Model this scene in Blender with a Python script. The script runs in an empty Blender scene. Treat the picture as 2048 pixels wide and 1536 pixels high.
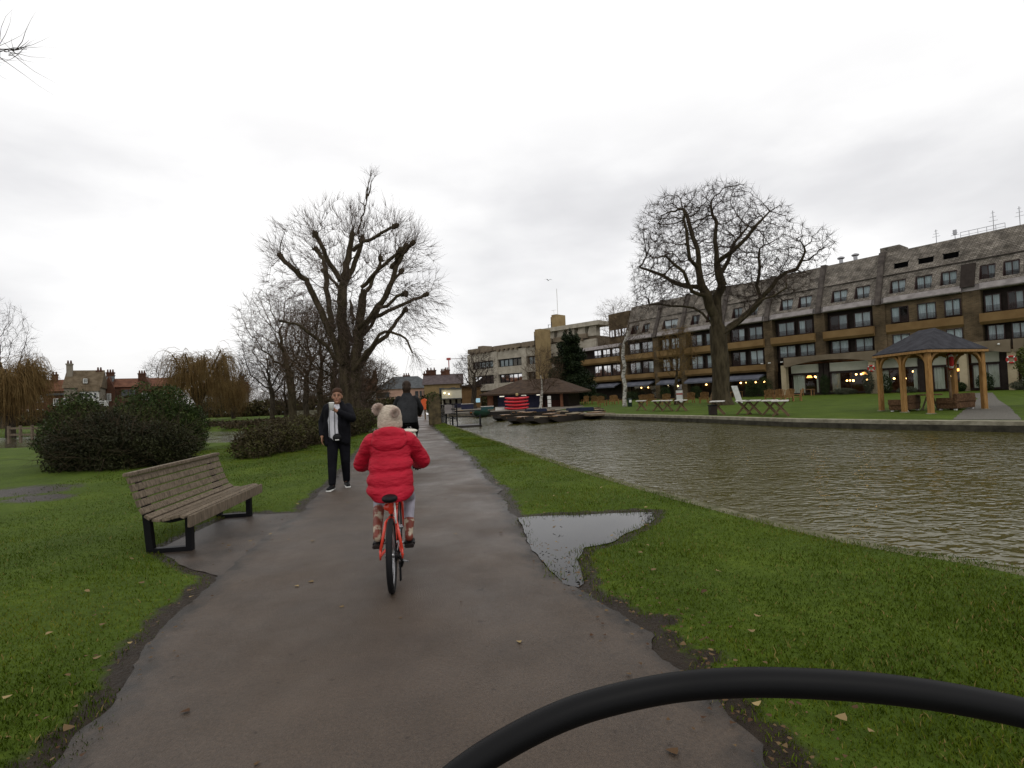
import bpy, bmesh, math, random
import numpy as np
from mathutils import Vector, Matrix, Euler
random.seed(7); rng = np.random.default_rng(7)
PI = math.pi; rad = math.radians
S = bpy.context.scene; COL = S.collection

# ---------------------------------------------------------------- camera
FPX, PITCH, ROLL, CAMH = 1040.0, rad(1.33), rad(-2.5), 1.5
cd = bpy.data.cameras.new("camera"); cam = bpy.data.objects.new("camera", cd); COL.objects.link(cam)
cd.sensor_width = 36; cd.lens = 36*FPX/2048; cd.clip_start = 0.02; cd.clip_end = 3000
RM = Matrix.Rotation(PI/2+PITCH, 3, 'X') @ Matrix.Rotation(ROLL, 3, 'Z')
cam.matrix_world = Matrix.Translation((0, 0, CAMH)) @ RM.to_4x4()
S.camera = cam
def ray(px, py): return RM @ Vector(((px-1024)/FPX, -(py-768)/FPX, -1))
def G(px, py, z=0.0):                       # the point of the ground seen at a pixel of the photograph
    d = ray(px, py); return d*((z-CAMH)/d.z) + Vector((0, 0, CAMH))
def D(px, py, Y):                           # the point at depth Y
    d = ray(px, py); return d*(Y/d.y) + Vector((0, 0, CAMH))

# ---------------------------------------------------------------- sky and light
SUN_EL, SUN_AZ = rad(48), rad(-25)
w = bpy.data.worlds.new("World"); S.world = w; w.use_nodes = True
nt = w.node_tree; nt.nodes.clear()
def N(nt, t, **k):
    n = nt.nodes.new(t)
    for a, b in k.items():
        if a.startswith('i_'): n.inputs[a[2:].replace('_', ' ')].default_value = b
        else: setattr(n, a, b)
    return n
out = N(nt, 'ShaderNodeOutputWorld'); bg = N(nt, 'ShaderNodeBackground'); bg.inputs[1].default_value = 1.0
sky = N(nt, 'ShaderNodeTexSky', sky_type='NISHITA', sun_disc=False, sun_elevation=SUN_EL, sun_rotation=SUN_AZ)
skys = N(nt, 'ShaderNodeVectorMath', operation='SCALE'); skys.inputs[3].default_value = 0.10
tc = N(nt, 'ShaderNodeTexCoord'); mp = N(nt, 'ShaderNodeMapping'); mp.inputs['Scale'].default_value = (1.0, 1.0, 2.6); mp.inputs['Location'].default_value = (0.15, 0.35, 0.2)
n1 = N(nt, 'ShaderNodeTexNoise'); n1.inputs['Scale'].default_value = 1.35; n1.inputs['Detail'].default_value = 6; n1.inputs['Roughness'].default_value = .5
cr = N(nt, 'ShaderNodeValToRGB')
cr.color_ramp.elements[0].position = .36; cr.color_ramp.elements[0].color = (.69, .685, .70, 1)
cr.color_ramp.elements[1].position = .62; cr.color_ramp.elements[1].color = (1.12, 1.11, 1.10, 1)
e = cr.color_ramp.elements.new(.48); e.color = (.85, .845, .855, 1)
sep = N(nt, 'ShaderNodeSeparateXYZ'); hi = N(nt, 'ShaderNodeMapRange'); hi.inputs[1].default_value = .36; hi.inputs[2].default_value = .52
mw = N(nt, 'ShaderNodeMix', data_type='RGBA'); mw.inputs[7].default_value = (1.12, 1.11, 1.10, 1)
mx = N(nt, 'ShaderNodeMix', data_type='RGBA'); mx.inputs[0].default_value = .95
L = nt.links.new
L(tc.outputs['Generated'], mp.inputs[0]); L(mp.outputs[0], n1.inputs[0]); L(n1.outputs['Fac'], cr.inputs[0])
L(tc.outputs['Generated'], sep.inputs[0]); L(sep.outputs[2], hi.inputs[0]); L(hi.outputs[0], mw.inputs[0]); L(cr.outputs[0], mw.inputs[6])
L(sky.outputs[0], skys.inputs[0]); L(skys.outputs[0], mx.inputs[6]); L(mw.outputs[2], mx.inputs[7])
L(mx.outputs[2], bg.inputs[0]); L(bg.outputs[0], out.inputs[0])
sl = bpy.data.lights.new("sun", 'SUN'); sl.energy = 0.5; sl.angle = rad(18); sl.color = (1, .96, .9)
so = bpy.data.objects.new("sun", sl); COL.objects.link(so); so.rotation_euler = (PI/2-SUN_EL, 0, PI-SUN_AZ+PI)
S.view_settings.view_transform = 'Standard'; S.view_settings.look = 'None'; S.view_settings.exposure = 0; S.view_settings.gamma = 1
S.cycles.max_bounces = 6; S.cycles.transparent_max_bounces = 12; S.cycles.use_denoising = True

# ---------------------------------------------------------------- helpers
def link(o, parent=None):
    COL.objects.link(o)
    if parent is not None: o.parent = parent
    return o
def tag(o, label=None, cat=None, group=None, kind=None):
    for k, v in (('label', label), ('category', cat), ('group', group), ('kind', kind)):
        if v: o[k] = v
    return o
def empty(name, loc, rz=0, label=None, cat=None, group=None, scale=1):
    o = bpy.data.objects.new(name, None); o.empty_display_size = .2; o.location = loc; o.rotation_euler = (0, 0, rz); o.scale = (scale,)*3
    link(o); return tag(o, label, cat, group)
def copy_tree(o, parent=None, **k):
    c = o.copy(); link(c); c.parent = parent
    for ch in list(o.children): copy_tree(ch, c)
    return c
class MB:
    """collects primitives and links them as one mesh"""
    def __init__(s): s.v = []; s.f = []; s.m = []; s.cur = 0
    def add(s, vs, fs):
        b = len(s.v); s.v += [tuple(v) for v in vs]; s.f += [tuple(i+b for i in f) for f in fs]; s.m += [s.cur]*len(fs); return s
    def box(s, x0, x1, y0, y1, z0, z1, M=None, bev=0):
        vs = [Vector((x, y, z)) for z in (z0, z1) for y in (y0, y1) for x in (x0, x1)]
        if M is not None: vs = [M @ v for v in vs]
        return s.add(vs, [(0, 2, 3, 1), (4, 5, 7, 6), (0, 1, 5, 4), (2, 6, 7, 3), (0, 4, 6, 2), (1, 3, 7, 5)])
    def beam(s, a, b, w, h, up=(0, 0, 1)):
        a, b = Vector(a), Vector(b); d = (b-a); l = d.length; d.normalize(); u = Vector(up)
        x = d.cross(u); x = x.normalized() if x.length > 1e-4 else Vector((1, 0, 0)); u = x.cross(d)
        vs = [p + x*(sx*w/2) + u*(sz*h/2) for p in (a, b) for sz in (-1, 1) for sx in (-1, 1)]
        return s.add(vs, [(0, 2, 3, 1), (4, 5, 7, 6), (0, 1, 5, 4), (2, 6, 7, 3), (0, 4, 6, 2), (1, 3, 7, 5)])
    def tube(s, pts, r, n=8, cap=True, closed=False):
        pts = [Vector(p) for p in pts]; m = len(pts); rr = r if hasattr(r, '__len__') else [r]*m
        up = None; rings = []; vs = []
        for i, p in enumerate(pts):
            if closed: t = pts[(i+1) % m]-pts[i-1]
            else: t = pts[min(i+1, m-1)]-pts[max(i-1, 0)]
            t.normalize()
            if up is None: up = Vector((0, 0, 1)) if abs(t.z) < .9 else Vector((1, 0, 0))
            x = t.cross(up); x.normalize(); up = x.cross(t); up.normalize()
            vs += [p + (x*math.cos(2*PI*k/n)+up*math.sin(2*PI*k/n))*rr[i] for k in range(n)]
        fs = []
        for i in range(m if closed else m-1):
            j = (i+1) % m
            for k in range(n): fs.append((i*n+k, i*n+(k+1) % n, j*n+(k+1) % n, j*n+k))
        if cap and not closed: fs += [tuple(range(n))[::-1], tuple((m-1)*n+k for k in range(n))]
        return s.add(vs, fs)
    def lathe(s, prof, c=(0, 0, 0), n=16, M=None):
        vs = []; c = Vector(c)
        for r, z in prof:
            for k in range(n):
                v = Vector((r*math.cos(2*PI*k/n), r*math.sin(2*PI*k/n), z)); vs.append(c + (M @ v if M is not None else v))
        m = len(prof); fs = [(i*n+k, i*n+(k+1) % n, (i+1)*n+(k+1) % n, (i+1)*n+k) for i in range(m-1) for k in range(n)]
        fs += [tuple(range(n))[::-1], tuple((m-1)*n+k for k in range(n))]
        return s.add(vs, fs)
    def ball(s, c, r, n=10, sc=(1, 1, 1)):
        pr = []; c = Vector(c); vs = []; fs = []
        for i in range(1, n):
            a = PI*i/n
            for k in range(2*n): b = PI*k/n; vs.append(c+Vector((r*sc[0]*math.sin(a)*math.cos(b), r*sc[1]*math.sin(a)*math.sin(b), r*sc[2]*math.cos(a))))
        q = 2*n; fs = [(i*q+k, i*q+(k+1) % q, (i+1)*q+(k+1) % q, (i+1)*q+k)[::-1] for i in range(n-2) for k in range(q)]
        fs += [tuple(range(q)), tuple((n-2)*q+k for k in range(q))[::-1]]
        return s.add(vs, fs)
    def torus(s, c, R, r, M=None, n=32, k=8):
        c = Vector(c); pts = []
        for i in range(n):
            v = Vector((R*math.cos(2*PI*i/n), R*math.sin(2*PI*i/n), 0)); pts.append(c+(M @ v if M is not None else v))
        return s.tube(pts, r, k, closed=True)
    def prism(s, poly, a, b, f):
        """polygon poly (list of 2D) extruded between a and b; f(u, v, t) gives the 3D point"""
        n = len(poly); vs = [f(u, v, a) for u, v in poly]+[f(u, v, b) for u, v in poly]
        fs = [tuple(range(n))[::-1], tuple(range(n, 2*n))]+[(i, (i+1) % n, n+(i+1) % n, n+i) for i in range(n)]
        return s.add(vs, fs)
    def build(s, name, mats, parent=None, smooth=False, bevel=0, fix=True):
        me = bpy.data.meshes.new(name); me.from_pydata([tuple(v) for v in s.v], [], s.f)
        for m in (mats if isinstance(mats, (list, tuple)) else [mats]): me.materials.append(m)
        if any(s.m): me.polygons.foreach_set('material_index', s.m)
        if fix:
            bm = bmesh.new(); bm.from_mesh(me); bmesh.ops.recalc_face_normals(bm, faces=bm.faces)
            if bevel: bmesh.ops.bevel(bm, geom=[e for e in bm.edges if len(e.link_faces) == 2 and e.calc_face_angle(0) > .5], offset=bevel, segments=2, affect='EDGES', clamp_overlap=True)
            bm.to_mesh(me); bm.free()
        if smooth: me.shade_smooth()
        return link(bpy.data.objects.new(name, me), parent)
def npmesh(name, V, F, mats, parent=None, attrs=None, smooth=False):
    """big mesh straight from arrays; F is (n,3) or (n,4); attrs = {name: per-vertex float}"""
    me = bpy.data.meshes.new(name); V = np.asarray(V, np.float32); F = np.asarray(F, np.int32); k = F.shape[1]
    me.vertices.add(len(V)); me.vertices.foreach_set('co', V.ravel())
    me.loops.add(F.size); me.loops.foreach_set('vertex_index', F.ravel())
    me.polygons.add(len(F)); me.polygons.foreach_set('loop_start', np.arange(0, F.size, k, dtype=np.int32))
    for a, vals in (attrs or {}).items():
        at = me.attributes.new(a, 'FLOAT', 'POINT'); at.data.foreach_set('value', np.asarray(vals, np.float32))
    for m in (mats if isinstance(mats, (list, tuple)) else [mats]): me.materials.append(m)
    me.update(calc_edges=True); me.validate()
    if smooth: me.shade_smooth()
    return link(bpy.data.objects.new(name, me), parent)

# ---------------------------------------------------------------- materials
def mat(name, col, rough=.7, col2=None, scale=8, bump=0, bscale=40, metal=0, spec=None, emit=0, detail=4, attr=None, stretch=None, lo=.35, hi=.65, coat=0):
    m = bpy.data.materials.new(name); m.use_nodes = True; nt = m.node_tree; b = nt.nodes['Principled BSDF']; L = nt.links.new
    b.inputs['Base Color'].default_value = (*col, 1); b.inputs['Roughness'].default_value = rough; b.inputs['Metallic'].default_value = metal
    b.inputs['Specular IOR Level'].default_value = spec if spec is not None else (.12 if rough >= .6 else .4); b.inputs['Coat Weight'].default_value = coat
    if emit: b.inputs['Emission Color'].default_value = (*col, 1); b.inputs['Emission Strength'].default_value = emit
    tc = N(nt, 'ShaderNodeTexCoord'); vec = tc.outputs['Object']
    if stretch:
        mp = N(nt, 'ShaderNodeMapping'); mp.inputs['Scale'].default_value = stretch; L(vec, mp.inputs[0]); vec = mp.outputs[0]
    if col2 is not None:
        r = N(nt, 'ShaderNodeValToRGB'); r.color_ramp.elements[0].position = lo; r.color_ramp.elements[1].position = hi
        r.color_ramp.elements[0].color = (*col, 1); r.color_ramp.elements[1].color = (*col2, 1)
        if attr:
            a = N(nt, 'ShaderNodeAttribute', attribute_name=attr); L(a.outputs['Fac'], r.inputs[0])
        else:
            n = N(nt, 'ShaderNodeTexNoise'); n.inputs['Scale'].default_value = scale; n.inputs['Detail'].default_value = detail; n.inputs['Roughness'].default_value = .6
            L(vec, n.inputs[0]); L(n.outputs['Fac'], r.inputs[0])
        L(r.outputs[0], b.inputs['Base Color'])
    if bump:
        n = N(nt, 'ShaderNodeTexNoise'); n.inputs['Scale'].default_value = bscale; n.inputs['Detail'].default_value = 5; L(vec, n.inputs[0])
        bp = N(nt, 'ShaderNodeBump'); bp.inputs['Strength'].default_value = bump; bp.inputs['Distance'].default_value = .02
        L(n.outputs['Fac'], bp.inputs['Height']); L(bp.outputs[0], b.inputs['Normal'])
    return m
def brick_mat(name, c1, c2, mortar, bw=.22, bh=.075, blotch=.5, big=.6):
    """brick courses on any upright wall: u runs along the wall, v is height"""
    m = bpy.data.materials.new(name); m.use_nodes = True; nt = m.node_tree; b = nt.nodes['Principled BSDF']; L = nt.links.new
    b.inputs['Roughness'].default_value = .9; b.inputs['Specular IOR Level'].default_value = .12
    tc = N(nt, 'ShaderNodeTexCoord'); sp = N(nt, 'ShaderNodeSeparateXYZ'); ad = N(nt, 'ShaderNodeMath', operation='ADD'); cb = N(nt, 'ShaderNodeCombineXYZ')
    L(tc.outputs['Object'], sp.inputs[0]); L(sp.outputs[0], ad.inputs[0]); L(sp.outputs[1], ad.inputs[1]); L(ad.outputs[0], cb.inputs[0]); L(sp.outputs[2], cb.inputs[1])
    br = N(nt, 'ShaderNodeTexBrick'); br.inputs['Color1'].default_value = (*c1, 1); br.inputs['Color2'].default_value = (*c2, 1); br.inputs['Mortar'].default_value = (*mortar, 1)
    br.inputs['Scale'].default_value = 1; br.inputs['Brick Width'].default_value = bw; br.inputs['Row Height'].default_value = bh; br.inputs['Mortar Size'].default_value = bh*.12; br.inputs['Bias'].default_value = 0
    L(cb.outputs[0], br.inputs[0])
    n = N(nt, 'ShaderNodeTexNoise'); n.inputs['Scale'].default_value = big; n.inputs['Detail'].default_value = 6; L(tc.outputs['Object'], n.inputs[0])
    mr = N(nt, 'ShaderNodeMapRange'); mr.inputs[1].default_value = .3; mr.inputs[2].default_value = .7; mr.inputs[3].default_value = 1-blotch; mr.inputs[4].default_value = 1+blotch*.6; L(n.outputs['Fac'], mr.inputs[0])
    vm = N(nt, 'ShaderNodeVectorMath', operation='SCALE'); L(br.outputs[0], vm.inputs[0]); L(mr.outputs[0], vm.inputs[3]); L(vm.outputs[0], b.inputs['Base Color'])
    bp = N(nt, 'ShaderNodeBump'); bp.inputs['Strength'].default_value = .5; bp.inputs['Distance'].default_value = .02; L(br.outputs['Fac'], bp.inputs['Height']); bp.invert = True; L(bp.outputs[0], b.inputs['Normal'])
    return m
def glass_mat(name, tint=(.9, .95, .95), fac=.1):
    m = bpy.data.materials.new(name); m.use_nodes = True; nt = m.node_tree; nt.nodes.remove(nt.nodes['Principled BSDF']); L = nt.links.new
    o = nt.nodes['Material Output']; t = N(nt, 'ShaderNodeBsdfTransparent'); t.inputs[0].default_value = (*tint, 1); g = N(nt, 'ShaderNodeBsdfGlossy'); g.inputs[1].default_value = .03; g.inputs[0].default_value = (.9, .9, .9, 1)
    lw = N(nt, 'ShaderNodeFresnel'); lw.inputs[0].default_value = 1.5; mx = N(nt, 'ShaderNodeMixShader')
    L(lw.outputs[0], mx.inputs[0]); L(t.outputs[0], mx.inputs[1]); L(g.outputs[0], mx.inputs[2]); L(mx.outputs[0], o.inputs[0]); return m

M_wood_old = mat('weathered_wood', (.085, .066, .047), .75, (.205, .163, .118), 5, .35, 30, stretch=(9, 9, 1.2))
M_black = mat('black_metal', (.006, .006, .007), .5, spec=.15)
M_rubber = mat('black_rubber', (.012, .012, .013), .6, bump=.2, bscale=120)
M_steel = mat('dull_steel', (.35, .35, .36), .35, metal=.9)
M_white = mat('white_paint', (.72, .72, .69), .6, (.6, .6, .57), 3)
M_bark = mat('bark', (.026, .020, .014), .9, (.065, .052, .037), 3, .6, 14, stretch=(2, 2, .5))
M_bark_green = mat('mossy_bark', (.027, .021, .012), .9, (.068, .054, .032), 2, .6, 14, stretch=(2, 2, .5))
M_twig = mat('twig', (.032, .023, .018), .9, (.06, .043, .032), 1.5)
M_twig_red = mat('reddish_twig', (.055, .036, .023), .9, (.11, .077, .05), 1.5)
M_birch = mat('birch_bark', (.12, .11, .09), .8, (.5, .48, .43), 3, .3, 20, stretch=(1, 1, 3), lo=.4, hi=.5)
M_willow = mat('willow_shoots', (.115, .068, .024), .85, (.20, .135, .055), .8)
M_glass = glass_mat('window_glass')
# ---------------------------------------------------------------- plan of the place (metres; camera over the path at 0,0)
BANK = np.array([(-6, 8.6), (0, 5.5), (2.5, 4.45), (3.92, 3.78), (4.88, 3.1), (5.66, 2.76), (6.76, 2.36), (7.85, 1.98), (10.36, 1.2), (13.99, .27), (20.32, -1.33), (29.84, -3.65), (36, -5.2), (52, -8.5), (56, -9.2), (260, -45), (700, -120)])
PL = np.array([(-6, -1.75), (0, -1.9), (2.27, -2.05), (3.32, -2.35), (4.48, -2.65), (6.1, -2.86), (7.32, -3.05), (9.41, -3.42), (12.67, -4.05), (18.37, -5.2), (22, -5.9), (32, -7.7), (60, -12), (75, -14)])
PR = np.array([(-6, 1.0), (0, .98), (2.07, .93), (2.66, .88), (3.29, .77), (3.89, .55), (4.17, .38), (5.08, .12), (6.33, 0.0), (8.18, -.27), (12.62, -1.1), (21.87, -3.11), (28, -4.4), (30.5, -4.75), (32.2, -4.95), (36, -5.5), (60, -9.6), (75, -12.5)])
FAR = [(60, -25), (30, 2), (20, 11.6), (16.03, 16.39), (14.02, 18.92), (12.11, 22.05), (9.96, 27.81), (6.26, 35.58), (5.2, 41), (4.2, 49.5), (-2.5, 52), (-8.8, 54.5)]
WATER_Z = -.3
PUD = [G(x, y) for x, y in ((1036, 1036), (1100, 1031), (1160, 1030), (1230, 1026), (1312, 1024), (1300, 1046), (1258, 1066), (1225, 1085), (1200, 1092), (1166, 1096), (1158, 1120), (1168, 1150), (1160, 1172), (1130, 1168), (1098, 1140), (1070, 1112), (1052, 1085), (1044, 1060))]
PUD = np.array([(p.x, p.y) for p in PUD])
PAD = np.array([(-2.6, 4.62), (-3.15, 4.95), (-3.95, 5.7), (-4.0, 7.35), (-3.0, 7.3), (-2.85, 6.1)])
STREAM = np.array([(-140, 52), (-80, 44), (-38, 40.5), (-22, 33.5), (-13.5, 31)])
def fx(T, y): return np.interp(y, T[:, 0], T[:, 1])
def noise2(x, y, s=1.0, seed=0):
    """cheap smooth value noise, vectorised"""
    x = np.asarray(x, float)*s+seed*17.13; y = np.asarray(y, float)*s+seed*9.7; xi = np.floor(x); yi = np.floor(y); u = x-xi; v = y-yi; u = u*u*(3-2*u); v = v*v*(3-2*v)
    def h(a, b): return np.modf(np.abs(np.sin(a*127.1+b*311.7)*43758.5453))[0]
    return (h(xi, yi)*(1-u)+h(xi+1, yi)*u)*(1-v)+(h(xi, yi+1)*(1-u)+h(xi+1, yi+1)*u)*v
def fbm(x, y, s=1.0, seed=0): return sum(noise2(x, y, s*2**k, seed+k)*.5**(k+1) for k in range(4))
def inpoly(x, y, P):
    c = np.zeros(np.shape(x), bool); n = len(P)
    for i in range(n):
        x0, y0 = P[i]; x1, y1 = P[(i+1) % n]
        k = ((y0 > y) != (y1 > y)) & (x < (x1-x0)*(y-y0)/(y1-y0+1e-12)+x0); c ^= k
    return c
def segdist(x, y, P, closed=True):
    d = np.full(np.shape(x), 1e9); n = len(P)
    for i in range(n if closed else n-1):
        ax, ay = P[i]; bx, by = P[(i+1) % n]; dx, dy = bx-ax, by-ay
        t = np.clip(((x-ax)*dx+(y-ay)*dy)/(dx*dx+dy*dy), 0, 1); d = np.minimum(d, np.hypot(x-ax-t*dx, y-ay-t*dy))
    return d
def edge_wob(y, seed): return (fbm(y, y*0+seed, 1.3, seed)-.47)*.24+(noise2(y, y*0, 6, seed+5)-.5)*.06+(noise2(y, y*0, 19, seed+2)-.5)*.035
def pathdist(x, y):
    """signed distance outside the trodden path edge (negative on the path)"""
    return np.maximum(fx(PL, y)+edge_wob(y, 3)-x, x-fx(PR, y)-edge_wob(y, 8))
def ground_z(x, y):
    pd = pathdist(x, y); m = np.clip((pd-.15)/1.5, 0, 1)
    z = (fbm(x, y, .5, 2)-.47)*.16*m*np.clip(1.6-np.abs(y)/60, .3, 1)
    z += .05*np.clip(pd/.5, 0, 1)*(pd < 40)-.006
    ds = segdist(x, y, STREAM, False); z = np.where(ds < 8.5, z-.95*np.clip((8.5-ds)/3.2, 0, 1), z)
    dp = segdist(x, y, PUD); z = np.where(inpoly(x, y, PUD), -.012, np.where(dp < .35, z*np.clip(dp/.35, 0, 1), z))
    da = segdist(x, y, PAD); z = np.where(inpoly(x, y, PAD), -.006, np.where(da < .3, z*np.clip(da/.3, 0, 1), z))
    # a low rise in the meadow to the left
    return z

def turf_mat(name, wet=False):
    m = bpy.data.materials.new(name); m.use_nodes = True; nt = m.node_tree; b = nt.nodes['Principled BSDF']; L = nt.links.new
    tc = N(nt, 'ShaderNodeTexCoord')
    def noise(sc, d=5, r=.6):
        n = N(nt, 'ShaderNodeTexNoise'); n.inputs['Scale'].default_value = sc; n.inputs['Detail'].default_value = d; n.inputs['Roughness'].default_value = r; L(tc.outputs['Object'], n.inputs[0]); return n.outputs['Fac']
    g = N(nt, 'ShaderNodeValToRGB'); g.color_ramp.elements[0].position = .3; g.color_ramp.elements[1].position = .72
    g.color_ramp.elements[0].color = (.030, .048, .005, 1); g.color_ramp.elements[1].color = (.098, .138, .013, 1)
    e = g.color_ramp.elements.new(.5); e.color = (.055, .087, .008, 1)
    mx0 = N(nt, 'ShaderNodeMath', operation='MULTIPLY_ADD'); mx0.inputs[1].default_value = .55; mx0.inputs[2].default_value = .22
    ad = N(nt, 'ShaderNodeMath', operation='MULTIPLY_ADD'); ad.inputs[1].default_value = .5
    L(noise(.7), mx0.inputs[0]); L(noise(16), ad.inputs[0]); sb = N(nt, 'ShaderNodeMath', operation='SUBTRACT'); sb.inputs[1].default_value = .25
    L(mx0.outputs[0], ad.inputs[2]); L(ad.outputs[0], sb.inputs[0]); L(sb.outputs[0], g.inputs[0])
    md = N(nt, 'ShaderNodeValToRGB'); md.color_ramp.elements[0].color = (.010, .007, .005, 1); md.color_ramp.elements[1].color = (.040, .028, .018, 1); L(noise(9, 8), md.inputs[0])
    at = N(nt, 'ShaderNodeAttribute', attribute_name='mud'); mr = N(nt, 'ShaderNodeMath', operation='MULTIPLY_ADD'); mr.inputs[1].default_value = .9
    L(noise(6, 6), mr.inputs[0]); ma = N(nt, 'ShaderNodeMath', operation='SUBTRACT'); ma.inputs[1].default_value = .45; L(at.outputs['Fac'], mr.inputs[2]); L(mr.outputs[0], ma.inputs[0])
    ms = N(nt, 'ShaderNodeMapRange'); ms.inputs[1].default_value = .38; ms.inputs[2].default_value = .6; L(ma.outputs[0], ms.inputs[0])
    mm = N(nt, 'ShaderNodeMix', data_type='RGBA'); L(ms.outputs[0], mm.inputs[0]); L(g.outputs[0], mm.inputs[6]); L(md.outputs[0], mm.inputs[7]); L(mm.outputs[2], b.inputs['Base Color'])
    rr = N(nt, 'ShaderNodeMapRange'); rr.inputs[3].default_value = .85; rr.inputs[4].default_value = .42; L(ms.outputs[0], rr.inputs[0]); L(rr.outputs[0], b.inputs['Roughness'])
    bp = N(nt, 'ShaderNodeBump'); bp.inputs['Strength'].default_value = .8; bp.inputs['Distance'].default_value = .04; L(noise(28, 6), bp.inputs['Height']); L(bp.outputs[0], b.inputs['Normal'])
    b.inputs['Specular IOR Level'].default_value = .1
    return m
M_turf = turf_mat('turf')
# meadow: one sheet left of the near bank
yy = np.concatenate([np.arange(-6, 1.6, .4), np.arange(1.6, 9, .07), 9*1.018**np.arange(0, 150)]); yy = yy[yy < 700]
uu = np.concatenate([np.arange(0, 9, .075), 9*1.035**np.arange(0, 150)]); uu = uu[uu < 900]
YY, UU = np.meshgrid(yy, uu, indexing='ij'); XX = fx(BANK, YY)-.16-UU
ZZ = ground_z(XX, YY); ZZ = np.where(UU < .12, np.minimum(ZZ, .02), ZZ)
pdn = pathdist(XX, YY)
mud = np.clip(1-np.maximum(pdn, 0)/.34, 0, 1)
mud = np.maximum(mud, np.clip(1-segdist(XX, YY, PUD)/.22, 0, 1)); mud = np.maximum(mud, np.clip(1-segdist(XX, YY, PAD)/.2, 0, 1)*.9); mud[inpoly(XX, YY, PUD) | inpoly(XX, YY, PAD)] = 1
for cx, cy, r in ((-9.8, 10.2, 1.1), (-8.4, 9.2, .6), (-5.2, 3.4, .35), (.9, 3.4, .13), (.5, 4.15, .16), (1.02, 2.9, .12)): mud = np.maximum(mud, np.clip(1.25-np.hypot((XX-cx)*.7, YY-cy)/r, 0, 1)*.85)
mud = np.maximum(mud, np.clip(1-(segdist(XX, YY, STREAM, False)-4.6)/2, 0, 1)*.8)
ny, nu = YY.shape; idx = np.arange(ny*nu).reshape(ny, nu)
F4 = np.stack([idx[:-1, :-1], idx[1:, :-1], idx[1:, 1:], idx[:-1, 1:]], -1).reshape(-1, 4)
tag(npmesh('meadow_ground', np.stack([XX, YY, ZZ], -1).reshape(-1, 3), F4, M_turf, attrs={'mud': mud.ravel()}, smooth=True), kind='structure')
# far lawn: triangulated sheet on the other side of the river
bm = bmesh.new(); far_in = [Vector((x, y, 0.0)) for x, y in FAR]
ring = [bm.verts.new((x, y, 0)) for x, y in FAR]+[bm.verts.new((x, y, 0)) for x, y in ((-9.0, 56), (-45, 260), (-120, 700), (900, 700), (900, -25))]
bmesh.ops.triangle_fill(bm, edges=[bm.edges.new((ring[i], ring[(i+1) % len(ring)])) for i in range(len(ring))], use_beauty=True)
me = bpy.data.meshes.new('far_lawn'); bm.to_mesh(me); bm.free(); me.materials.append(M_turf)
tag(link(bpy.data.objects.new('far_lawn', me)), kind='structure')

# footpath
def path_mat():
    m = bpy.data.materials.new('wet_asphalt'); m.use_nodes = True; nt = m.node_tree; b = nt.nodes['Principled BSDF']; L = nt.links.new
    tc = N(nt, 'ShaderNodeTexCoord')
    def noise(sc, d=5, r=.6):
        n = N(nt, 'ShaderNodeTexNoise'); n.inputs['Scale'].default_value = sc; n.inputs['Detail'].default_value = d; n.inputs['Roughness'].default_value = r; L(tc.outputs['Object'], n.inputs[0]); return n.outputs['Fac']
    c = N(nt, 'ShaderNodeValToRGB'); c.color_ramp.elements[0].position = .3; c.color_ramp.elements[0].color = (.044, .031, .0215, 1); c.color_ramp.elements[1].position = .7; c.color_ramp.elements[1].color = (.077, .055, .0385, 1); b.inputs['Specular IOR Level'].default_value = .3
    L(noise(1.4, 9, .65), c.inputs[0])
    sp = N(nt, 'ShaderNodeValToRGB'); sp.color_ramp.elements[0].position = .27; sp.color_ramp.elements[0].color = (.5, .44, .4, 1); sp.color_ramp.elements[1].position = .33; sp.color_ramp.elements[1].color = (1, 1, 1, 1); L(noise(11, 4, .55), sp.inputs[0])
    gr = N(nt, 'ShaderNodeMapRange'); gr.inputs[1].default_value = .3; gr.inputs[2].default_value = .7; gr.inputs[3].default_value = .48; gr.inputs[4].default_value = 1.46; L(noise(62, 6, .85), gr.inputs[0])
    m1 = N(nt, 'ShaderNodeMix', data_type='RGBA', blend_type='MULTIPLY'); m1.inputs[0].default_value = 1; L(c.outputs[0], m1.inputs[6]); L(sp.outputs[0], m1.inputs[7])
    v = N(nt, 'ShaderNodeVectorMath', operation='SCALE'); L(m1.outputs[2], v.inputs[0]); L(gr.outputs[0], v.inputs[3])
    at = N(nt, 'ShaderNodeAttribute', attribute_name='mud'); md = N(nt, 'ShaderNodeMath', operation='MULTIPLY'); L(at.outputs['Fac'], md.inputs[0]); L(noise(5, 7), md.inputs[1])
    mr = N(nt, 'ShaderNodeMapRange'); mr.inputs[1].default_value = .28; mr.inputs[2].default_value = .5; L(md.outputs[0], mr.inputs[0])
    mm = N(nt, 'ShaderNodeMix', data_type='RGBA'); mm.inputs[7].default_value = (.022, .017, .013, 1); L(mr.outputs[0], mm.inputs[0]); L(v.outputs[0], mm.inputs[6]); L(mm.outputs[2], b.inputs['Base Color'])
    r = N(nt, 'ShaderNodeMapRange'); r.inputs[1].default_value = .35; r.inputs[2].default_value = .65; r.inputs[3].default_value = .3; r.inputs[4].default_value = .62; L(noise(.8, 6), r.inputs[0]); L(r.outputs[0], b.inputs['Roughness'])
    bp = N(nt, 'ShaderNodeBump'); bp.inputs['Strength'].default_value = .5; bp.inputs['Distance'].default_value = .012; L(noise(120, 4), bp.inputs['Height']); L(bp.outputs[0], b.inputs['Normal'])
    return m
M_path = path_mat()
py_ = np.concatenate([np.arange(-6, 1.6, .4), np.arange(1.6, 12, .04), 12*1.012**np.arange(0, 160)]); py_ = py_[py_ < 74]
tt = np.linspace(0, 1, 41); PY, TT = np.meshgrid(py_, tt, indexing='ij')
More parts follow.
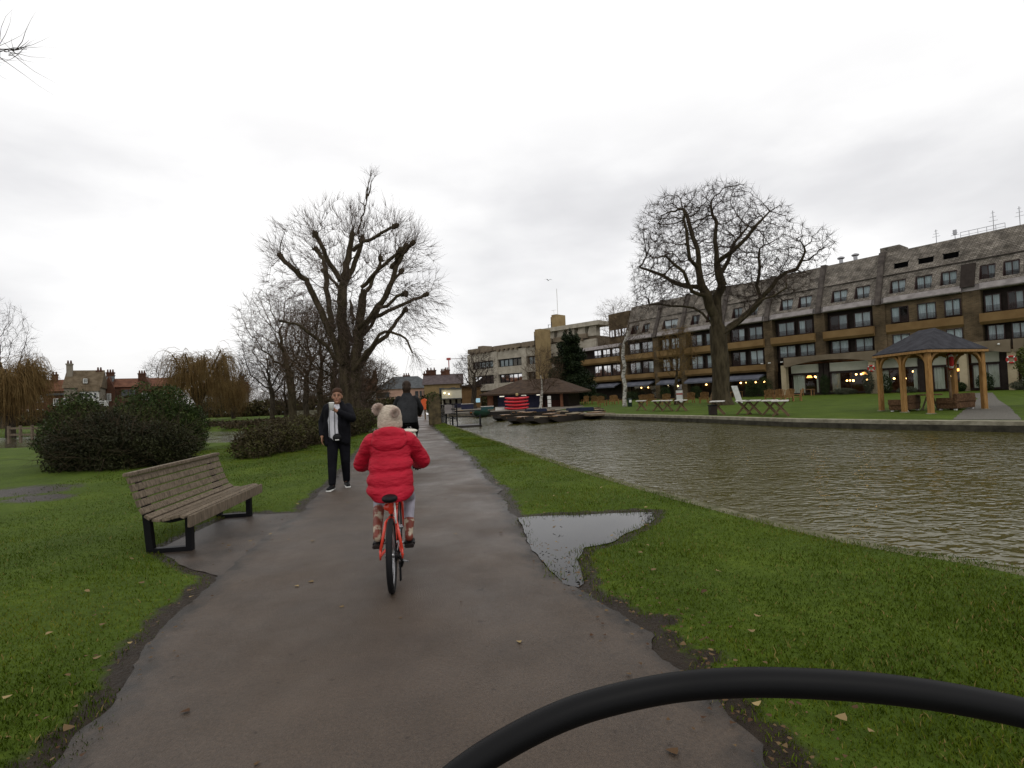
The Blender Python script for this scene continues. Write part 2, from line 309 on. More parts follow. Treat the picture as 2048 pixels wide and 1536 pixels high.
l_ = fx(PL, PY)+edge_wob(PY, 3)-.02; r_ = fx(PR, PY)+edge_wob(PY, 8)+.02; r_ = np.minimum(r_, fx(BANK, PY)-.2)
PX = l_+(r_-l_)*TT; PZ = .006+.012*np.sin(PI*TT)+(fbm(PX, PY, .8, 5)-.47)*.006
PZ = np.where(inpoly(PX, PY, PUD), -.004, PZ); _d = np.clip(segdist(PX, PY, PUD)/.35, 0, 1); PZ = np.where(inpoly(PX, PY, PUD), PZ, PZ*_d+.0045*(1-_d))
ed = np.minimum(TT, 1-TT)*(r_-l_); pmud = np.clip(1-ed/.4, 0, 1)
n1_, n2_ = PX.shape; idx = np.arange(n1_*n2_).reshape(n1_, n2_); F4 = np.stack([idx[:-1, :-1], idx[:-1, 1:], idx[1:, 1:], idx[1:, :-1]], -1).reshape(-1, 4)
tag(npmesh('footpath', np.stack([PX, PY, PZ], -1).reshape(-1, 3), F4, M_path, attrs={'mud': pmud.ravel()}, smooth=True), kind='structure')
# paved pad in front of the bench, gravel path on the far lawn
def flat_poly(name, P, z, m, kind='structure', sub=.12, wob=.06):
    P2 = []
    for i in range(len(P)):
        a = np.array(P[i][:2]); b = np.array(P[(i+1) % len(P)][:2]); n = max(2, int(np.hypot(*(b-a))/sub)); nrm = np.array([b[1]-a[1], a[0]-b[0]]); nrm = nrm/max(1e-6, np.hypot(*nrm))
        for k in range(n): q = a+(b-a)*k/n; P2.append(q+nrm*(float(fbm(q[0], q[1], 3, 4))-.47)*2*wob)
    bm = bmesh.new(); vs = [bm.verts.new((p[0], p[1], z)) for p in P2]; f = bm.faces.new(vs); f.normal_update()
    if f.normal.z < 0: f.normal_flip()
    bmesh.ops.triangulate(bm, faces=bm.faces[:]); me = bpy.data.meshes.new(name); bm.to_mesh(me); bm.free(); me.materials.append(m)
    return tag(link(bpy.data.objects.new(name, me)), kind=kind)
M_pad = mat('wet_paving', (.030, .022, .016), .45, (.065, .048, .036), 3, .5, 80, spec=.3)
flat_poly('bench_pavement', PAD, .002, M_pad)
M_gravel = mat('grey_gravel', (.07, .065, .055), .8, (.15, .14, .12), 30, .4, 60)
flat_poly('lawn_path', [(15.3, 18.2), (16.5, 16.95), (22.5, 23.6), (28.9, 31.0), (41, 44.5), (39.5, 46), (30.7, 34.4), (22, 25.2)], .012, M_gravel)

# water
def water_mat(name, base, s1, s2, bump, rough=.04):
    m = bpy.data.materials.new(name); m.use_nodes = True; nt = m.node_tree; b = nt.nodes['Principled BSDF']; L = nt.links.new
    b.inputs['Base Color'].default_value = (*base, 1); b.inputs['Roughness'].default_value = rough; b.inputs['IOR'].default_value = 1.333; b.inputs['Specular IOR Level'].default_value = .5
    if bump:
        tc = N(nt, 'ShaderNodeTexCoord'); mp = N(nt, 'ShaderNodeMapping'); mp.inputs['Rotation'].default_value = (0, 0, rad(-25)); mp.inputs['Scale'].default_value = (.7, 1.25, 1); L(tc.outputs['Object'], mp.inputs[0])
        def noise(sc, d, src, dist=0):
            a = N(nt, 'ShaderNodeTexNoise'); a.inputs['Scale'].default_value = sc; a.inputs['Detail'].default_value = d; a.inputs['Distortion'].default_value = dist; L(src, a.inputs[0]); return a.outputs['Fac']
        def math_(op, a, b, c=None):
            n = N(nt, 'ShaderNodeMath', operation=op)
            for k, v in enumerate((a, b, c)):
                if v is None: continue
                if isinstance(v, (int, float)): n.inputs[k].default_value = v
                else: L(v, n.inputs[k])
            return n.outputs[0]
        r = noise(s1, 2, mp.outputs[0], .4); ridge = math_('SUBTRACT', 1.0, math_('ABSOLUTE', math_('MULTIPLY_ADD', r, 2.0, -1.0), 0.0)); ridge = math_('POWER', ridge, 1.6)
        h = math_('MULTIPLY_ADD', noise(s2, 3, mp.outputs[0], .5), .9, math_('MULTIPLY', ridge, .55))
        gust = N(nt, 'ShaderNodeMapRange'); gust.inputs[1].default_value = .35; gust.inputs[2].default_value = .68; gust.inputs[3].default_value = .45; gust.inputs[4].default_value = 1.25; L(noise(.16, 4, tc.outputs['Object']), gust.inputs[0])
        h = math_('MULTIPLY', h, gust.outputs[0])
        bp = N(nt, 'ShaderNodeBump'); bp.inputs['Strength'].default_value = 1; bp.inputs['Distance'].default_value = bump; L(h, bp.inputs['Height']); L(bp.outputs[0], b.inputs['Normal'])
    return m
M_water = water_mat('river_water', (.064, .057, .013), 3.8, 2.6, .045)
M_stream = water_mat('stream_water', (.06, .055, .03), 2.6, 1.6, .06)
M_pud = water_mat('puddle_water', (.012, .011, .010), 1, 1, 0, .02)
def sheet(name, P, z, m):
    bm = bmesh.new(); f = bm.faces.new([bm.verts.new((x, y, z)) for x, y in P]); f.normal_update()
    if f.normal.z < 0: f.normal_flip()
    bmesh.ops.triangulate(bm, faces=bm.faces[:]); me = bpy.data.meshes.new(name); bm.to_mesh(me); bm.free(); me.materials.append(m)
    return tag(link(bpy.data.objects.new(name, me)), kind='structure')
sheet('river_water', [(x-.05, y) for y, x in BANK if y <= 52]+[(-9.2, 56), (6, 51), (8, 36), (22, 12), (70, -24), (60, -40)], WATER_Z, M_water)
sheet('stream_water', [(-140, 60), (-80, 52), (-38, 48), (-19, 41), (-8.6, 36), (-8.9, 27), (-18, 25), (-24, 25), (-40, 32), (-80, 37), (-140, 45)], WATER_Z-.02, M_stream)
pudc = PUD.mean(0)
flat_poly('puddle_water', [tuple(p) for p in PUD], .004, M_pud, sub=.05, wob=.05)
# near kerb along the bank, far coping on piles
M_kerb = mat('mossy_concrete', (.16, .145, .10), .9, (.30, .28, .21), 4, .4, 30)
M_kerb_dark = mat('dark_concrete', (.025, .023, .017), .8, (.06, .055, .04), 4, .4, 30)  # darker concrete tone for the wall and piles below the coping
mb = MB(); ys = [y for y in np.concatenate([np.arange(-6, 14, .6), np.arange(14, 30.1, 2)])]
def strip(mb, pts, w0, w1, z0, z1):
    ps = [Vector((p[0], p[1], 0)) for p in pts]; vs = []
    for i, p in enumerate(ps):
        t = (ps[min(i+1, len(ps)-1)]-ps[max(i-1, 0)]).normalized(); n = Vector((t.y, -t.x, 0))
        for ww, z in ((w0, z0), (w1, z0), (w1, z1), (w0, z1)): vs.append(p+n*ww+Vector((0, 0, z)))
    n = len(ps); fs = [(i*4+k, i*4+(k+1) % 4, (i+1)*4+(k+1) % 4, (i+1)*4+k) for i in range(n-1) for k in range(4)]+[(0, 1, 2, 3), tuple((n-1)*4+k for k in range(4))]
    mb.add(vs, fs)
strip(mb, [(float(fx(BANK, y)), y) for y in ys], -.2, .05, -.6, .018)
tag(mb.build('bank_kerb', mat('mossy_kerb', (.06, .06, .028), .9, (.16, .15, .10), 5, .4, 30)), kind='structure')
FARL = [p for p in FAR if p[1] < 50]
mb = MB(); strip(mb, FARL, -.45, .02, -.1, .03)
tag(mb.build('bank_coping', M_kerb), kind='structure')
mb = MB(); strip(mb, FARL, -.6, -.18, -.7, -.1)
for i in range(len(FARL)-1):
    a, b = Vector((*FARL[i], 0)), Vector((*FARL[i+1], 0)); n = int((b-a).length/1.15)
    for k in range(n):
        p = a+(b-a)*k/n; t = (b-a).normalized(); q = p+Vector((t.y, -t.x, 0))*(-.12); mb.box(q.x-.06, q.x+.06, q.y-.06, q.y+.06, -.8, -.1)
tag(mb.build('bank_piles', M_kerb_dark), kind='structure')
M_quay = mat('quay_paving', (.10, .085, .065), .8, (.17, .15, .12), 2, .2, 20)
mb = MB(); strip(mb, [p for p in FAR if p[1] >= 49], -.9, 0, -.7, -.06); tag(mb.build('quay_edge', M_quay), kind='structure')
flat_poly('quay_pavement', [(4.4, 49.6), (-2.5, 52.1), (-8.7, 54.6), (-10, 60), (-22, 120), (2, 130), (9, 70), (8, 58)], .012, M_quay, sub=5, wob=0)

# ---------------------------------------------------------------- grass: blades on the near turf
def blades(n, sample, hmin, hmax, wid, fade=None):
    x, y = sample(n); pd = pathdist(x, y)
    keep = (pd > -.13+.34*noise2(x, y, 4.5, 61)+.12*(rng.random(len(x))-.3)) & (x < fx(BANK, y)-.1+.1*(rng.random(len(x))-.6)) & ~inpoly(x, y, PAD)
    dp = segdist(x, y, PUD); ip = inpoly(x, y, PUD); keep &= ~(ip & (dp > .13*rng.random(len(x))**2+.16*np.maximum(0, noise2(x, y, 5, 33)-.55)))
    if fade: keep &= rng.random(len(x)) < np.clip((y-fade)/9, 0, 1)**1.3
    md = np.clip(1-np.maximum(pd, 0)/.5, 0, 1)
    for cx, cy, r in ((-9.8, 10.2, 1.0), (-8.4, 9.2, .5), (-5.2, 3.4, .3), (.9, 3.4, .13), (.5, 4.15, .16), (1.02, 2.9, .12)): md = np.maximum(md, np.clip(1.2-np.hypot((x-cx)*.7, y-cy)/r, 0, 1))
    keep &= rng.random(len(x)) > md*.68; keep &= rng.random(len(x)) < .35+1.1*fbm(x, y, 1.1, 11)
    x, y = x[keep], y[keep]; n = len(x); z = ground_z(x, y)-.004+np.where(ip[keep], .014, 0)
    a = rng.random(n)*2*PI; hgt = hmin+(hmax-hmin)*rng.random(n)**1.5; hgt *= .35+1.1*fbm(x, y, 1.7, 21); lean = (.25+.75*rng.random(n))*hgt; b = rng.random(n)*2*PI; ww = wid*(.6+.8*rng.random(n))
    c, s = np.cos(a)*ww, np.sin(a)*ww; lx, ly = np.cos(b)*lean, np.sin(b)*lean
    base = np.stack([x, y, z], -1); V = np.empty((n, 5, 3), np.float32)
    V[:, 0] = base+np.stack([c, s, 0*c], -1); V[:, 1] = base-np.stack([c, s, 0*c], -1)
    mid = base+np.stack([lx*.35, ly*.35, hgt*.6], -1); V[:, 2] = mid-np.stack([c, s, 0*c], -1)*.75; V[:, 3] = mid+np.stack([c, s, 0*c], -1)*.75
    V[:, 4] = base+np.stack([lx, ly, hgt], -1)
    i = np.arange(n)[:, None]*5; T = np.concatenate([i+np.array([[0, 1, 2]]), i+np.array([[0, 2, 3]]), i+np.array([[3, 2, 4]])])
    tone = np.clip(-.10+1.05*fbm(x, y, .6, 31)+.45*(fbm(x, y, 2.6, 77)-.47)+.38*(rng.random(n)-.5), 0, 1); dead = rng.random(n) < .05; tone[dead] = 1.0
    return V.reshape(-1, 3), T, np.repeat(tone, 5)
def samp(xl, xr, y0, y1, pw):
    def f(n):
        u = rng.random(n); y = (y0**(1-pw)+u*(y1**(1-pw)-y0**(1-pw)))**(1/(1-pw)); a = xl(y); b = xr(y); return a+(b-a)*rng.random(n), y
    return f
parts = [blades(250000, samp(lambda y: fx(PL, y)-np.clip(1.2+y*.85, 2, 4.6), lambda y: fx(PL, y)+.2, .8, 19, 1.5), .012, .040, .0026),
         blades(300000, samp(lambda y: fx(PR, y)-.2, lambda y: fx(BANK, y)-.06, .6, 20, 1.45), .012, .040, .0026),
         blades(95000, samp(lambda y: np.maximum(fx(PL, y)-6, -1.02*y), lambda y: fx(PL, y)+.1, 8, 30, 1.2), .016, .044, .005, 8),
         blades(55000, samp(lambda y: fx(PR, y)-.1, lambda y: fx(BANK, y)-.06, 9, 32, 1.2), .016, .044, .005, 9)]
off = 0; Vs = []; Ts = []; As = []
for V, T, a in parts: Vs.append(V); Ts.append(T+off); As.append(a); off += len(V)
M_blade = bpy.data.materials.new('grass_blade'); M_blade.use_nodes = True
_nt = M_blade.node_tree; _b = _nt.nodes['Principled BSDF']; _a = N(_nt, 'ShaderNodeAttribute', attribute_name='tone'); _r = N(_nt, 'ShaderNodeValToRGB')
_r.color_ramp.elements[0].position = 0; _r.color_ramp.elements[0].color = (.028, .046, .004, 1); _r.color_ramp.elements[1].position = 1; _r.color_ramp.elements[1].color = (.20, .15, .05, 1)
for p_, c_ in ((.4, (.052, .083, .004)), (.72, (.098, .118, .010)), (.93, (.15, .15, .025))): e = _r.color_ramp.elements.new(p_); e.color = (*c_, 1)
_nt.links.new(_a.outputs['Fac'], _r.inputs[0]); _nt.links.new(_r.outputs[0], _b.inputs['Base Color']); _b.inputs['Roughness'].default_value = .55; _b.inputs['Specular IOR Level'].default_value = .05
tag(npmesh('grass', np.concatenate(Vs), np.concatenate(Ts), M_blade, attrs={'tone': np.concatenate(As)}), 'short wet green grass on both sides of the footpath', 'grass', kind='stuff')
# leaf litter
def leaf_litter():
    V, F, A = [], [], []; spots = []
    for _ in range(46):
        y = random.uniform(2.0, 9); x = float(fx(PR, y))+random.random()**1.7*1.6+.05
        if x < float(fx(BANK, y))-.3: spots.append((x, y))
    for _ in range(26): y = random.uniform(2.1, 8); spots.append((float(fx(PL, y))-random.random()**1.5*2.2, y))
    for _ in range(22): y = random.uniform(2.0, 9); spots.append((random.uniform(float(fx(PL, y))+.2, float(fx(PR, y))-.2), y))
    for _ in range(230): y = random.uniform(1.9, 5.2); spots.append((float(fx(PR, y))+random.gauss(.12, .16), y))
    for _ in range(90): y = random.uniform(2.0, 7); spots.append((float(fx(PL, y))-random.gauss(.1, .13), y))
    for q_, (x, y) in enumerate(spots):
        r = random.uniform(.018, .036) if q_ < 88 else random.uniform(.008, .02); a = random.random()*6.28; onpath = float(pathdist(x, y)) < 0; z = max(float(ground_z(x, y)), .012)+(.008 if onpath else .03); b = len(V)
        tl = random.uniform(-.3, .3); 
        for k, rr in enumerate((1, .55, .8, .5, .8, .55)): an = a+k*PI/3; V.append((x+r*rr*math.cos(an), y+r*rr*math.sin(an), z+tl*r*math.cos(an)*(0 if onpath else 1)+random.uniform(0, .006)))
        V.append((x, y, z+.004)); F += [(b+k, b+(k+1) % 6, b+6) for k in range(6)]; t = random.random()*(1 if q_ < 88 else .3); A += [t]*7
    m = mat('dead_leaf', (.05, .022, .010), .7, (.30, .22, .10), attr='tone', lo=0, hi=1)
    tag(npmesh('fallen_leaves', V, F, m, attrs={'tone': A}), 'small brown and yellow fallen leaves scattered on path and grass', 'leaves', kind='stuff')
leaf_litter()
# ---------------------------------------------------------------- trees
def prisms(P0, P1, R0, R1, k, ext=.25):
    """one tapered k-sided prism per segment, vectorised"""
    P0 = np.asarray(P0, float); P1 = np.asarray(P1, float); R0 = np.asarray(R0, float); R1 = np.asarray(R1, float); n = len(P0)
    d = P1-P0; l = np.linalg.norm(d, axis=1, keepdims=True)+1e-9; d = d/l
    P0 = P0-d*(R0*ext)[:, None]; up = np.where(np.abs(d[:, 2:3]) < .9, np.array([[0, 0, 1.]]), np.array([[1., 0, 0]]))
    x = np.cross(d, up); x /= np.linalg.norm(x, axis=1, keepdims=True)+1e-9; y = np.cross(d, x)
    an = np.arange(k)*2*PI/k; ring = x[:, None]*np.cos(an)[None, :, None]+y[:, None]*np.sin(an)[None, :, None]
    V = np.concatenate([P0[:, None]+ring*R0[:, None, None], P1[:, None]+ring*R1[:, None, None]], 1)
    i = np.arange(k); j = (i+1) % k; f = np.stack([i, j, k+j, k+i], -1); F = (np.arange(n)*2*k)[:, None, None]+f[None]
    return V.reshape(-1, 3), F.reshape(-1, 4)
class Segs:
    def __init__(s): s.a = []; s.b = []; s.ra = []; s.rb = []; s.t = []
    def add(s, a, b, ra, rb): s.a.append(tuple(a)); s.b.append(tuple(b)); s.ra.append(ra); s.rb.append(rb)
    def poly(s, pts, r0, r1):
        n = len(pts)-1
        if r0 > .06 and n > 1: s.t.append(([np.array(p, float) for p in pts], list(np.linspace(r0, r1, n+1)))); return
        for i in range(n): s.add(pts[i], pts[i+1], r0+(r1-r0)*i/n, r0+(r1-r0)*(i+1)/n)
    def build(s, name, m, parent):
        a, b, ra, rb = (np.array(v, float).reshape((-1, 3) if q < 2 else -1) for q, v in enumerate((s.a, s.b, s.ra, s.rb))); V = []; F = []; off = 0
        for k, sel in ((9, ra > .09), (6, (ra <= .09) & (ra > .03)), (3, ra <= .03)):
            if sel.any(): v, f = prisms(a[sel], b[sel], ra[sel], rb[sel], k); V.append(v); F.append(f+off); off += len(v)
        for P, R in s.t:
            mb = MB(); mb.tube(P, R, 10, cap=False); V.append(np.array([tuple(q) for q in mb.v])); F.append(np.array(mb.f)+off); off += len(mb.v)
        return npmesh(name, np.concatenate(V), np.concatenate(F), m, parent, smooth=True) if V else None
def colonize(trunk, att, step, infl, kill, iters, jit=.25, tropism=(0, 0, .1)):
    nodes = [np.array(p, float) for p in trunk]; par = [-1]+list(range(len(trunk)-1)); att = np.array(att, float)
    nd = np.full(len(att), 1e9); ni = np.zeros(len(att), int); start = 0; tr = np.array(tropism)
    for it in range(iters):
        for k in range(start, len(nodes)):
            d = np.linalg.norm(att-nodes[k], axis=1); c = d < nd; nd[c] = d[c]; ni[c] = k
        start = len(nodes); al = nd > kill; att, nd, ni = att[al], nd[al], ni[al]
        if len(att) == 0: break
        act = nd < (infl if it > 25 else infl*4)
        if not act.any(): break
        ids = ni[act]; v = att[act]-np.array([nodes[i] for i in ids]); v /= np.linalg.norm(v, axis=1, keepdims=True)+1e-9
        acc = {}
        for i, q in zip(ids, v): acc[i] = acc.get(i, 0)+q
        new = 0
        for i, q in acc.items():
            q = q/(np.linalg.norm(q)+1e-9)+rng.normal(0, jit, 3)+tr; q /= np.linalg.norm(q)+1e-9; p = nodes[i]+q*step
            nodes.append(p); par.append(i); new += 1
        if len(nodes) > 6500 or new == 0: break
    return np.array(nodes), np.array(par)
def ell_pts(n, c, r, shell=.0):
    v = rng.normal(size=(n, 3)); v /= np.linalg.norm(v, axis=1, keepdims=True); rr = (shell**3+(1-shell**3)*rng.random(n))**(1/3)
    return np.array(c)+v*rr[:, None]*np.array(r)
def twig_fan(sg, p, d, n, L, r, spread=.7, bend=(0, 0, .2), seg=2):
    for _ in range(n):
        q = np.array(d)+rng.normal(0, spread, 3); q /= np.linalg.norm(q)+1e-9; a = np.array(p); l = L*(.5+.8*rng.random())/seg
        for k in range(seg):
            b = a+q*l; rk = r*(1-k/(seg+.3)); sg.add(a, b, rk, r*(1-(k+1)/(seg+.3))); a = b; q = q+np.array(bend)/seg+rng.normal(0, .15, 3); q /= np.linalg.norm(q)
def grown_tree(name, base, label, crown, trunkpts, R, m_trunk, m_twig, n_att=1500, step=.5, infl=3.5, kill=.9, iters=90, tip=.012, twigs=3, twl=.9, twr=.011, cut=.05, group=None, jit=.25, cat='tree', trop=(0, 0, .1), bend=(0, 0, .25), rz=0):
    root = empty(name, base, rz, label, cat, group)
    att = np.concatenate([ell_pts(int(n_att*wt), c, r, sh) for c, r, wt, sh in crown])
    nodes, par = colonize(trunkpts, att, step, infl, kill, iters, jit, trop)
    cnt = np.zeros(len(nodes)); has = np.zeros(len(nodes), bool); has[par[par >= 0]] = True; cnt[~has] = 1
    for i in range(len(nodes)-1, 0, -1): cnt[par[i]] += cnt[i]
    p = math.log(R/tip)/math.log(max(cnt[0], 3)); rad_ = tip*np.maximum(cnt, 1)**p
    tr = Segs(); cr = Segs()
    nt_ = len(trunkpts); tr.t.append((list(nodes[:nt_]), [rad_[0]*1.35]+[rad_[k]*1.04 for k in range(1, nt_)]))
    for i in range(nt_, len(nodes)):
        j = par[i]; ra = min(rad_[j], rad_[i]*1.35); s = tr if rad_[i] > cut else cr; s.add(nodes[j], nodes[i], ra if j else ra*1.25, rad_[i])
    for i in range(1, len(nodes)):
        if rad_[i] < tip*3.2:
            d = nodes[i]-nodes[par[i]]; twig_fan(cr, nodes[i], d/(np.linalg.norm(d)+1e-9), twigs+1 if not has[i] else max(1, twigs//2), twl*1.15, twr*1.25, .65, bend, 3)
    tr.build('trunk', m_trunk, root); cr.build('crown', m_twig, root); return root

def colonize_from(nodes, par, att, step, infl, kill, iters, jit, trop):
    tr = np.array(trop); nd = np.full(len(att), 1e9); ni = np.zeros(len(att), int); start = 0; nodes = list(nodes); par = list(par)
    for it in range(iters):
        for k in range(start, len(nodes)):
            d = np.linalg.norm(att-nodes[k], axis=1); c = d < nd; nd[c] = d[c]; ni[c] = k
        start = len(nodes); al = nd > kill; att, nd, ni = att[al], nd[al], ni[al]; act = nd < infl
        if not act.any(): break
        ids = ni[act]; v = att[act]-np.array([nodes[i] for i in ids]); v /= np.linalg.norm(v, axis=1, keepdims=True)+1e-9; acc = {}
        for i, q in zip(ids, v): acc[i] = acc.get(i, 0)+q
        for i, q in acc.items(): q = q/(np.linalg.norm(q)+1e-9)+rng.normal(0, jit, 3)+tr; q /= np.linalg.norm(q)+1e-9; nodes.append(nodes[i]+q*step); par.append(i)
        if len(nodes) > 9000: break
    return np.array(nodes), np.array(par)

def pollard_tree():
    Y = 38.5; base = D(708, 838, Y); base.z = -.05; sc = Y/FPX
    root = empty('pollard_tree', base, 0, 'tall bare pollarded tree with knobbly limb ends and long whippy shoots beside the path', 'tree')
    def q(zx, zy, dy=0):
        px, py = 440+.2539*zx, 350+.2539*zy; p = D(px, py, Y)-base; return np.array((p.x, p.y+dy, p.z))
    tr = Segs(); cr = Segs(); C = q(1050, 1000)
    def limb(pts, r0, r1, knot=True, dys=0, whips=26, wl=1.9):
        P = [q(x, y, dys*(i+1)/len(pts)) for i, (x, y) in enumerate(pts)]; F = []
        for i in range(len(P)-1):
            for k in range(4): F.append(P[i]+(P[i+1]-P[i])*k/4+rng.normal(0, .05, 3)*(1 if (i or k) else 0))
        F.append(P[-1]); tr.poly(F, r0, r1)
        e = P[-1]
        if knot:
            dk = (F[-1]-F[-3]); dk = dk/(np.linalg.norm(dk)+1e-9); tr.t.append(([e-dk*.35, e-dk*.1, e+dk*.12, e+dk*.26], [r1, .19, .19, .07]))
            for k in range(4): q_ = e+rng.normal(0, .1, 3); tr.t.append(([q_-dk*.12, q_, q_+dk*.1], [.06, .11, .04]))
        def whip(p, L):
            d = p-C; d[1] *= 1.1; d /= np.linalg.norm(d)+1e-9; up = 1.0 if p[2] > C[2]+1 else (.25 if rng.random() < .5 else -.1)
            d = d+np.array((0, 0, up*.5))+rng.normal(0, .55, 3); d /= np.linalg.norm(d); L *= .55+.8*rng.random(); e_ = p+d*L-C; u_ = math.hypot(e_[0]/(6.3 if e_[0] < 0 else 6.9), e_[2]/7.0)
            if u_ > 1 and wl > 1: L *= max(.25, 1-1.6*(u_-1))
            a = p; droop = -.34 if (p[2] < C[2]+1.5 and abs(p[0]-C[0]) > 2) else .02; r = .0115; sg = 4
            for k in range(sg):
                b = a+d*L/sg; cr.add(a, b, r*(1-k/(sg+1)), r*(1-(k+1)/(sg+1)))
                if k and rng.random() < .75:
                    dd = d+rng.normal(0, .5, 3); dd /= np.linalg.norm(dd); m_ = b+dd*L*.28; cr.add(b, m_, r*.5, r*.35)
                    if rng.random() < .6: d3 = dd+rng.normal(0, .5, 3); cr.add(m_, m_+d3*L*.16, r*.35, r*.2)
                a = b; d = d+np.array((0, 0, droop))+rng.normal(0, .12, 3); d /= np.linalg.norm(d)
        for _ in range(whips): whip(e+rng.normal(0, .15, 3), wl)
        for i in range(int(len(F)*.3), len(F)):
            for _ in range(1): whip(F[i]+rng.normal(0, .08, 3), wl*.75)
            if rng.random() < .15:     # side boughs that end in their own sprays
                d = F[i]-C; d /= np.linalg.norm(d)+1e-9; d = d+rng.normal(0, .6, 3); d /= np.linalg.norm(d); a = F[i]; L = .8+rng.random()*1.3
                for k in range(3): b = a+d*L/3; tr.add(a, b, .055-.015*k, .04-.013*k); whip(b, wl*.7); whip(b, wl*.55); a = b; d = d+rng.normal(0, .25, 3)+np.array((0, 0, .15)); d /= np.linalg.norm(d)
                for _ in range(8): whip(a, wl*.7)
    g = 1990  # zoom row of the ground
    limb([(1010, g), (985, 1500), (960, 1150), (975, 850), (1010, 650), (1040, 470)], .50, .16, whips=40)
    limb([(1075, g), (1060, 1540), (1095, 1240), (1120, 1000), (1135, 900)], .46, .24, False, whips=6)
    limb([(985, 1500), (880, 1230), (760, 950), (710, 850), (620, 760), (545, 680)], .26, .15, dys=-1.5)
    limb([(880, 1230), (830, 1000), (800, 750), (770, 640), (700, 540)], .22, .15, dys=1.5)
    limb([(975, 850), (890, 680), (830, 530)], .19, .14, dys=-2)
    limb([(975, 850), (1060, 600), (1085, 460)], .2, .15, dys=1.2, whips=40)
    limb([(1060, 600), (1120, 560), (1250, 500), (1410, 435)], .15, .1, dys=-1)
    limb([(1135, 900), (1200, 720), (1210, 600)], .15, .1, dys=2, whips=18)
    limb([(1135, 900), (1290, 780), (1470, 650)], .15, .11, dys=-2)
    limb([(1095, 1240), (1180, 1110), (1280, 950), (1360, 750), (1440, 530)], .24, .16, dys=1)
    limb([(1360, 750), (1450, 660), (1550, 580)], .15, .13, dys=-1.5)
    limb([(1180, 1110), (1400, 1000), (1580, 890)], .16, .11, dys=2.5)
    limb([(1095, 1240), (1300, 1080), (1510, 985)], .16, .1, dys=-2.5)
    limb([(1060, 1540), (1200, 1320), (1300, 1220), (1420, 1030)], .22, .12, dys=1.8)
    limb([(1060, 1540), (1180, 1400), (1330, 1240), (1500, 1300), (1560, 1420)], .16, .05, False, dys=-2.2)
    limb([(985, 1500), (860, 1350), (700, 1200), (560, 1180)], .16, .08, False, dys=-2)
    limb([(1000, 1150), (950, 950), (900, 1000)], .12, .06, False, dys=4)
    limb([(975, 850), (1050, 880), (1110, 930)], .08, .05, False, dys=-3)
    limb([(1010, 1300), (870, 1080), (820, 820), (640, 640)], .16, .1, dys=4.5)
    limb([(1040, 1300), (1130, 1150), (1250, 800), (1330, 640)], .16, .1, dys=4.5)
    limb([(1085, 460), (1130, 300), (1155, 210), (1180, 120)], .06, .02, False, whips=9, wl=.8)
    # finer branches grown between the limbs until they fill the rounded crown
    cc = q(1060, 800); att = ell_pts(2600, cc, (6.5, 5.6, 5.6), .35); att = np.concatenate([att, ell_pts(500, q(1450, 1080), (3.2, 3.5, 2.6), .3), ell_pts(300, q(640, 900), (3.0, 3.0, 2.4), .3)]); att = att[att[:, 2] > 3.5]
    n0 = [p for P_, R_ in tr.t for p in P_[len(P_)//3:]]; k0 = len(n0); nodes, par = colonize_from(n0, [-1]*k0, att, .5, 2.6, .75, 60, .2, (0, 0, .12))
    has = np.zeros(len(nodes), bool); has[par[par >= 0]] = True; cnt = np.where(has, 0., 1.)
    for i in range(len(nodes)-1, k0-1, -1):
        cnt[i] = max(cnt[i], 1)
        if par[i] >= k0: cnt[par[i]] += cnt[i]
    for i in range(k0, len(nodes)):
        r_i = min(.06, .011*cnt[i]**.5); cr.add(nodes[par[i]], nodes[i], r_i*1.1, r_i); d = nodes[i]-cc; d /= np.linalg.norm(d)+1e-9; g_ = nodes[i]-nodes[par[i]]; g_ /= np.linalg.norm(g_)+1e-9
        low_ = nodes[i][2] < cc[2]-.5 and abs(nodes[i][0]-cc[0]) > 2.5
        twig_fan(cr, nodes[i], d*.7+g_*.6+np.array((0, 0, -.1 if low_ else .45)), 6 if not has[i] else 3, 1.15, .0105, .45, (0, 0, -.45 if low_ else .25), 3)
    # ivy-like shaggy shoots round the trunks
    for _ in range(2200):
        t = rng.random(); p = q(900+rng.random()*270, 1000+t*950, rng.normal(0, .6)); d = rng.normal(0, 1, 3)+np.array((0, -.3, .7)); d /= np.linalg.norm(d); cr.add(p, p+d*(.3+.5*rng.random()), .013, .006)
    tr.build('trunk', M_bark_green, root); cr.build('crown', mat('pale_whips', (.065, .045, .035), .9, (.12, .088, .07), 1.5), root); return root
pollard_tree()
def at_ground(px, py, z=0): g = G(px, py, z); return (g.x, g.y, z-.05)
def tree_px(name, label, pxb, Y, z0, top_py, crown_px, R, m1=None, m2=None, trunk_frac=.35, low=.3, **k):
    """a bare tree at depth Y: pxb foot column, top_py its top row, crown_px=(left,right) columns"""
    base = D(pxb, 800, Y); base.z = z0; H = D(pxb, top_py, Y).z-z0; xl = D(crown_px[0], 700, Y).x-base.x; xr = D(crown_px[1], 700, Y).x-base.x
    cx = (xl+xr)/2; rx = (xr-xl)/2; zc = H*(1+low)/2; rz_ = H*(1-low)/2
    tp = [(cx*.3*(i/6)**2+(rng.normal(0, .06) if i else 0), rng.normal(0, .06) if i else 0, H*trunk_frac*i/6) for i in range(7)]
    dens = k.pop('dens', 1); n = int(np.clip(rx*rx*rz_*22*dens, 500, 2600)); st = k.pop('step', max(.22, H/34))
    return grown_tree(name, base, label, [((cx, 0, zc), (rx*.93, rx*.85, rz_*.93), 1, .1)], tp, R, m1 or M_bark, m2 or M_twig, n_att=n, step=st, infl=k.pop('infl', max(2.0, H/4)), kill=k.pop('kill', st*1.7), **k)
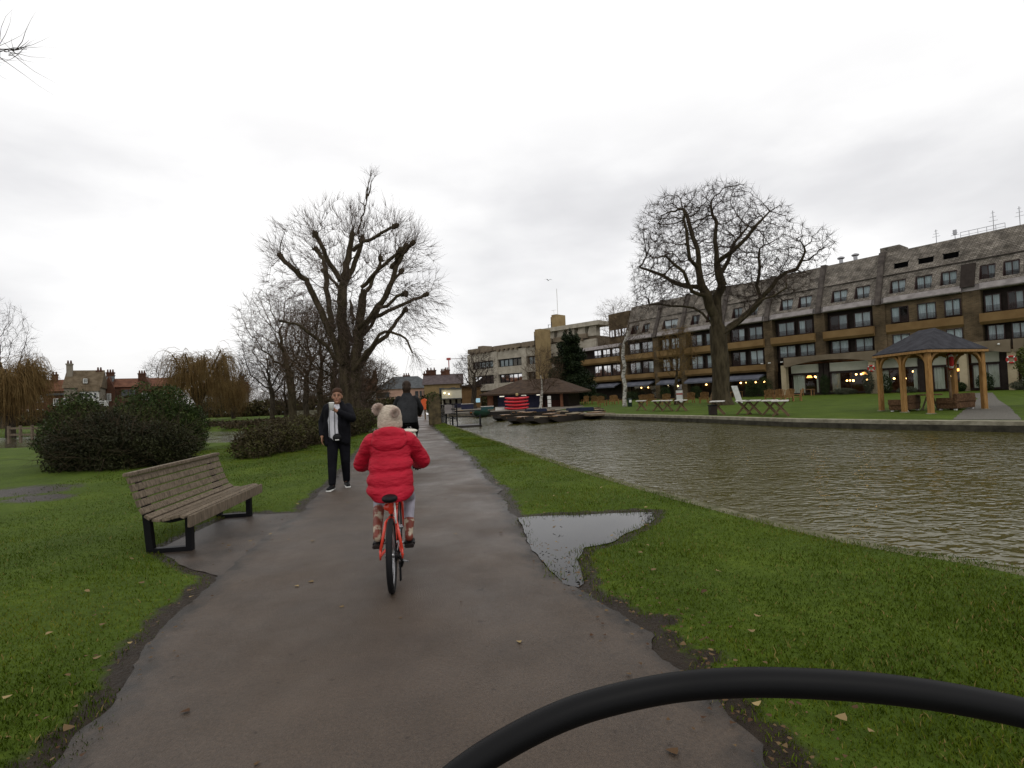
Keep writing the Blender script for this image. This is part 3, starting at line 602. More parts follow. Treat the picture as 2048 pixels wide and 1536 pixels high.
# the great horse chestnut on the hotel lawn
bx = G(1445, 810)
sc_ = bx.y/FPX
def cq(zx, zy, dy=0):      # zoom of the tree: 1140+.27344*zx, 350+.27344*zy
    p = D(1140+.27344*zx, 350+.27344*zy, bx.y)-bx; return (p.x, p.y+dy, p.z)
def chestnut():
    tp = [(0, 0, -.1), (-.1, 0, 1.2), cq(1105, 1450), cq(1095, 1330), cq(1085, 1200), cq(1075, 1100)]
    root = empty('chestnut_tree', (bx.x, bx.y, 0), 0, 'large spreading bare tree with dark forked trunk on the hotel lawn', 'tree')
    att = np.concatenate([ell_pts(n_, cq(x_, y_), (rx_, 4.4, rz_), .25) for n_, x_, y_, rx_, rz_ in ((1300, 750, 400, 3.1, 3.1), (1300, 1080, 320, 3.3, 2.9), (900, 1370, 450, 2.6, 2.8), (450, 1680, 580, 1.7, 2.0), (700, 650, 700, 2.3, 2.1), (600, 1130, 560, 3.2, 2.2), (700, 1420, 800, 3.4, 1.9), (350, 640, 880, 2.3, 1.2), (350, 1050, 780, 3.0, 1.2))])
    att = att[(att[:, 2] < 20)]
    nodes = [np.array(p, float) for p in tp]; par = [-1]+list(range(len(tp)-1))
    def chain(frm, pts):
        i = frm
        for p in pts:
            a = nodes[i]; b = np.array(p, float); n = max(1, int(np.linalg.norm(b-a)/.7))
            for k in range(1, n+1): nodes.append(a+(b-a)*k/n+rng.normal(0, .07, 3)*(k < n)); par.append(len(nodes)-2 if k > 1 else i)
            i = len(nodes)-1
        return i
    t = len(tp)-1
    f1 = chain(t, [cq(1010, 960, -.3), cq(950, 830, -.5), cq(920, 690, -.6)]); chain(f1, [cq(920, 550, -.4), cq(870, 380, -.2), cq(830, 250, 0)]); chain(f1, [cq(830, 650, -1.5), cq(800, 550, -2), cq(760, 400, -2.5)])
    chain(f1-2, [cq(820, 780, 1), cq(720, 690, 2), cq(560, 620, 2.5)]); chain(f1-3, [cq(850, 880, -1.5), cq(760, 760, -2.5), cq(620, 660, -3)])
    f2 = chain(t, [cq(1090, 950, .5), cq(1130, 800, .4), cq(1080, 640, .2)]); chain(f2, [cq(1070, 470, .3), cq(1090, 330, .5), cq(1050, 200, .6)]); chain(f2-1, [cq(1180, 650, 1.5), cq(1260, 480, 2), cq(1380, 330, 2.5)]); chain(f2, [cq(1170, 560, -1.5), cq(1250, 450, -2.5), cq(1330, 360, -3)])
    f3 = chain(t-1, [cq(1180, 1130, 1), cq(1330, 1010, 1.3), cq(1460, 900, 1.5), cq(1430, 780, 1.6)]); chain(f3, [cq(1450, 640, 1.5), cq(1450, 500, 1.5)]); chain(f3-3, [cq(1560, 740, 1), cq(1680, 680, .5), cq(1720, 560, 0)])
    chain(t-1, [cq(1200, 1080, -1.5), cq(1300, 950, -2.5), cq(1420, 890, -3.5)]); chain(t, [cq(950, 950, 1.5), cq(800, 920, 2.5), cq(650, 900, 3)])
    nodes, par = colonize_from(nodes, par, att, .4, 2.4, .5, 120, .28, (0, 0, .06))
    cnt = np.zeros(len(nodes)); has = np.zeros(len(nodes), bool); has[par[par >= 0]] = True; cnt[~has] = 1
    order = range(len(nodes)-1, 0, -1)
    for i in order: cnt[par[i]] += cnt[i]
    p = math.log(.66/.013)/math.log(cnt[0]); rd = .013*np.maximum(cnt, 1)**p; tr = Segs(); cr = Segs()
    for i in range(len(tp), len(nodes)): j = par[i]; (tr if rd[i] > .05 else cr).add(nodes[j], nodes[i], min(rd[j], rd[i]*1.3), rd[i])
    q_ = [np.array((0, 0, -.15)), np.array((-.03, 0, .35)), np.array((-.06, 0, .9))]+[np.array(p) for p in tp[1:]]; tr.t.append((q_, [1.0, .8, .7]+[rd[k]*1.03 for k in range(1, len(tp))]))
    for i in range(1, len(nodes)):
        if rd[i] < .05:
            d = nodes[i]-nodes[par[i]]; twig_fan(cr, nodes[i], d/(np.linalg.norm(d)+1e-9), 8 if not has[i] else 3, .8, .012, .6, (0, 0, .35), 3)
    tr.build('trunk', M_bark_green, root); cr.build('crown', M_twig, root)
chestnut()
GT = 'bare trees behind the pollard'
tree_px('bare_tree', 'mossy bare tree with upright crown left of the pollarded tree', 585, 52, -.1, 560, (470, 650), .36, M_bark_green, M_twig_red, dens=2.2, twl=1.2, twigs=4, group=GT)
tree_px('bare_tree', 'shaggy bare tree with dense brown twigs rising behind the walker', 640, 47, -.1, 600, (545, 735), .30, M_bark_green, M_twig_red, dens=2.4, twl=1.2, twigs=4, low=.15, group=GT)
tree_px('bare_tree', 'tall shaggy bare tree with ivy coloured shoots just left of the pollard trunk', 668, 43, -.1, 585, (590, 740), .3, M_bark_green, M_twig_red, dens=2.4, twl=1.2, twigs=4, low=.1, group=GT)
tree_px('bare_tree', 'upright narrow bare tree between the mossy tree and the shaggy ones', 612, 56, -.1, 590, (560, 672), .28, M_bark, M_twig_red, dens=2.2, twl=1.2, twigs=4, low=.08, group=GT)
tree_px('bare_tree', 'short dense brown thicket-like tree behind the low stone wall', 570, 66, -.1, 690, (515, 640), .22, M_bark, M_twig_red, dens=2.2, twl=1.2, twigs=5, low=.02, trunk_frac=.15, group=GT)
tree_px('bare_tree', 'short dense brown tree close behind the pollard trunk on its right', 700, 62, -.1, 700, (640, 770), .22, M_bark, M_twig_red, dens=1.8, twl=1.1, twigs=4, low=.05, trunk_frac=.15, group=GT)
tree_px('bare_tree', 'low wide bare tree with curved boughs between the willow and the mossy tree', 545, 58, -.1, 660, (468, 600), .24, M_bark, M_twig, group=GT, twigs=4)
tree_px('bare_tree', 'small rounded bare tree with low fork in front of the white cottage', 724, 60, 0, 712, (672, 800), .3, M_bark, M_twig_red, trunk_frac=.25, twigs=4, low=.2, twl=1.0)
tree_px('bare_tree', 'bare tree with crooked dark limbs against the concrete building', 948, 72, 0, 695, (900, 1000), .34, M_bark, M_twig, trunk_frac=.42, twl=.9, low=.25)
tree_px('bare_tree', 'grey bare tree cut by the left edge of the picture behind the willow', 8, 75, 0, 592, (-60, 62), .4, M_bark, M_twig, twigs=4, twl=1.2)
tree_px('bare_tree', 'pale bare tree with feathery crown behind the brown willow at the left', 62, 95, 0, 698, (15, 98), .3, M_bark, M_twig_red, twigs=4, twl=1.3)
tree_px('bare_tree', 'bare tree far behind the round willow on its left side', 322, 112, 0, 708, (285, 360), .3, M_bark, M_twig, twigs=4, twl=1.3)
tree_px('bare_tree', 'thin bare tree filling the gap between round willow and pollard', 482, 100, 0, 722, (445, 520), .3, M_bark, M_twig, twigs=4, twl=1.3)
tree_px('birch_tree', 'slender birch with white trunk among the garden chairs', 1249, 51, 0, 592, (1195, 1312), .17, M_birch, M_twig_red, trunk_frac=.55, low=.28, twl=1.1, twigs=3, tip=.009, twr=.009)
tree_px('birch_tree', 'pale many-stemmed birch in front of the boathouse roof', 1080, 56, -.05, 690, (1040, 1128), .15, M_birch, M_twig_red, trunk_frac=.22, low=.2, twl=.9, twigs=5, tip=.009, twr=.009, dens=1.6)
tree_px('young_tree', 'young drooping tree with thin olive shoots left of the large lawn tree', 1352, 50, 0, 640, (1310, 1400), .14, M_bark_green, M_willow, trunk_frac=.3, low=.28, twl=.9, twigs=4, bend=(0, 0, -.9))
tree_px('bare_tree', 'reddish bare treetop showing above the brick hotel block', 1240, 130, 0, 588, (1185, 1295), .3, M_twig_red, M_twig_red, twl=1.4, twigs=4, low=.55, trunk_frac=.7)
# tree outside the left edge whose twigs hang into the top corner
_b = D(-560, 800, 9); 
def corner_tree():
    base = (-14.5, 8.4, 0); root = empty('overhanging_tree', base, 0, 'bare tree outside the picture with twigs reaching into the upper left corner', 'tree'); tr = Segs(); cr = Segs()
    tipc = np.array(D(54, 98, 9.0))-np.array(base); tr.poly([(0, 0, -.1), (.1, 0, 2.5), (.2, .1, 5), (.9, .2, 6.6)], .3, .16); tr.poly([(.2, .1, 5), (-1.5, .5, 7.5), (-2.5, .6, 9.5)], .15, .05); tr.poly([(.9, .2, 6.6), (.8, -.5, 8.6), (1.2, -1, 10)], .13, .04)
    a = np.array((.9, .2, 6.6)); b = tipc+np.array((-1.0, 0, -.05)); tr.poly([a, a+(b-a)*.35+np.array((0, 0, .5)), a+(b-a)*.7+np.array((0, 0, .5)), b], .12, .035)
    for t in np.linspace(.1, 1, 12):
        p = b+(tipc-b)*t*.8; twig_fan(cr, p, np.array((.8, 0, .15)), 2, .75, .007, .6, (0, 0, .05), 4)
        twig_fan(cr, p+rng.normal(0, .06, 3), np.array((.7, 0, -.1)), 2, .3, .006, .6, (0, 0, .1), 3)
    cr.poly([b, b+(tipc-b)*.45+np.array((0, 0, .05)), tipc], .02, .006)
    for p in ((-1.5, .5, 7.5), (-2.5, .6, 9.5), (1.2, -1, 10), (.8, -.5, 8.6)): twig_fan(cr, p, np.array((0, 0, 1.)), 25, 1.6, .015, .8, (0, 0, .2), 3)
    tr.build('trunk', M_bark, root); cr.build('crown', M_twig, root)
corner_tree()
# willows
def willow(pxb, Y, z0, top, cols, label, n=900, m=None, R=.4):
    base = D(pxb, 800, Y); base.z = z0; H = D(pxb, top, Y).z-z0; xl = D(cols[0], 750, Y).x-base.x; xr = D(cols[1], 750, Y).x-base.x; root = empty('willow_tree', base, 0, label, 'tree', None); tr = Segs(); cr = Segs()
    cx = (xl+xr)/2; rx = (xr-xl)/2
    for k in range(17):
        a = k*2*PI/17+rng.normal(0, .2); e = np.array((cx+rx*.62*math.cos(a)*(.5+.5*rng.random()), rx*.6*math.sin(a), H*(.55+.4*rng.random()))); s0 = np.array((rng.normal(0, .1), 0, H*.22)); mid = (s0+e)/2+np.array((0, 0, H*.06)); tr.poly([s0, mid, e], R*.42, .07)
        for _ in range(n//14):
            p = e+(mid-e)*rng.random()*.8+rng.normal(0, .35, 3); d = np.array((p[0]-cx, p[1], 0))/(rx+.01)*.8+rng.normal(0, .45, 3)+np.array((0, 0, .55)); L = H*(.18+.36*rng.random()); sg = 7; aa = p; r = .022
            for i in range(sg):
                d = d*.72+np.array((0, 0, -.42)); q = d/(np.linalg.norm(d)+1e-9); bb = aa+q*L/sg
                if bb[2] < .25: break
                cr.add(aa, bb, r*(1-i/(sg+2)), r*(1-(i+1)/(sg+2))); aa = bb
                if rng.random() < .5: t = rng.normal(0, .6, 3)+q; cr.add(bb, bb+t*.35, r*.5, r*.25)
    tr.poly([(0, 0, -.2), (0, 0, H*.12), (.05, 0, H*.26)], R, R*.7); tr.build('trunk', M_bark, root); cr.build('crown', m or M_willow, root); return root
M_willow_dark = mat('dull_willow_shoots', (.11, .065, .025), .85, (.20, .13, .05), .8)
willow(398, 66, -.1, 692, (312, 492), 'round golden brown willow with drooping shoots behind the evergreen bush', 1500)
willow(20, 47, -.1, 712, (-60, 96), 'brown weeping willow at the left edge beside the low wooden fence', 1700)
willow(466, 74, -.1, 736, (432, 500), 'smaller brown willow standing just right of the round golden one', 700, M_willow_dark, .3)

# ---------------------------------------------------------------- bushes
def leaf_mat(name, c1, c2, c3=None):
    m = mat(name, c1, .6, c2, attr='tone', lo=0, hi=1, spec=.1)
    if c3:
        r = [n for n in m.node_tree.nodes if n.type == 'VALTORGB'][0]; e = r.color_ramp.elements.new(.5); e.color = (*c2, 1); r.color_ramp.elements[-1].color = (*c3, 1)
    return m
def leaves(name, blobs, n, size, m, parent, shell=.55, seed=0, flat=.0):
    wt = np.array([r[0]*r[1]+r[1]*r[2]+r[0]*r[2] for c, r in blobs]); wt /= wt.sum(); P = []; T = []
    for (c, r), w_ in zip(blobs, wt):
        k = int(n*w_); v = rng.normal(size=(k, 3)); v /= np.linalg.norm(v, axis=1, keepdims=True); rr = (shell**3+(1-shell**3)*rng.random(k))**(1/3)
        lump = 1+.46*(fbm(v[:, 0]*2+c[0]+v[:, 2], v[:, 1]*2+v[:, 2]*1.7, 1.6, 40+seed)-.47)*2
        p = np.array(c)+v*(rr*lump)[:, None]*np.array(r); P.append(p); T.append(np.clip(.15+.75*fbm(p[:, 0]+p[:, 2]*.7, p[:, 1]+p[:, 2], 1.5, 50+seed)+.3*(rng.random(k)-.5), 0, 1))
    P = np.concatenate(P); T = np.concatenate(T); kp = P[:, 2] > .01; P = P[kp]; T = T[kp]; k = len(P); s = size*(.55+.8*rng.random(k))
    a = rng.normal(size=(k, 3)); a[:, 2] *= 1-flat; a /= np.linalg.norm(a, axis=1, keepdims=True); b = np.cross(a, rng.normal(size=(k, 3))); b /= np.linalg.norm(b, axis=1, keepdims=True)+1e-9
    V = np.stack([P-a*s[:, None], P+b*s[:, None]*.5, P+a*s[:, None], P-b*s[:, None]*.5], 1).reshape(-1, 3)
    F = np.arange(4*k).reshape(-1, 4); return npmesh(name, V, F, m, parent, attrs={'tone': np.repeat(T, 4)})
def stems(n, blobs, parent, m, r=.006, L=.7, name='stem', up=.4):
    sg = Segs()
    for _ in range(n):
        c, rr = blobs[rng.integers(len(blobs))]; v = rng.normal(size=3); v /= np.linalg.norm(v); p = np.array(c)+v*np.array(rr)*(.55+.5*rng.random())
        if p[2] < .05: continue
        twig_fan(sg, p, v*.6+np.array((0, 0, up)), 1, L, r, .5, (0, 0, -.25), 4)
    return tag(sg.build(name, m, parent), kind='stuff')
M_ivy = leaf_mat('ivy_leaves', (.010, .022, .006), (.028, .045, .010), (.075, .085, .022))
M_bramble = leaf_mat('bramble_leaves', (.010, .012, .006), (.022, .023, .010), (.045, .052, .016))
M_bramble_red = leaf_mat('bramble_red_leaves', (.024, .014, .010), (.042, .033, .015), (.085, .095, .024))
M_stem = mat('bramble_stem', (.034, .026, .016), .8, (.075, .056, .034), 3)
def bush(name, loc, blobs, n, size, m, label, nst=0, group=None, core=True, mst=None, shell=.55, cat='bush', L=.7):
    root = empty(name, loc, 0, label, cat, group); leaves('foliage', blobs, n, size, m, root, shell, seed=int(loc[0]*7) % 50)
    if nst: stems(nst, blobs, root, mst or M_stem, L=L)
    return root
g = G(215, 948); 
bush('bramble_bush', (g.x+.15, g.y+1.1, 0), [((-1.75, 0, .5), (.8, .8, .85)), ((-1.15, .2, .8), (.8, .8, .8)), ((-.2, 0, .45), (1.1, 1, .72)), ((.3, .3, .5), (.8, .9, .72)), ((-.9, -.2, .5), (1.2, .9, .75))], 50000, .036, M_bramble, 'dark tangled bramble thicket on the grass behind the bench', 1000, L=1.0)
g = G(335, 930)
bush('evergreen_bush', (g.x-3.0, g.y+3.6, 0), [((.25, 0, 1.3), (1.15, 1.3, 1.15)), ((-.9, .3, .95), (.95, 1.1, .85)), ((1.0, .2, .9), (.85, 1.0, .9)), ((.1, 0, .5), (1.8, 1.3, .6))], 42000, .042, M_ivy, 'rounded dark green ivy bush standing behind the bramble thicket', 420)
g = G(150, 900)
bush('evergreen_bush', (-12.95, 15.5, 0), [((0, 0, 1.25), (.75, .7, .85)), ((.6, .1, .95), (.65, .6, .65)), ((-.45, 0, .8), (.7, .7, .7))], 20000, .04, M_ivy, 'small dark green bush with pointed top at the left of the thicket', 380)
# bramble hedge right of the bench: a run of overlapping clumps
HB = []
for t in np.linspace(0, 1, 9):
    p = Vector((-7.45, 15.3, 0)).lerp(Vector((-7.6, 25.5, 0)), t); HB.append(((p.x+7.9-.3*rng.random(), p.y-15, (.32+.22*t+.1*rng.random())), (.6+.35*t+.2*rng.random(), .85, .46+.24*t+.2*rng.random())))
bush('bramble_hedge', (-7.9, 15, 0), HB, 46000, .042, M_bramble_red, 'low reddish green bramble hedge along the stream bank right of the bench', 700, cat='hedge', L=.8)
bush('bank_shrub', (-9.6, 20.5, -.15), [((0, 0, .3), (1.2, .7, .5)), ((1, .5, .3), (.9, .7, .5))], 7000, .05, leaf_mat('yellow_green_leaves', (.03, .035, .01), (.07, .07, .018), (.14, .13, .03)), 'low yellow green shrub at the water edge between thicket and bramble hedge', 80)
# conifer by the boathouse
def conifer(px, Y, top, width, label):
    base = D(px, 800, Y); base.z = -.1; H = D(px, top, Y).z+.1; root = empty('yew_tree', base, 0, label, 'tree'); sg = Segs(); sg.poly([(0, 0, -.1), (0, 0, H*.9)], .22, .04); sg.build('trunk', M_bark, root); B = []
    for k in range(80):
        t = rng.random()**.9; z = H*(.08+.82*t); r = width*(1-t*.5)*(.45+.55*rng.random()); a = rng.random()*6.28; s = .55+.7*(1-t); B.append(((r*.75*math.cos(a), r*.75*math.sin(a), z), (s*1.25, s*1.25, s*.8)))
    B += [((-.5, 0, H*.93), (.35, .35, .6)), ((.35, 0, H*.96), (.3, .3, .65)), ((1.1, .2, H*.9), (.4, .4, .5))]
    leaves('crown', B, 36000, .15, leaf_mat('yew_leaves', (.005, .010, .004), (.012, .02, .007), (.028, .038, .012)), root, .3)
conifer(1142, 74, 658, 3.9, 'dark evergreen tree between the boathouse and the hotel')
# ---------------------------------------------------------------- the riverside hotel
M_hbrick = brick_mat('tan_brick', (.135, .094, .052), (.085, .06, .034), (.12, .098, .068), .3, .11, .55)
M_hband = mat('tan_render_band', (.165, .10, .042), .85, (.225, .145, .064), .6, .15, 6)
M_fascia = mat('concrete_fascia', (.14, .11, .074), .85, (.205, .165, .115), .5, .15, 5)
M_roof = brick_mat('weathered_shingles', (.25, .222, .19), (.155, .136, .112), (.07, .06, .05), .3, .17, .55, 1.3)
M_eave = mat('grey_lead', (.19, .17, .165), .7, (.30, .275, .265), 1.5, .3, 6)
M_fin = mat('dark_shingles', (.045, .038, .034), .9, (.10, .085, .075), 2, .5, 8)
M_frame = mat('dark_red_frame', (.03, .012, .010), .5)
M_dark = mat('dark_interior', (.012, .010, .009), .8)
M_panel = mat('dark_brown_panel', (.022, .016, .013), .7, (.034, .026, .022), 2)
M_net = mat('net_curtain', (.38, .42, .44), .9, (.56, .60, .62), 2.5, stretch=(6, 6, .3))
M_cream = mat('cream_panel', (.42, .42, .34), .8, (.52, .52, .43), .8)
M_creamcol = mat('cream_column', (.33, .27, .17), .85, (.43, .36, .24), 1)
M_lamp = mat('warm_lamp', (1, .55, .18), emit=10)
M_glow = mat('lamp_shade_glow', (1, .42, .10), emit=3.2)
M_awn = mat('slate_blue_awning', (.07, .075, .095), .7, (.12, .125, .15), 1)
M_green_lamp = mat('green_lamp', (.3, 1, .5), emit=2.5)
hotel = empty('hotel_building', (48.6, 48.8, 0), math.atan2(.810, -.586), 'long stepped riverside hotel of tan brick bands under a weathered shingle mansard roof', 'building')
HP = hotel.matrix_world
def roof_o(z): return .25-(z-10.5)*.46
PIERS = [(-10.2, -9), (3.1, 4.5), (11.2, 12.4), (17.5, 18.7), (23.9, 25.1), (30.4, 31.6), (37.2, 38.4), (42.3, 43.4), (49.1, 50.5)]
BAYS = [(-9, 3.1), (4.5, 11.2), (12.4, 17.5), (18.7, 23.9), (25.1, 30.4), (31.6, 37.2), (38.4, 42.3), (43.4, 49.1), (50.5, 61)]
mb = MB(); mb.box(-10, 49.4, -9, -.45, 0, 10.2); mb.box(49.4, 61, -9, -.45, 0, 9.4); o = mb.build('wall', M_panel, hotel)
for a, b in PIERS:
    mb = MB(); mb.box(a, b, -.7, .25, 3.2 if a > 22 else 4.3, 10.1 if a < 49 else 9.4)
    if a > 23: mb.box(a+.1, b-.1, -.7, .2, 0, 3.2)
    mb.build('pier', M_hbrick, hotel)
MB().box(60.6, 61, -9, .2, 0, 9.4).build('end_wall', M_hbrick, hotel)
for i, (a, b) in enumerate(BAYS):
    out_ = .62 if i not in (1,) else .3
    for z0, z1 in ((6.5, 7.6),)+(((3.3, 4.25),) if a > 22 else ()):
        # balcony-like band with a bevelled lower edge
        mb = MB(); mb.prism([(-.7, z0+.25), (-.7, z1), (out_, z1), (out_, z0+.28), (out_-.25, z0)], a-.12 if out_ > .5 else a, b+.12 if out_ > .5 else b, lambda u, v, t: (t, u, v)); mb.build('balcony_band', M_hband, hotel)
    if i == 1:   # brick between the windows of the flush bay
        pass
mb = MB(); mb.box(4.5, 11.2, -.5, .12, 4.8, 4.86)
for z0, z1 in ((4.86, 6.5), (7.6, 9.9)):
    for a, b in ((4.5, 4.62), (6.02, 6.68), (8.32, 9.06), (10.72, 11.2)): mb.box(a, b, -.5, .12, z0, z1)
    mb.box(4.62, 10.72, -.5, .1, 6.42 if z0 < 6 else 9.4, z1)
mb.build('infill_wall', M_hbrick, hotel)
def window(s0, s1, z0, z1, o, kind='net', bars=True):
    fr = MB(); t = .07; m = (s0+s1)/2
    for a, b, c, d in ((s0, s1, z0, z0+t), (s0, s1, z1-t, z1), (s0, s0+t, z0+t, z1-t), (s1-t, s1, z0+t, z1-t), (m-t*.6, m+t*.6, z0+t, z1-t)): fr.box(a, b, o, o+.09, c, d)
    f = fr.build('window', M_frame, hotel)
    MB().add([(s0+t, o+.035, z0+t), (s1-t, o+.035, z0+t), (s1-t, o+.035, z1-t), (s0+t, o+.035, z1-t)], [(0, 1, 2, 3)]).build('pane', M_glass, f)
    r = random.Random(int(s0*97+z0*13)); c = MB(); zb = z0+t
    # gathered net curtains with soft folds
    gaps = {'net': r.choice([(0, 1), (0, 1), (0, 1), (0, .48), (.08, 1), (.52, 1)]), 'open': (0, .35)}[kind]; a = s0+t+(s1-s0-2*t)*gaps[0]; b = s0+t+(s1-s0-2*t)*gaps[1]; n = 24; vs = []
    for i in range(n+1): x = a+(b-a)*i/n; y = o-.12+.03*math.sin(i*1.9); vs += [(x, y, zb), (x, y, z1-t)]
    c.add(vs, [(2*i, 2*i+2, 2*i+3, 2*i+1) for i in range(n)]); c.build('curtain', M_net, f)
    if bars:
        g_ = MB(); h = z0+(z1-z0)*.36
        for k in range(7): z = z0+.08+(h-z0-.08)*k/6; g_.box(s0+.02, s1-.02, o+.16, o+.19, z-.016, z+.016)
        for x in (s0+.05, m, s1-.05): g_.box(x-.02, x+.02, o+.13, o+.16, z0+.02, h+.02)
        g_.build('guard_rail', M_frame, f)
W2 = [(.1, 1.25), (1.75, 2.95), (-1.7, -.6), (4.65, 6.0), (6.7, 8.3), (9.1, 10.7), (12.75, 14.5), (15.2, 17.1), (19.1, 20.8), (21.3, 23.4), (25.5, 27.4), (28, 29.9), (32, 34.1), (34.7, 36.7), (38.7, 40.2), (40.6, 42), (43.8, 46), (46.5, 48.7), (51.0, 52.8), (53.2, 55), (55.4, 57.2)]
W1 = [(-.1, 1.1), (1.6, 2.85), (-1.8, -.6), (4.65, 6.0), (6.7, 8.3), (9.1, 10.7), (12.7, 14.5), (15.2, 17.1), (19.0, 20.8), (21.3, 23.4)]
for a, b in W2: window(a, b, 7.72 if a < 49 else 7.7, 9.45 if a < 49 else 9.1, .02 if 4.5 < a < 11 else -.36)
for a, b in W1: window(a, b, 4.9, 6.42, .02 if 4.5 < a < 11 else -.36)
for a, b in W2[10:]: window(a, b, 4.35, 6.25, -.36)
# eaves: grey lead band, deeper in the projecting bays
mb = MB()
for i, (a, b) in enumerate(BAYS[:-1]):
    mb.prism([(-.5, 9.95), (.55, 9.95), (.62, 10.05), (.38, 10.62), (-.5, 10.62)], a, b, lambda u, v, t: (t, u, v))
for a, b in PIERS[1:-1]: mb.prism([(-.5, 10.0), (.3, 10.0), (.15, 10.6), (-.5, 10.6)], a, b, lambda u, v, t: (t, u, v))
mb.prism([(-.5, 9.2), (.7, 9.2), (.3, 9.75), (-.5, 9.9)], 50.5, 61.1, lambda u, v, t: (t, u, v))
mb.build('eave', M_eave, hotel)
# mansard slope, cut round the dormer windows
DORM = [(-.9, .0), (.25, 1.45), (2.0, 3.2), (4.95, 6.3), (7.0, 8.5), (9.35, 10.8), (12.75, 14.3), (15.1, 16.8), (19.1, 20.7), (21.4, 23), (26, 27.4), (28.3, 29.7), (32.3, 33.8), (35, 36.4), (38.9, 41.7), (44.4, 45.8), (46.8, 48.2)]
RIDGE = 16.0; S0, S1 = -3.2, 49.4
def slope(mb, a, b, z0, z1, lift=0): mb.prism([(roof_o(z0)+lift, z0), (roof_o(z0)+lift-.3, z0), (roof_o(z1)+lift-.3, z1), (roof_o(z1)+lift, z1)], a, b, lambda u, v, t: (t, u, v))
mb = MB(); slope(mb, S0, S1, 10.62, 11.0); slope(mb, S0, S1, 12.5, 13.25); x = S0
for a, b in DORM+[(S1, S1)]:
    if a-x > .02: slope(mb, x, a, 11.0, 12.5)
    x = b
LOUV = [(4.9, 6.2), (7.0, 8.35), (9.25, 10.6)]
slope(mb, S0, 11.5, 13.25, 13.85, .14); slope(mb, S0, 11.5, 14.5, RIDGE, .14); slope(mb, 11.5, S1, 13.25, RIDGE, .14); x = S0
for a, b in LOUV+[(11.5, 11.5)]: slope(mb, x, a, 13.85, 14.5, .14); x = b
# gable cheeks, flat top and back
mb.prism([(.25, 10.55), (roof_o(RIDGE)+.14, RIDGE), (-8.6, RIDGE), (-8.9, 10.55)], S0-.25, S0-.002, lambda u, v, t: (t, u, v))
mb.box(S0, S1, -8.6, roof_o(RIDGE)-.1, RIDGE-.4, RIDGE-.02); mb.box(S0, S1, -8.9, -8.5, 10, RIDGE-.4)
mb.build('mansard_roof', M_roof, hotel)
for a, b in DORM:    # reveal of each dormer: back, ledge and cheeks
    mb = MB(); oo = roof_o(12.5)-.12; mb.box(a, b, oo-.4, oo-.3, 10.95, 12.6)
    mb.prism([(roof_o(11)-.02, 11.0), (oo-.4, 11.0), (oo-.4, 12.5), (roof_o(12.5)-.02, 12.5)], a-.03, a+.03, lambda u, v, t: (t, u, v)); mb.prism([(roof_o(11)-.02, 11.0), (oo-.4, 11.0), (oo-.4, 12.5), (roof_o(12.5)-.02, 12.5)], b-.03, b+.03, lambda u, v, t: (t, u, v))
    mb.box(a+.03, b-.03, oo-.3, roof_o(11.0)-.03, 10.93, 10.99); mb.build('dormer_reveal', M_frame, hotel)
for a, b in DORM: window(a+.04, b-.04, 11.0, 12.45, roof_o(12.5)-.1, 'net', True)
for a, b in LOUV:
    mb = MB(); oo = roof_o(14.5)+.02; mb.box(a, b, oo-.3, oo-.2, 13.8, 14.55)
    for k in range(6): z = 13.9+k*.1; mb.beam((a, oo-.1, z), (b, oo-.1, z), .16, .03, (0, .5, 1))
    for q in (a, b): mb.box(q-.05, q+.05, oo-.2, oo+.16, 13.8, 14.55)
    mb.build('louvre', M_black, hotel)
mb = MB()
for a, b in ((S0, 11.3), (12.6, 17.4), (18.9, 23.8), (25.2, 30.3), (31.8, 37.1)): mb.box(a, b, roof_o(13.3)-.05, roof_o(13.3)+.2, 13.2, 13.28)
mb.build('roof_groove_shade', M_fin, hotel)  # dark strips stand in for the shaded groove at the roofing step
mb = MB(); mb.prism([(roof_o(10.5)+.25, 10.4), (roof_o(12.8)+.3, 12.85), (roof_o(12.8)-.2, 12.85), (roof_o(10.5)-.2, 10.4)], 3.5, 4.6, lambda u, v, t: (t, u, v)); mb.build('louvred_door', M_panel, hotel)
for s in (11.8, 18.1, 24.5, 31.0, 37.8, 42.8):
    mb = MB(); mb.prism([(.72, 9.9), (roof_o(RIDGE)+.62, RIDGE+.1), (roof_o(RIDGE)-.4, RIDGE+.1), (-.3, 9.9)], s-.28, s+.28, lambda u, v, t: (t, u, v)); mb.build('fire_parapet', M_fin, hotel)
mb = MB(); mb.box(10.3, 12.2, -5.2, -2.4, 15.9, 16.75); mb.build('roof_plant_box', M_roof, hotel)
mb = MB(); mb.box(49.4, 54.2, -9.6, -1.3, 9.6, 15.4); mb.build('tower_block', M_hbrick, hotel)
for a, b in ((49.8, 51.1), (51.3, 52.6), (52.8, 54.0)): window(a, b, 11.2, 12.5, -1.26, 'open', False)
for s, z in ((16.8, 16.0), (15.2, 16.0)):
    mb = MB(); mb.lathe([(.22, z-.1), (.22, z+.75), (.3, z+.75), (.42, z+.85), (.42, z+.95), (.15, z+1.1)], (s, -3.6, 0), 12); mb.build('roof_vent', M_steel, hotel)
mb = MB(); zz = RIDGE
for s in np.arange(1.6, 5.2, .7): mb.tube([(s, -3.2, zz-.1), (s, -3.2, zz+.75)], .025, 5)
mb.tube([(1.6, -3.2, zz+.75), (5.1, -3.2, zz+.75)], .03, 5); mb.tube([(1.6, -3.2, zz+.4), (5.1, -3.2, zz+.4)], .02, 5); mb.build('roof_railing', M_steel, hotel)
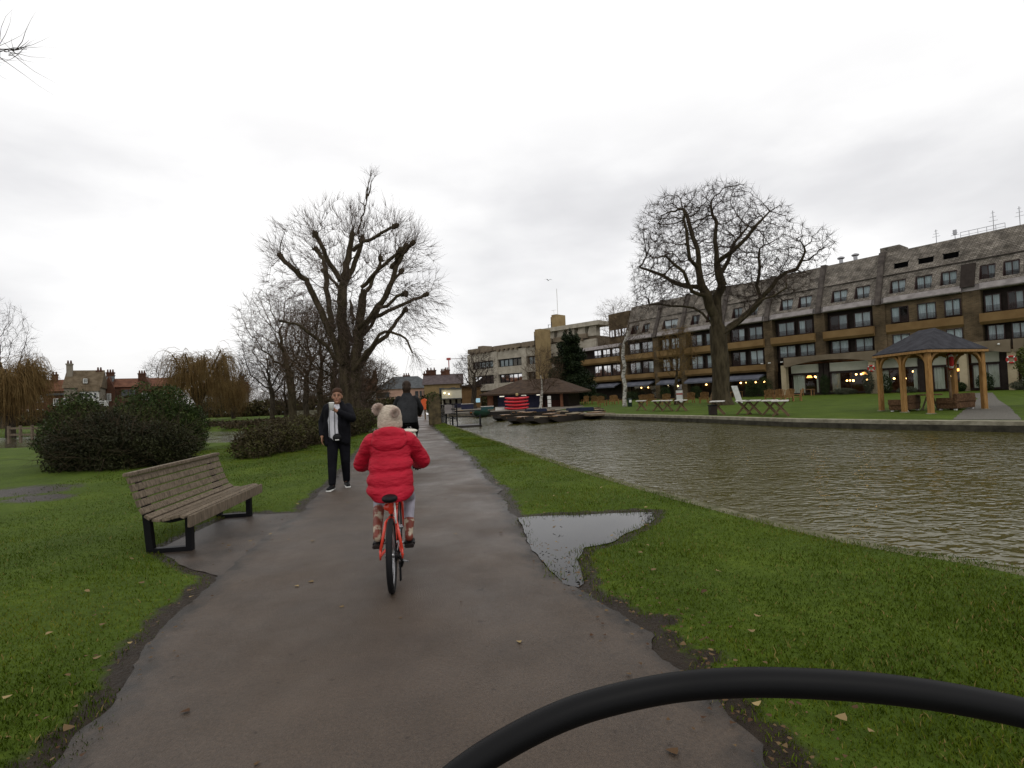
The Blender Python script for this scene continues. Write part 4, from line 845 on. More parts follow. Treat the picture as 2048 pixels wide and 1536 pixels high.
for s, h in ((2.5, 2.3), (.55, 2.1), (7.2, 1.7), (5.6, 1.2)):
    mb = MB(); mb.tube([(s, -3.4, zz-.1), (s, -3.4, zz+h)], .035, 6)
    for k in range(3): z = zz+h*(.55+.18*k); mb.tube([(s-.35+.1*k, -3.4, z), (s+.35-.1*k, -3.4, z)], .02, 5)
    if s == 5.6: mb.box(s-.15, s+.15, -3.5, -3.3, zz+.7, zz+1.2)
    mb.build('aerial_mast', M_steel, hotel)
# ground floor: arched concrete fascia, glazed restaurant, lamps inside
for a, b in ((-10, .9), (1.1, 11.9), (12.1, 22.4)):
    n = 18; poly = [(b, 4.85), (a, 4.85)]+[(a+(b-a)*k/n, 3.62+.62*math.sin(PI*min(max((k/n-.04)/.92, 0), 1))**.8) for k in range(n+1)]
    MB().prism(poly, .25, .75, lambda u, v, t: (u, t, v)).build('arched_fascia', M_fascia, hotel)
for s in (-9.8, .8, 4.4, 12.4, 22.3): MB().box(s, s+.62, -.1, .55, 0, 3.9).build('column', M_creamcol, hotel)
mb = MB(); mb.box(-10, 23.2, -7, -6.8, 0, 4.3); mb.box(-10, 23.2, -6.8, -1.3, -.02, .12); mb.box(-10, 23.2, -6.8, -.6, 4.0, 4.3); 
mb.build('restaurant_room', mat('dim_restaurant', (.05, .025, .015), .8, (.12, .07, .04), 1.2), hotel)
bpy.data.objects.remove(o, do_unlink=True)
mb = MB(); mb.box(-10, 49.4, -9, -.68, 4.3, 10.2); mb.box(49.4, 61, -9, -.68, 0, 9.4); mb.box(23.2, 49.4, -9, -1.6, 0, 4.3); mb.box(-10, -9.6, -9, -.5, 0, 4.3); mb.build('wall', M_panel, hotel)
mb = MB(); mb.box(-9.5, 23.2, -.78, -.62, 2.62, 2.8)
for s in (7.6, 8.2, 17.7, 18.3, -4, 1.6): mb.box(s, s+.5, -.85, -.45, 0, 3.9)
mb.box(-9.5, 23.2, -.8, -.6, .1, .25); mb.build('glazing_frame', M_panel, hotel)
for a, b in ((-9, -4.1), (-3.5, .7), (2.2, 4.3), (5.1, 7.5), (8.8, 12.3), (13.1, 17.6), (18.9, 22.2)): MB().box(a, b, -.76, -.66, 2.82, 3.85).build('upper_blind', M_cream, hotel)
def restaurant_window(a, b, cur):
    f = MB(); f.box(a, b, -.74, -.64, .25, .3); f.box(a, b, -.74, -.64, 2.56, 2.62); f.box(a, a+.06, -.74, -.64, .25, 2.62); f.box(b-.06, b, -.74, -.64, .25, 2.62); f.box((a+b)/2-.03, (a+b)/2+.03, -.74, -.64, .25, 2.62); f = f.build('restaurant_window', M_frame, hotel)
    MB().add([(a+.06, -.69, .25), (b-.06, -.69, .25), (b-.06, -.69, 2.62), (a+.06, -.69, 2.62)], [(0, 1, 2, 3)]).build('pane', M_glass, f)
    for c0, c1 in cur:
        n = max(6, int((c1-c0)*12)); vs = []
        for i in range(n+1): x = c0+(c1-c0)*i/n; y = -.95+.05*math.sin(i*2.1); vs += [(x, y, .15), (x, y, 2.62)]
        MB().add(vs, [(2*i, 2*i+2, 2*i+3, 2*i+1) for i in range(n)]).build('curtain', M_cream, f)
for a, b, cur in ((-9, -4.1, [(-9, -6.5)]), (-3.4, -.6, []), (-.5, .75, [(-.4, .7)]), (2.2, 4.3, [(2.25, 3.1), (3.2, 4.25)]), (5.1, 7.5, [(6.6, 7.45)]), (8.8, 12.3, [(8.85, 9.3), (11.6, 12.25)]), (13.1, 17.6, [(16.6, 17.55)]), (18.9, 22.2, [(20.7, 22.15), (18.95, 19.3)])): restaurant_window(a, b, cur)
lr = random.Random(3)
for a, b, n in ((5.2, 6.6, 4), (9.2, 11.6, 6), (13.3, 16.6, 9), (19.2, 20.7, 3)):
    for k in range(n):
        s = lr.uniform(a, b); z = lr.choice((1.55, 2.3, 2.35, 1.6, 2.2)); d = lr.uniform(-3.5, -1.6); mb = MB()
        if z > 2 and k % 3 == 0: mb.lathe([(.3, z-.12), (.34, z-.1), (.2, z+.16), (.05, z+.18)], (s, d, 0), 12); mb.build('pendant_lamp', M_glow, hotel)
        else: mb.ball((s, d, z), .105, 6); mb.build('wall_lamp', M_lamp, hotel)
for s in (26.2, 27.4, 28.9, 29.6, 33.3, 35.1, 40.2, 46, 47.5):
    MB().ball((s, -1.35, 1.95), .12, 6).build('wall_lamp', M_lamp, hotel)
# left wing ground floor: dark glazing under slate blue awnings
mb = MB()
for a, b in BAYS[4:]:
    n = max(2, int((b-a)/1.7))
    for k in range(n+1): x = a+(b-a)*k/n; mb.box(x-.06, x+.06, -.8, -.66, 0, 2.5)
    mb.box(a, b, -.82, -.64, 2.5, 3.3); mb.box(a, b, -.8, -.66, .0, .3)
mb.build('terrace_glazing_frame', M_panel, hotel)
for a, b in BAYS[4:]: MB().add([(a, -.7, .3), (b, -.7, .3), (b, -.7, 2.5), (a, -.7, 2.5)], [(0, 1, 2, 3)]).build('terrace_pane', M_glass, hotel)
for a, b in ((25.4, 30.2), (31.8, 37), (38.6, 42.1), (43.6, 49), (51, 55.6), (56, 60.4)):
    mb = MB(); mb.prism([(-.6, 2.98), (.2, 2.98), (1.5, 2.42), (1.5, 2.2), (1.42, 2.2), (1.42, 2.36), (-.6, 2.9)], a, b, lambda u, v, t: (t, u, v)); mb.build('awning', M_awn, hotel)
for s in (1.9, -.25): MB().ball((s, .82, 4.45), .1, 6).build('lamp', M_green_lamp if s < 0 else M_white, hotel)
for s in (22.6, 25.2, 24.2): MB().box(s-.12, s+.12, .75, .98, 4.3, 4.42).build('floodlight', M_white, hotel)
mb = MB(); mb.box(1.05, 2.15, -.9, -.6, .12, 2.62); mb.build('entrance_door', M_black, hotel)
mb = MB(); mb.box(1.35, 1.6, -.59, -.57, 1.35, 1.75); mb.build('door_notice', M_white, hotel)
def HL(s, o, z=0): u = Vector((-.586, .810, 0)); n = Vector((-.810, -.586, 0)); v = Vector((48.6, 48.8, 0))+u*s+n*o; v.z = z; return v
HROT = math.atan2(.810, -.586)
# dark plant room past the right gable
pr = empty('rooftop_plant_building', HL(-8, -4), HROT, 'dark grey plant tower behind the right gable of the hotel', 'building')
mb = MB(); mb.box(-3, 3.9, -5, 3.2, 0, 14.6); mb.build('wall', mat('dark_cladding', (.035, .04, .05), .6, (.06, .065, .075), 1), pr); mb = MB(); mb.box(-3.2, 4.1, -5.2, 3.4, 14.6, 15); mb.build('roof', M_fin, pr)

# ---------------------------------------------------------------- concrete building beyond the boathouse
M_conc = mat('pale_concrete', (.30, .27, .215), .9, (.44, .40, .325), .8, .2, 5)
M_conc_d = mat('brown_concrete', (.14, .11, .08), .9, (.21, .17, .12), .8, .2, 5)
M_towr = mat('tan_tower_brick', (.21, .15, .075), .9, (.29, .215, .11), .6, .2, 5)
gA = D(938, 780, 122); gB = D(1196, 780, 97); gA.z = gB.z = 0; gl = (gB-gA).length
univ = empty('concrete_building', gA, math.atan2(gB.y-gA.y, gB.x-gA.x), 'pale concrete building of ribbon windows with two brown brick towers above the boathouse', 'building')
# local x runs left to right, local -y faces the river
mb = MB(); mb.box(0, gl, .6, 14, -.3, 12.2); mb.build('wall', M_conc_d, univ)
mb = MB(); fl = [(-.3, 1.2), (3.0, 4.5), (6.4, 8.0), (9.7, 11.6)]
for z0, z1 in fl: mb.box(0, gl, 0, .6, z0, z1)
bayw = gl/4.2; xs = [k*bayw for k in range(5)]
for x in xs: mb.box(x, x+bayw*.16, -.12, .6, -.3, 11.4)
mb.build('concrete_frame', M_conc, univ)
mb = MB()
for k, x in enumerate(xs[:-1]): mb.box(x+bayw*.05, x+bayw*.98, -.3, 1.2, 11.75+.1*(k % 2), 12.75); [mb.box(x+bayw*(.2+.16*j), x+bayw*(.25+.16*j), -.7, .2, 11.45, 11.8) for j in range(5)]
mb.box(bayw*.3, bayw*.5, 1, 4, 12.7, 13.4); mb.build('parapet', M_conc_d, univ)
for x in xs[:-1]:
    for z0, z1 in ((4.5, 6.4), (8.0, 9.7), (1.2, 3.0)):
        a, b = x+bayw*.2, x+bayw*.97; f = MB(); t = .12
        for q0, q1, c, d in ((a, b, z0, z0+t), (a, b, z1-t*2, z1), (a, a+t, z0, z1), (b-t, b, z0, z1))+tuple((a+(b-a)*j/5-.06, a+(b-a)*j/5+.06, z0, z1) for j in range(1, 5)): f.box(q0, q1, .25, .42, c, d)
        f = f.build('window', M_black, univ); MB().add([(a, .36, z0), (b, .36, z0), (b, .36, z1), (a, .36, z1)], [(0, 1, 2, 3)]).build('pane', M_glass, f)
        c = MB(); c.box(a+.1, a+(b-a)*.55, .5, .55, z0, z1) if (int(x*3+z0) % 2) else c.box(a+(b-a)*.3, b-.1, .5, .55, z0+.4, z1); c.build('blind', M_net, f)
for px0, px1, top, yy_, nm in ((1069, 1096, 659, -2.2, 0), (1104, 1128, 630, 5, 1)):
    Yt = 103+yy_; a = D(px0, 740, Yt); b = D(px1, 740, Yt); zt = D((px0+px1)/2, top, Yt).z; inv = univ.matrix_world.inverted() if False else (Matrix.Translation(gA) @ Matrix.Rotation(math.atan2(gB.y-gA.y, gB.x-gA.x), 4, 'Z')).inverted()
    la, lb = inv @ Vector((a.x, a.y, 0)), inv @ Vector((b.x, b.y, 0)); x0, x1 = la.x, lb.x; y0 = min(la.y, lb.y); mb = MB()
    mb.box(x0+(x1-x0)*.27, x1, y0, y0+3, -.3, zt); mb.box(x0, x0+(x1-x0)*.27, y0+.3, y0+3, -.3, zt-.35); mb.build('tower', M_towr, univ)
    mb = MB(); mb.box(x0+.1, x0+(x1-x0)*.3, y0+.2, y0+.3, zt*.72, zt*.92); mb.build('tower_slot', M_dark, univ)
    if nm:
        mb = MB(); mb.tube([(x1-.8, y0+1.5, zt-.1), (x1-.8, y0+1.5, zt+5.6)], .06, 6); mb.tube([(x0+.4, y0+1, zt-.3), (x0+.4, y0+1, zt+1.2)], .03, 5); mb.tube([(x0-.2, y0+1, zt+1.1), (x0+1, y0+1, zt+1.1)], .03, 5); mb.build('aerial_mast', M_white, univ)
        mb = MB()
        for k in range(8): mb.tube([(x0-.7, y0+.3, zt*.62+k*.7), (x0-.1, y0+.3, zt*.62+k*.7)], .04, 4)
        mb.tube([(x0-.7, y0+.3, zt*.6), (x0-.7, y0+.3, zt*.9)], .05, 5); mb.build('ladder', M_black, univ)
mb = MB()
xr0 = gl*.66
for k in range(5): x = xr0+k*gl*.07; mb.prism([(x, 12.2), (x+gl*.06, 12.2), (x+gl*.06, 14.2), (x+gl*.02, 14.2)], .3, 1.6, lambda u, v, t: (u, t, v))
mb.box(xr0-.5, gl+1, -.3, 4, 14.1, 14.9); mb.build('sawtooth_roof', M_conc, univ)

# ---------------------------------------------------------------- boathouse
bh0 = D(958, 800, 64); bh1 = D(1155, 800, 60); bh0.z = bh1.z = -.1; bl = (bh1-bh0).length
boat = empty('boathouse', bh0, math.atan2(bh1.y-bh0.y, bh1.x-bh0.x), 'low boathouse with hipped brown roof and dark blue doors at the punt quay', 'building')
M_btile = mat('brown_roof_tiles', (.034, .022, .015), .85, (.065, .042, .028), 2, .5, 12)
zt = D(1040, 766, 62).z; e_ = 1.95
mb = MB(); mb.box(1.6, bl-1.2, .8, 7, -.1, e_+.05); mb.build('wall', M_panel, boat)
mb = MB(); a = [(0.2, -.4, e_), (bl+.2, -.4, e_-.15), (bl+.2, 8, e_), (.2, 8, e_)]; r0, r1 = bl*.34, bl*.72; zr = zt+.6
mb.add(a+[(r0, 3.8, zr), (r1, 3.8, zr)]+[(p[0], p[1], p[2]-.18) for p in a], [(0, 1, 5, 4), (1, 2, 5), (2, 3, 4, 5), (3, 0, 4), (0, 6, 7, 1), (1, 7, 8, 2), (2, 8, 9, 3), (3, 9, 6, 0), (6, 9, 8, 7)]); mb.build('roof', M_btile, boat)
M_navy = mat('navy_paint', (.022, .024, .05), .6, (.035, .036, .065), 2)
for k, (x0, x1) in enumerate(((2.2, 3.9), (4.0, 5.7), (5.8, 7.5))):
    dd = MB(); dd.box(x0, x1, .68, .8, -.08, 1.72); [dd.box(x0+.1+j*.4, x0+.13+j*.4, .66, .69, 0, 1.7) for j in range(4)]; dd.build('door', M_navy, boat)
mb = MB(); mb.box(.9, 1.6, .5, .9, -.1, e_); mb.box(7.7, 8.0, .3, .6, -.1, e_); mb.box(10.2, 10.5, .1, .4, -.1, e_); mb.build('brick_post', mat('red_brick_post', (.16, .07, .04), .9, (.22, .10, .06), 3), boat)
for x in (2.6, 5.4, 7.3): MB().box(x, x+.55, .3, .45, 1.55, 1.66).build('lamp', mat('white_lamp', (1, .95, .8), emit=.8), boat)
mb = MB(); mb.box(8.2, 10.0, .7, .78, -.08, .9); [mb.box(8.2+k*.2, 8.24+k*.2, .66, .7, 0, .95) for k in range(9)]; mb.build('low_fence', mat('dark_red_boards', (.05, .02, .016), .8), boat)

# ---------------------------------------------------------------- houses
def win(parent, s0, s1, z0, z1, y, bars=(2, 2), fm=None, d=-1, dark=True):
    f = MB(); t = .09
    for a, b, c, dd in ((s0, s1, z0, z0+t), (s0, s1, z1-t, z1), (s0, s0+t, z0+t, z1-t), (s1-t, s1, z0+t, z1-t)): f.box(a, b, y-.1, y+.02, c, dd)
    for k in range(1, bars[0]): x = s0+(s1-s0)*k/bars[0]; f.box(x-.035, x+.035, y-.08, y, z0+t, z1-t)
    for k in range(1, bars[1]): z = z0+(z1-z0)*k/bars[1]; f.box(s0+t, s1-t, y-.07, y+.005, z-.03, z+.03)
    f = f.build('window', fm or M_white, parent); MB().add([(s0+.05, y-.03, z0+.05), (s1-.05, y-.03, z0+.05), (s1-.05, y-.03, z1-.05), (s0+.05, y-.03, z1-.05)], [(0, 1, 2, 3)]).build('pane', M_darkglass, f); return f
M_darkglass = mat('dark_window_glass', (.03, .035, .04), .08)
def chimney(parent, x, y, z0, z1, w=.7, d=.7, m=None, pots=2):
    mb = MB(); mb.box(x-w/2, x+w/2, y-d/2, y+d/2, z0, z1-.25); mb.box(x-w/2-.08, x+w/2+.08, y-d/2-.08, y+d/2+.08, z1-.25, z1)
    c = mb.build('chimney', m or M_redbrick, parent); mb = MB()
    for k in range(pots): mb.lathe([(.13, z1), (.16, z1+.1), (.11, z1+.5), (.14, z1+.55)], (x+(k-(pots-1)/2)*w/pots, y, 0), 8)
    mb.build('chimney_pot', M_redbrick, c); return c
M_redbrick = brick_mat('red_brick', (.12, .048, .027), (.085, .036, .022), (.09, .06, .045), .35, .12, .4)
M_redtile = mat('red_clay_tiles', (.085, .036, .022), .9, (.15, .068, .04), 1.2, .5, 8)
M_browntile = mat('mottled_brown_tiles', (.075, .055, .033), .9, (.13, .10, .065), 1.2, .5, 8)
M_stucco = mat('grey_stucco', (.17, .15, .12), .9, (.23, .20, .16), 1)
M_slate = mat('grey_slate', (.055, .06, .063), .7, (.09, .096, .10), 1.5, .3, 10)
M_purple = mat('purple_brown_tiles', (.06, .045, .045), .8, (.10, .08, .08), 1.5, .3, 10)
def gable_roof(parent, x0, x1, y0, y1, ze, zr, m, over=.3, axis='x', name='roof', hip=0):
    mb = MB()
    if axis == 'x':
        ym = (y0+y1)/2; pts = [(x0-over, y0-over, ze), (x1+over, y0-over, ze), (x1+over, y1+over, ze), (x0-over, y1+over, ze), (x0-over+hip, ym, zr), (x1+over-hip, ym, zr)]
        fs = [(0, 1, 5, 4), (1, 2, 5), (2, 3, 4, 5), (3, 0, 4), (0, 3, 2, 1)]
    else:
        xm = (x0+x1)/2; pts = [(x0-over, y0-over, ze), (x1+over, y0-over, ze), (x1+over, y1+over, ze), (x0-over, y1+over, ze), (xm, y0-over+hip, zr), (xm, y1+over-hip, zr)]
        fs = [(0, 4, 5, 3), (1, 2, 5, 4), (0, 1, 4), (2, 3, 5), (0, 3, 2, 1)]
    mb.add(pts, fs); return mb.build(name, m, parent)
def house(name, pxl, pxr, Y, z0, label, depth=8, yaw=0):
    a = D(pxl, 800, Y); yaw = -math.atan2(D((pxl+pxr)/2, 800, Y).x, Y)*.8; r = ray(pxr, 800); k = r.x/r.y; c, s = math.cos(yaw), math.sin(yaw); t = (k*a.y-a.x)/(c-k*s)
    e = empty(name, (a.x, a.y, z0), yaw, label, 'house'); global HA, HY; HA, HY = a, (c, s); return e, t
def hx(px):          # local x on the house front for a column of the photograph
    r = ray(px, 800); k = r.x/r.y; return (k*HA.y-HA.x)/(HY[0]-k*HY[1])
def zpx(px, py, Y, z0): return D(px, py, Y).z-z0
# tall house with white bays at the left
Y = 88; z0 = -.3; e, W = house('tall_house', 128, 200, Y, z0, 'tall tile-hung house with slim chimney and white bay windows above the thicket')
H_e = zpx(160, 775, Y, z0); zr = zpx(160, 736, Y, z0)
mb = MB(); mb.box(0, W, 0, 9, 0, H_e); mb.build('wall', M_stucco, e); gable_roof(e, 0, W, 0, 9, H_e, zr, M_browntile, .25, 'x')
MB().prism([(0, H_e), (9, H_e), (4.5, zr-.25)], 0, .12, lambda u, v, t: (t, u, v)).build('gable', M_stucco, e)
MB().prism([(0, H_e), (9, H_e), (4.5, zr-.25)], W-.12, W, lambda u, v, t: (t, u, v)).build('gable', M_stucco, e)
chimney(e, .35, 3.2, 0, zpx(136, 724, Y, z0), .8, .9, M_stucco); chimney(e, W-.5, 4.5, zr-2.5, zpx(190, 735, Y, z0), .8, .9, M_redbrick)
d_ = MB(); d_.box(W*.5, W*.66, .6, 2.5, H_e+.7, H_e+1.7); dm = d_.build('dormer', M_browntile, e); win(e, W*.52, W*.64, H_e+.8, H_e+1.6, .55, (2, 1))
b1 = MB(); b1.box(W*.45, W*.98, -1, .02, H_e-2.6, H_e-.7); b1.build('bay', M_white, e); 
for k in range(4): win(e, W*(.47+.125*k), W*(.575+.125*k), H_e-2.0, H_e-.85, -1.02, (1, 2))
gable_roof(e, W*.43, W*1.0, -1.15, 0, H_e-.7, H_e+.35, M_browntile, .1, name='bay_roof')
b2 = MB(); b2.box(W*.3, W*.7, -1.4, .02, 0, H_e-2.9); b2.build('bay', M_white, e); win(e, W*.34, W*.5, H_e-5.4, H_e-3.4, -1.42, (2, 2)); win(e, W*.52, W*.68, H_e-5.4, H_e-3.4, -1.42, (2, 2))
b3 = MB(); b3.box(W*.78, W*1.18, -1.2, 3, 0, H_e-2.3); b3.build('bay', M_white, e); win(e, W*.82, W*.97, H_e-4.9, H_e-2.8, -1.22, (2, 2)); win(e, W*.99, W*1.15, H_e-4.9, H_e-2.8, -1.22, (2, 2))
wl = MB(); wl.box(-W*.46, .0, .4, 8, 0, H_e-1.15); wl.build('side_wing', M_redbrick, e); fr = MB(); fr.box(-W*.52, W*.12, .1, 8.3, H_e-1.15, H_e-.8); fr.build('flat_roof', M_slate, e)
win(e, -W*.3, -W*.16, H_e-2.9, H_e-1.7, .38, (2, 2)); win(e, -W*.07, W*.0+.35, H_e-2.9, H_e-1.7, -.02, (2, 2)) 
# long red brick range behind
Y = 97; e, W = house('brick_terrace', 196, 342, Y, z0, 'long red brick range with cross gable and tall chimneys behind the bushes')
H_e = zpx(270, 772, Y, z0); zr = zpx(270, 752, Y, z0); mb = MB(); mb.box(0, W, 0, 9, 0, H_e); mb.build('wall', M_redbrick, e); gable_roof(e, 0, W, 0, 9, H_e, zr, M_redtile)
mb = MB(); gx0, gx1 = W*.07, W*.24; mb.box(gx0, gx1, -1, 0, 0, H_e-.6); mb.prism([(gx0, H_e-.6), (gx1, H_e-.6), ((gx0+gx1)/2, zr+.1)], -1, 3.5, lambda u, v, t: (u, t, v)); mb.build('cross_gable', M_redbrick, e)
win(e, gx0+.7, gx1-.6, H_e-2.6, H_e-1.2, -1.02, (3, 1)); win(e, gx0+.8, gx0+1.7, H_e-5.4, H_e-3.9, -1.02, (2, 1))
mb = MB(); mb.box(gx0+W*.48, gx0+W*.68, -1, 0, 0, H_e-.6); mb.prism([(gx0+W*.48, H_e-.6), (gx0+W*.68, H_e-.6), (gx0+W*.58, zr+.1)], -1, 3.5, lambda u, v, t: (u, t, v)); mb.build('cross_gable', M_redbrick, e)
win(e, gx0+W*.53, gx0+W*.63, H_e-2.6, H_e-1.3, -1.02, (2, 1))
for u in (.36, .46): d_ = MB(); d_.box(W*u-.6, W*u+.6, -.3, 1.6, H_e-1.9, H_e-.3); d_.build('dormer', M_redtile, e); win(e, W*u-.5, W*u+.5, H_e-1.8, H_e-.5, -.32, (2, 2), M_slate)
win(e, W*.36, W*.46, H_e-4.9, H_e-3.4, -.02, (3, 1)); win(e, W*.86, W*.93, H_e-2.0, H_e-.8, -.02, (2, 2))
mb = MB(); mb.box(W*.45, W*.75, -4.2, -4.0, H_e-3.45, H_e-3.2); mb.box(W*.45, W*.75, -4, -1, 0, H_e-3.4); mb.build('lean_to', M_redbrick, e)
for px, py in ((216, 742), (281, 742)): chimney(e, hx(px), 3, H_e, zpx(px, py, Y, z0), 1.2, 1, M_redbrick, 3)
mb = MB(); mb.add([(W*.06, .5, zr-.6), (W*.2, .5, zr-.8), (W*.2, 3, zr+.6), (W*.1, 3, zr+.5)], [(0, 1, 2, 3)]); mb.build('skylight', M_slate, e)
# far left red range
Y = 105; e, W = house('brick_terrace', 40, 130, Y, z0, 'low red brick range left of the tall house behind the willow')
H_e = zpx(90, 782, Y, z0); zr = zpx(90, 756, Y, z0); mb = MB(); mb.box(-8, W, 0, 9, 0, H_e); mb.build('wall', M_redbrick, e); gable_roof(e, -8, W, 0, 9, H_e, zr, M_redtile)
for px, py in ((78, 748), (104, 744)): chimney(e, hx(px), 4, H_e, zpx(px, py, Y, z0), 1.0, .9, M_redbrick, 2)
for u in (.1, .35, .6, .82): win(e, W*u, W*u+1.1, H_e-2.2, H_e-.8, -.02, (2, 2)); win(e, W*u, W*u+1.1, H_e-5.2, H_e-3.6, -.02, (2, 2))
# tan house glimpsed through the round willow
Y = 108; e, W = house('tan_house', 400, 492, Y, z0, 'tan brick house glimpsed behind the round golden willow')
H_e = zpx(440, 785, Y, z0); zr = zpx(440, 762, Y, z0); mb = MB(); mb.box(0, W, 0, 9, 0, H_e); mb.build('wall', M_stucco, e); gable_roof(e, 0, W, 0, 9, H_e, zr, M_redtile); chimney(e, W*.9, 4, H_e, zr+1.2)
for u in (.12, .4, .7): win(e, W*u, W*u+1.2, H_e-2.3, H_e-.8, -.02); win(e, W*u, W*u+1.2, H_e-5.2, H_e-3.5, -.02)
# white cottage behind the fork tree
Y = 128; e, W = house('white_cottage', 672, 752, Y, -.2, 'white rendered cottage behind the small fork tree')
H_e = zpx(710, 783, Y, -.2); zr = zpx(710, 755, Y, -.2); mb = MB(); mb.box(0, W, 0, 8, 0, H_e); mb.build('wall', M_white, e); gable_roof(e, 0, W, 0, 8, H_e, zr, M_redtile); chimney(e, W*.55, 4, H_e, zr+2.4, 1.3, .9); chimney(e, W*.98, 4, H_e, zr+1.6, 1, .9)
for u in (.08, .3, .55, .78): win(e, W*u, W*u+1.1, H_e-4.6, H_e-3.1, -.02, (2, 2), M_slate); win(e, W*u, W*u+1.1, H_e-1.9, H_e-.7, -.02, (2, 2), M_slate)
# pink house
M_pink = mat('pink_render', (.40, .25, .19), .9, (.48, .31, .24), .6)
Y = 120; e, W = house('pink_house', 752, 870, Y, -.2, 'pale pink house with grey hipped roof at the end of the path')
H_e = zpx(830, 776, Y, -.2); zr = zpx(830, 755, Y, -.2)+.6; mb = MB(); mb.box(0, W, 0, 9, 0, H_e); mb.build('wall', M_pink, e); gable_roof(e, 0, W, 0, 9, H_e, zr, M_slate, .35, 'x', hip=4.2)
for px in (757, 763, 769, 776, 834, 842, 851):
    x = hx(px); ww = .75 if px != 842 else .5; win(e, x-ww/2, x+ww/2, H_e-2.0, H_e-.7, -.02, (2, 2), M_slate); win(e, x-ww/2, x+ww/2, H_e-4.6, H_e-3.2, -.02, (2, 2), M_slate)
x = hx(774); MB().box(x-.9, x+.9, -.06, .0, 0, 2.3).build('door', M_panel, e); chimney(e, hx(813), 5, H_e, zpx(813, 748, Y, -.2), 1.6, 1, M_redbrick, 3)
# tan house with purple roof and big stacks
Y = 112; e, W = house('stone_house', 868, 925, Y, -.2, 'tan house under a purple brown roof with big brick chimney stacks')
M_tan = mat('tan_stone', (.19, .135, .065), .9, (.25, .18, .09), .8); H_e = zpx(890, 768, Y, -.2); zr = zpx(890, 746, Y, -.2)
mb = MB(); mb.box(-2, W, 0, 9, 0, H_e); mb.build('wall', M_tan, e); gable_roof(e, -2, W, 0, 9, H_e, zr, M_purple, .4)
for px, py, w_ in ((862, 738, 2.2), (853, 745, 1.6), (887, 740, 1.0), (896, 737, 1.1)): chimney(e, hx(px), 4.5, H_e, zpx(px, py, Y, -.2), w_, 1, M_redbrick, 3)
for u in (.2, .6): win(e, W*u, W*u+1, H_e-2.2, H_e-.8, -.02, (2, 2), M_slate)
# low white riverside building with lights
Y = 84; e, W = house('riverside_pub', 884, 932, Y, -.15, 'low cream riverside building with string lights and dark veranda')
M_creamw = mat('cream_wall', (.52, .49, .38), .9, (.62, .58, .46), .8); H_e = zpx(905, 778, Y, -.15); mb = MB(); mb.box(0, W, 0, 7, 0, H_e); mb.build('wall', M_creamw, e); mb = MB(); mb.box(-.2, W+.2, -1.6, 7.2, H_e*.5, H_e*.54); mb.box(-.2, W+.2, -.2, 7.2, H_e, H_e+.15); mb.build('veranda_roof', M_slate, e)
for u in (.05, .3, .55, .8): mb = MB(); mb.box(W*u, W*u+.35, -.05, .01, .3, H_e*.48); mb.build('shutter', M_panel, e)
for u in (.12, .3): MB().ball((W*u, -.3, H_e*.85-u), .12, 6).build('lamp', mat('string_lamp', (1, .85, .5), emit=5), e)
MB().box(W*.35, W*.92, -1.3, -.9, 0, H_e*.26).build('counter', M_navy, e)
# wooden-walled kiosk at the foot of the crooked tree
Y = 76; e, W = house('brick_kiosk', 924, 962, Y, -.1, 'small tan brick kiosk beside the crooked tree with a bright sign'); e['category'] = 'kiosk'
mb = MB(); mb.box(0, W, 0, 4, 0, 3.2); mb.build('wall', mat('orange_tan_brick', (.14, .08, .035), .9, (.20, .12, .055), 1), e); MB().box(-.2, W+.2, -.4, 4.2, 3.2, 3.5).build('roof', M_btile, e)
mb = MB(); mb.box(W*.7, W*.95, -.1, -.02, .9, 1.5); mb.build('sign', mat('pale_blue_sign', (.35, .55, .65), emit=.5), e)
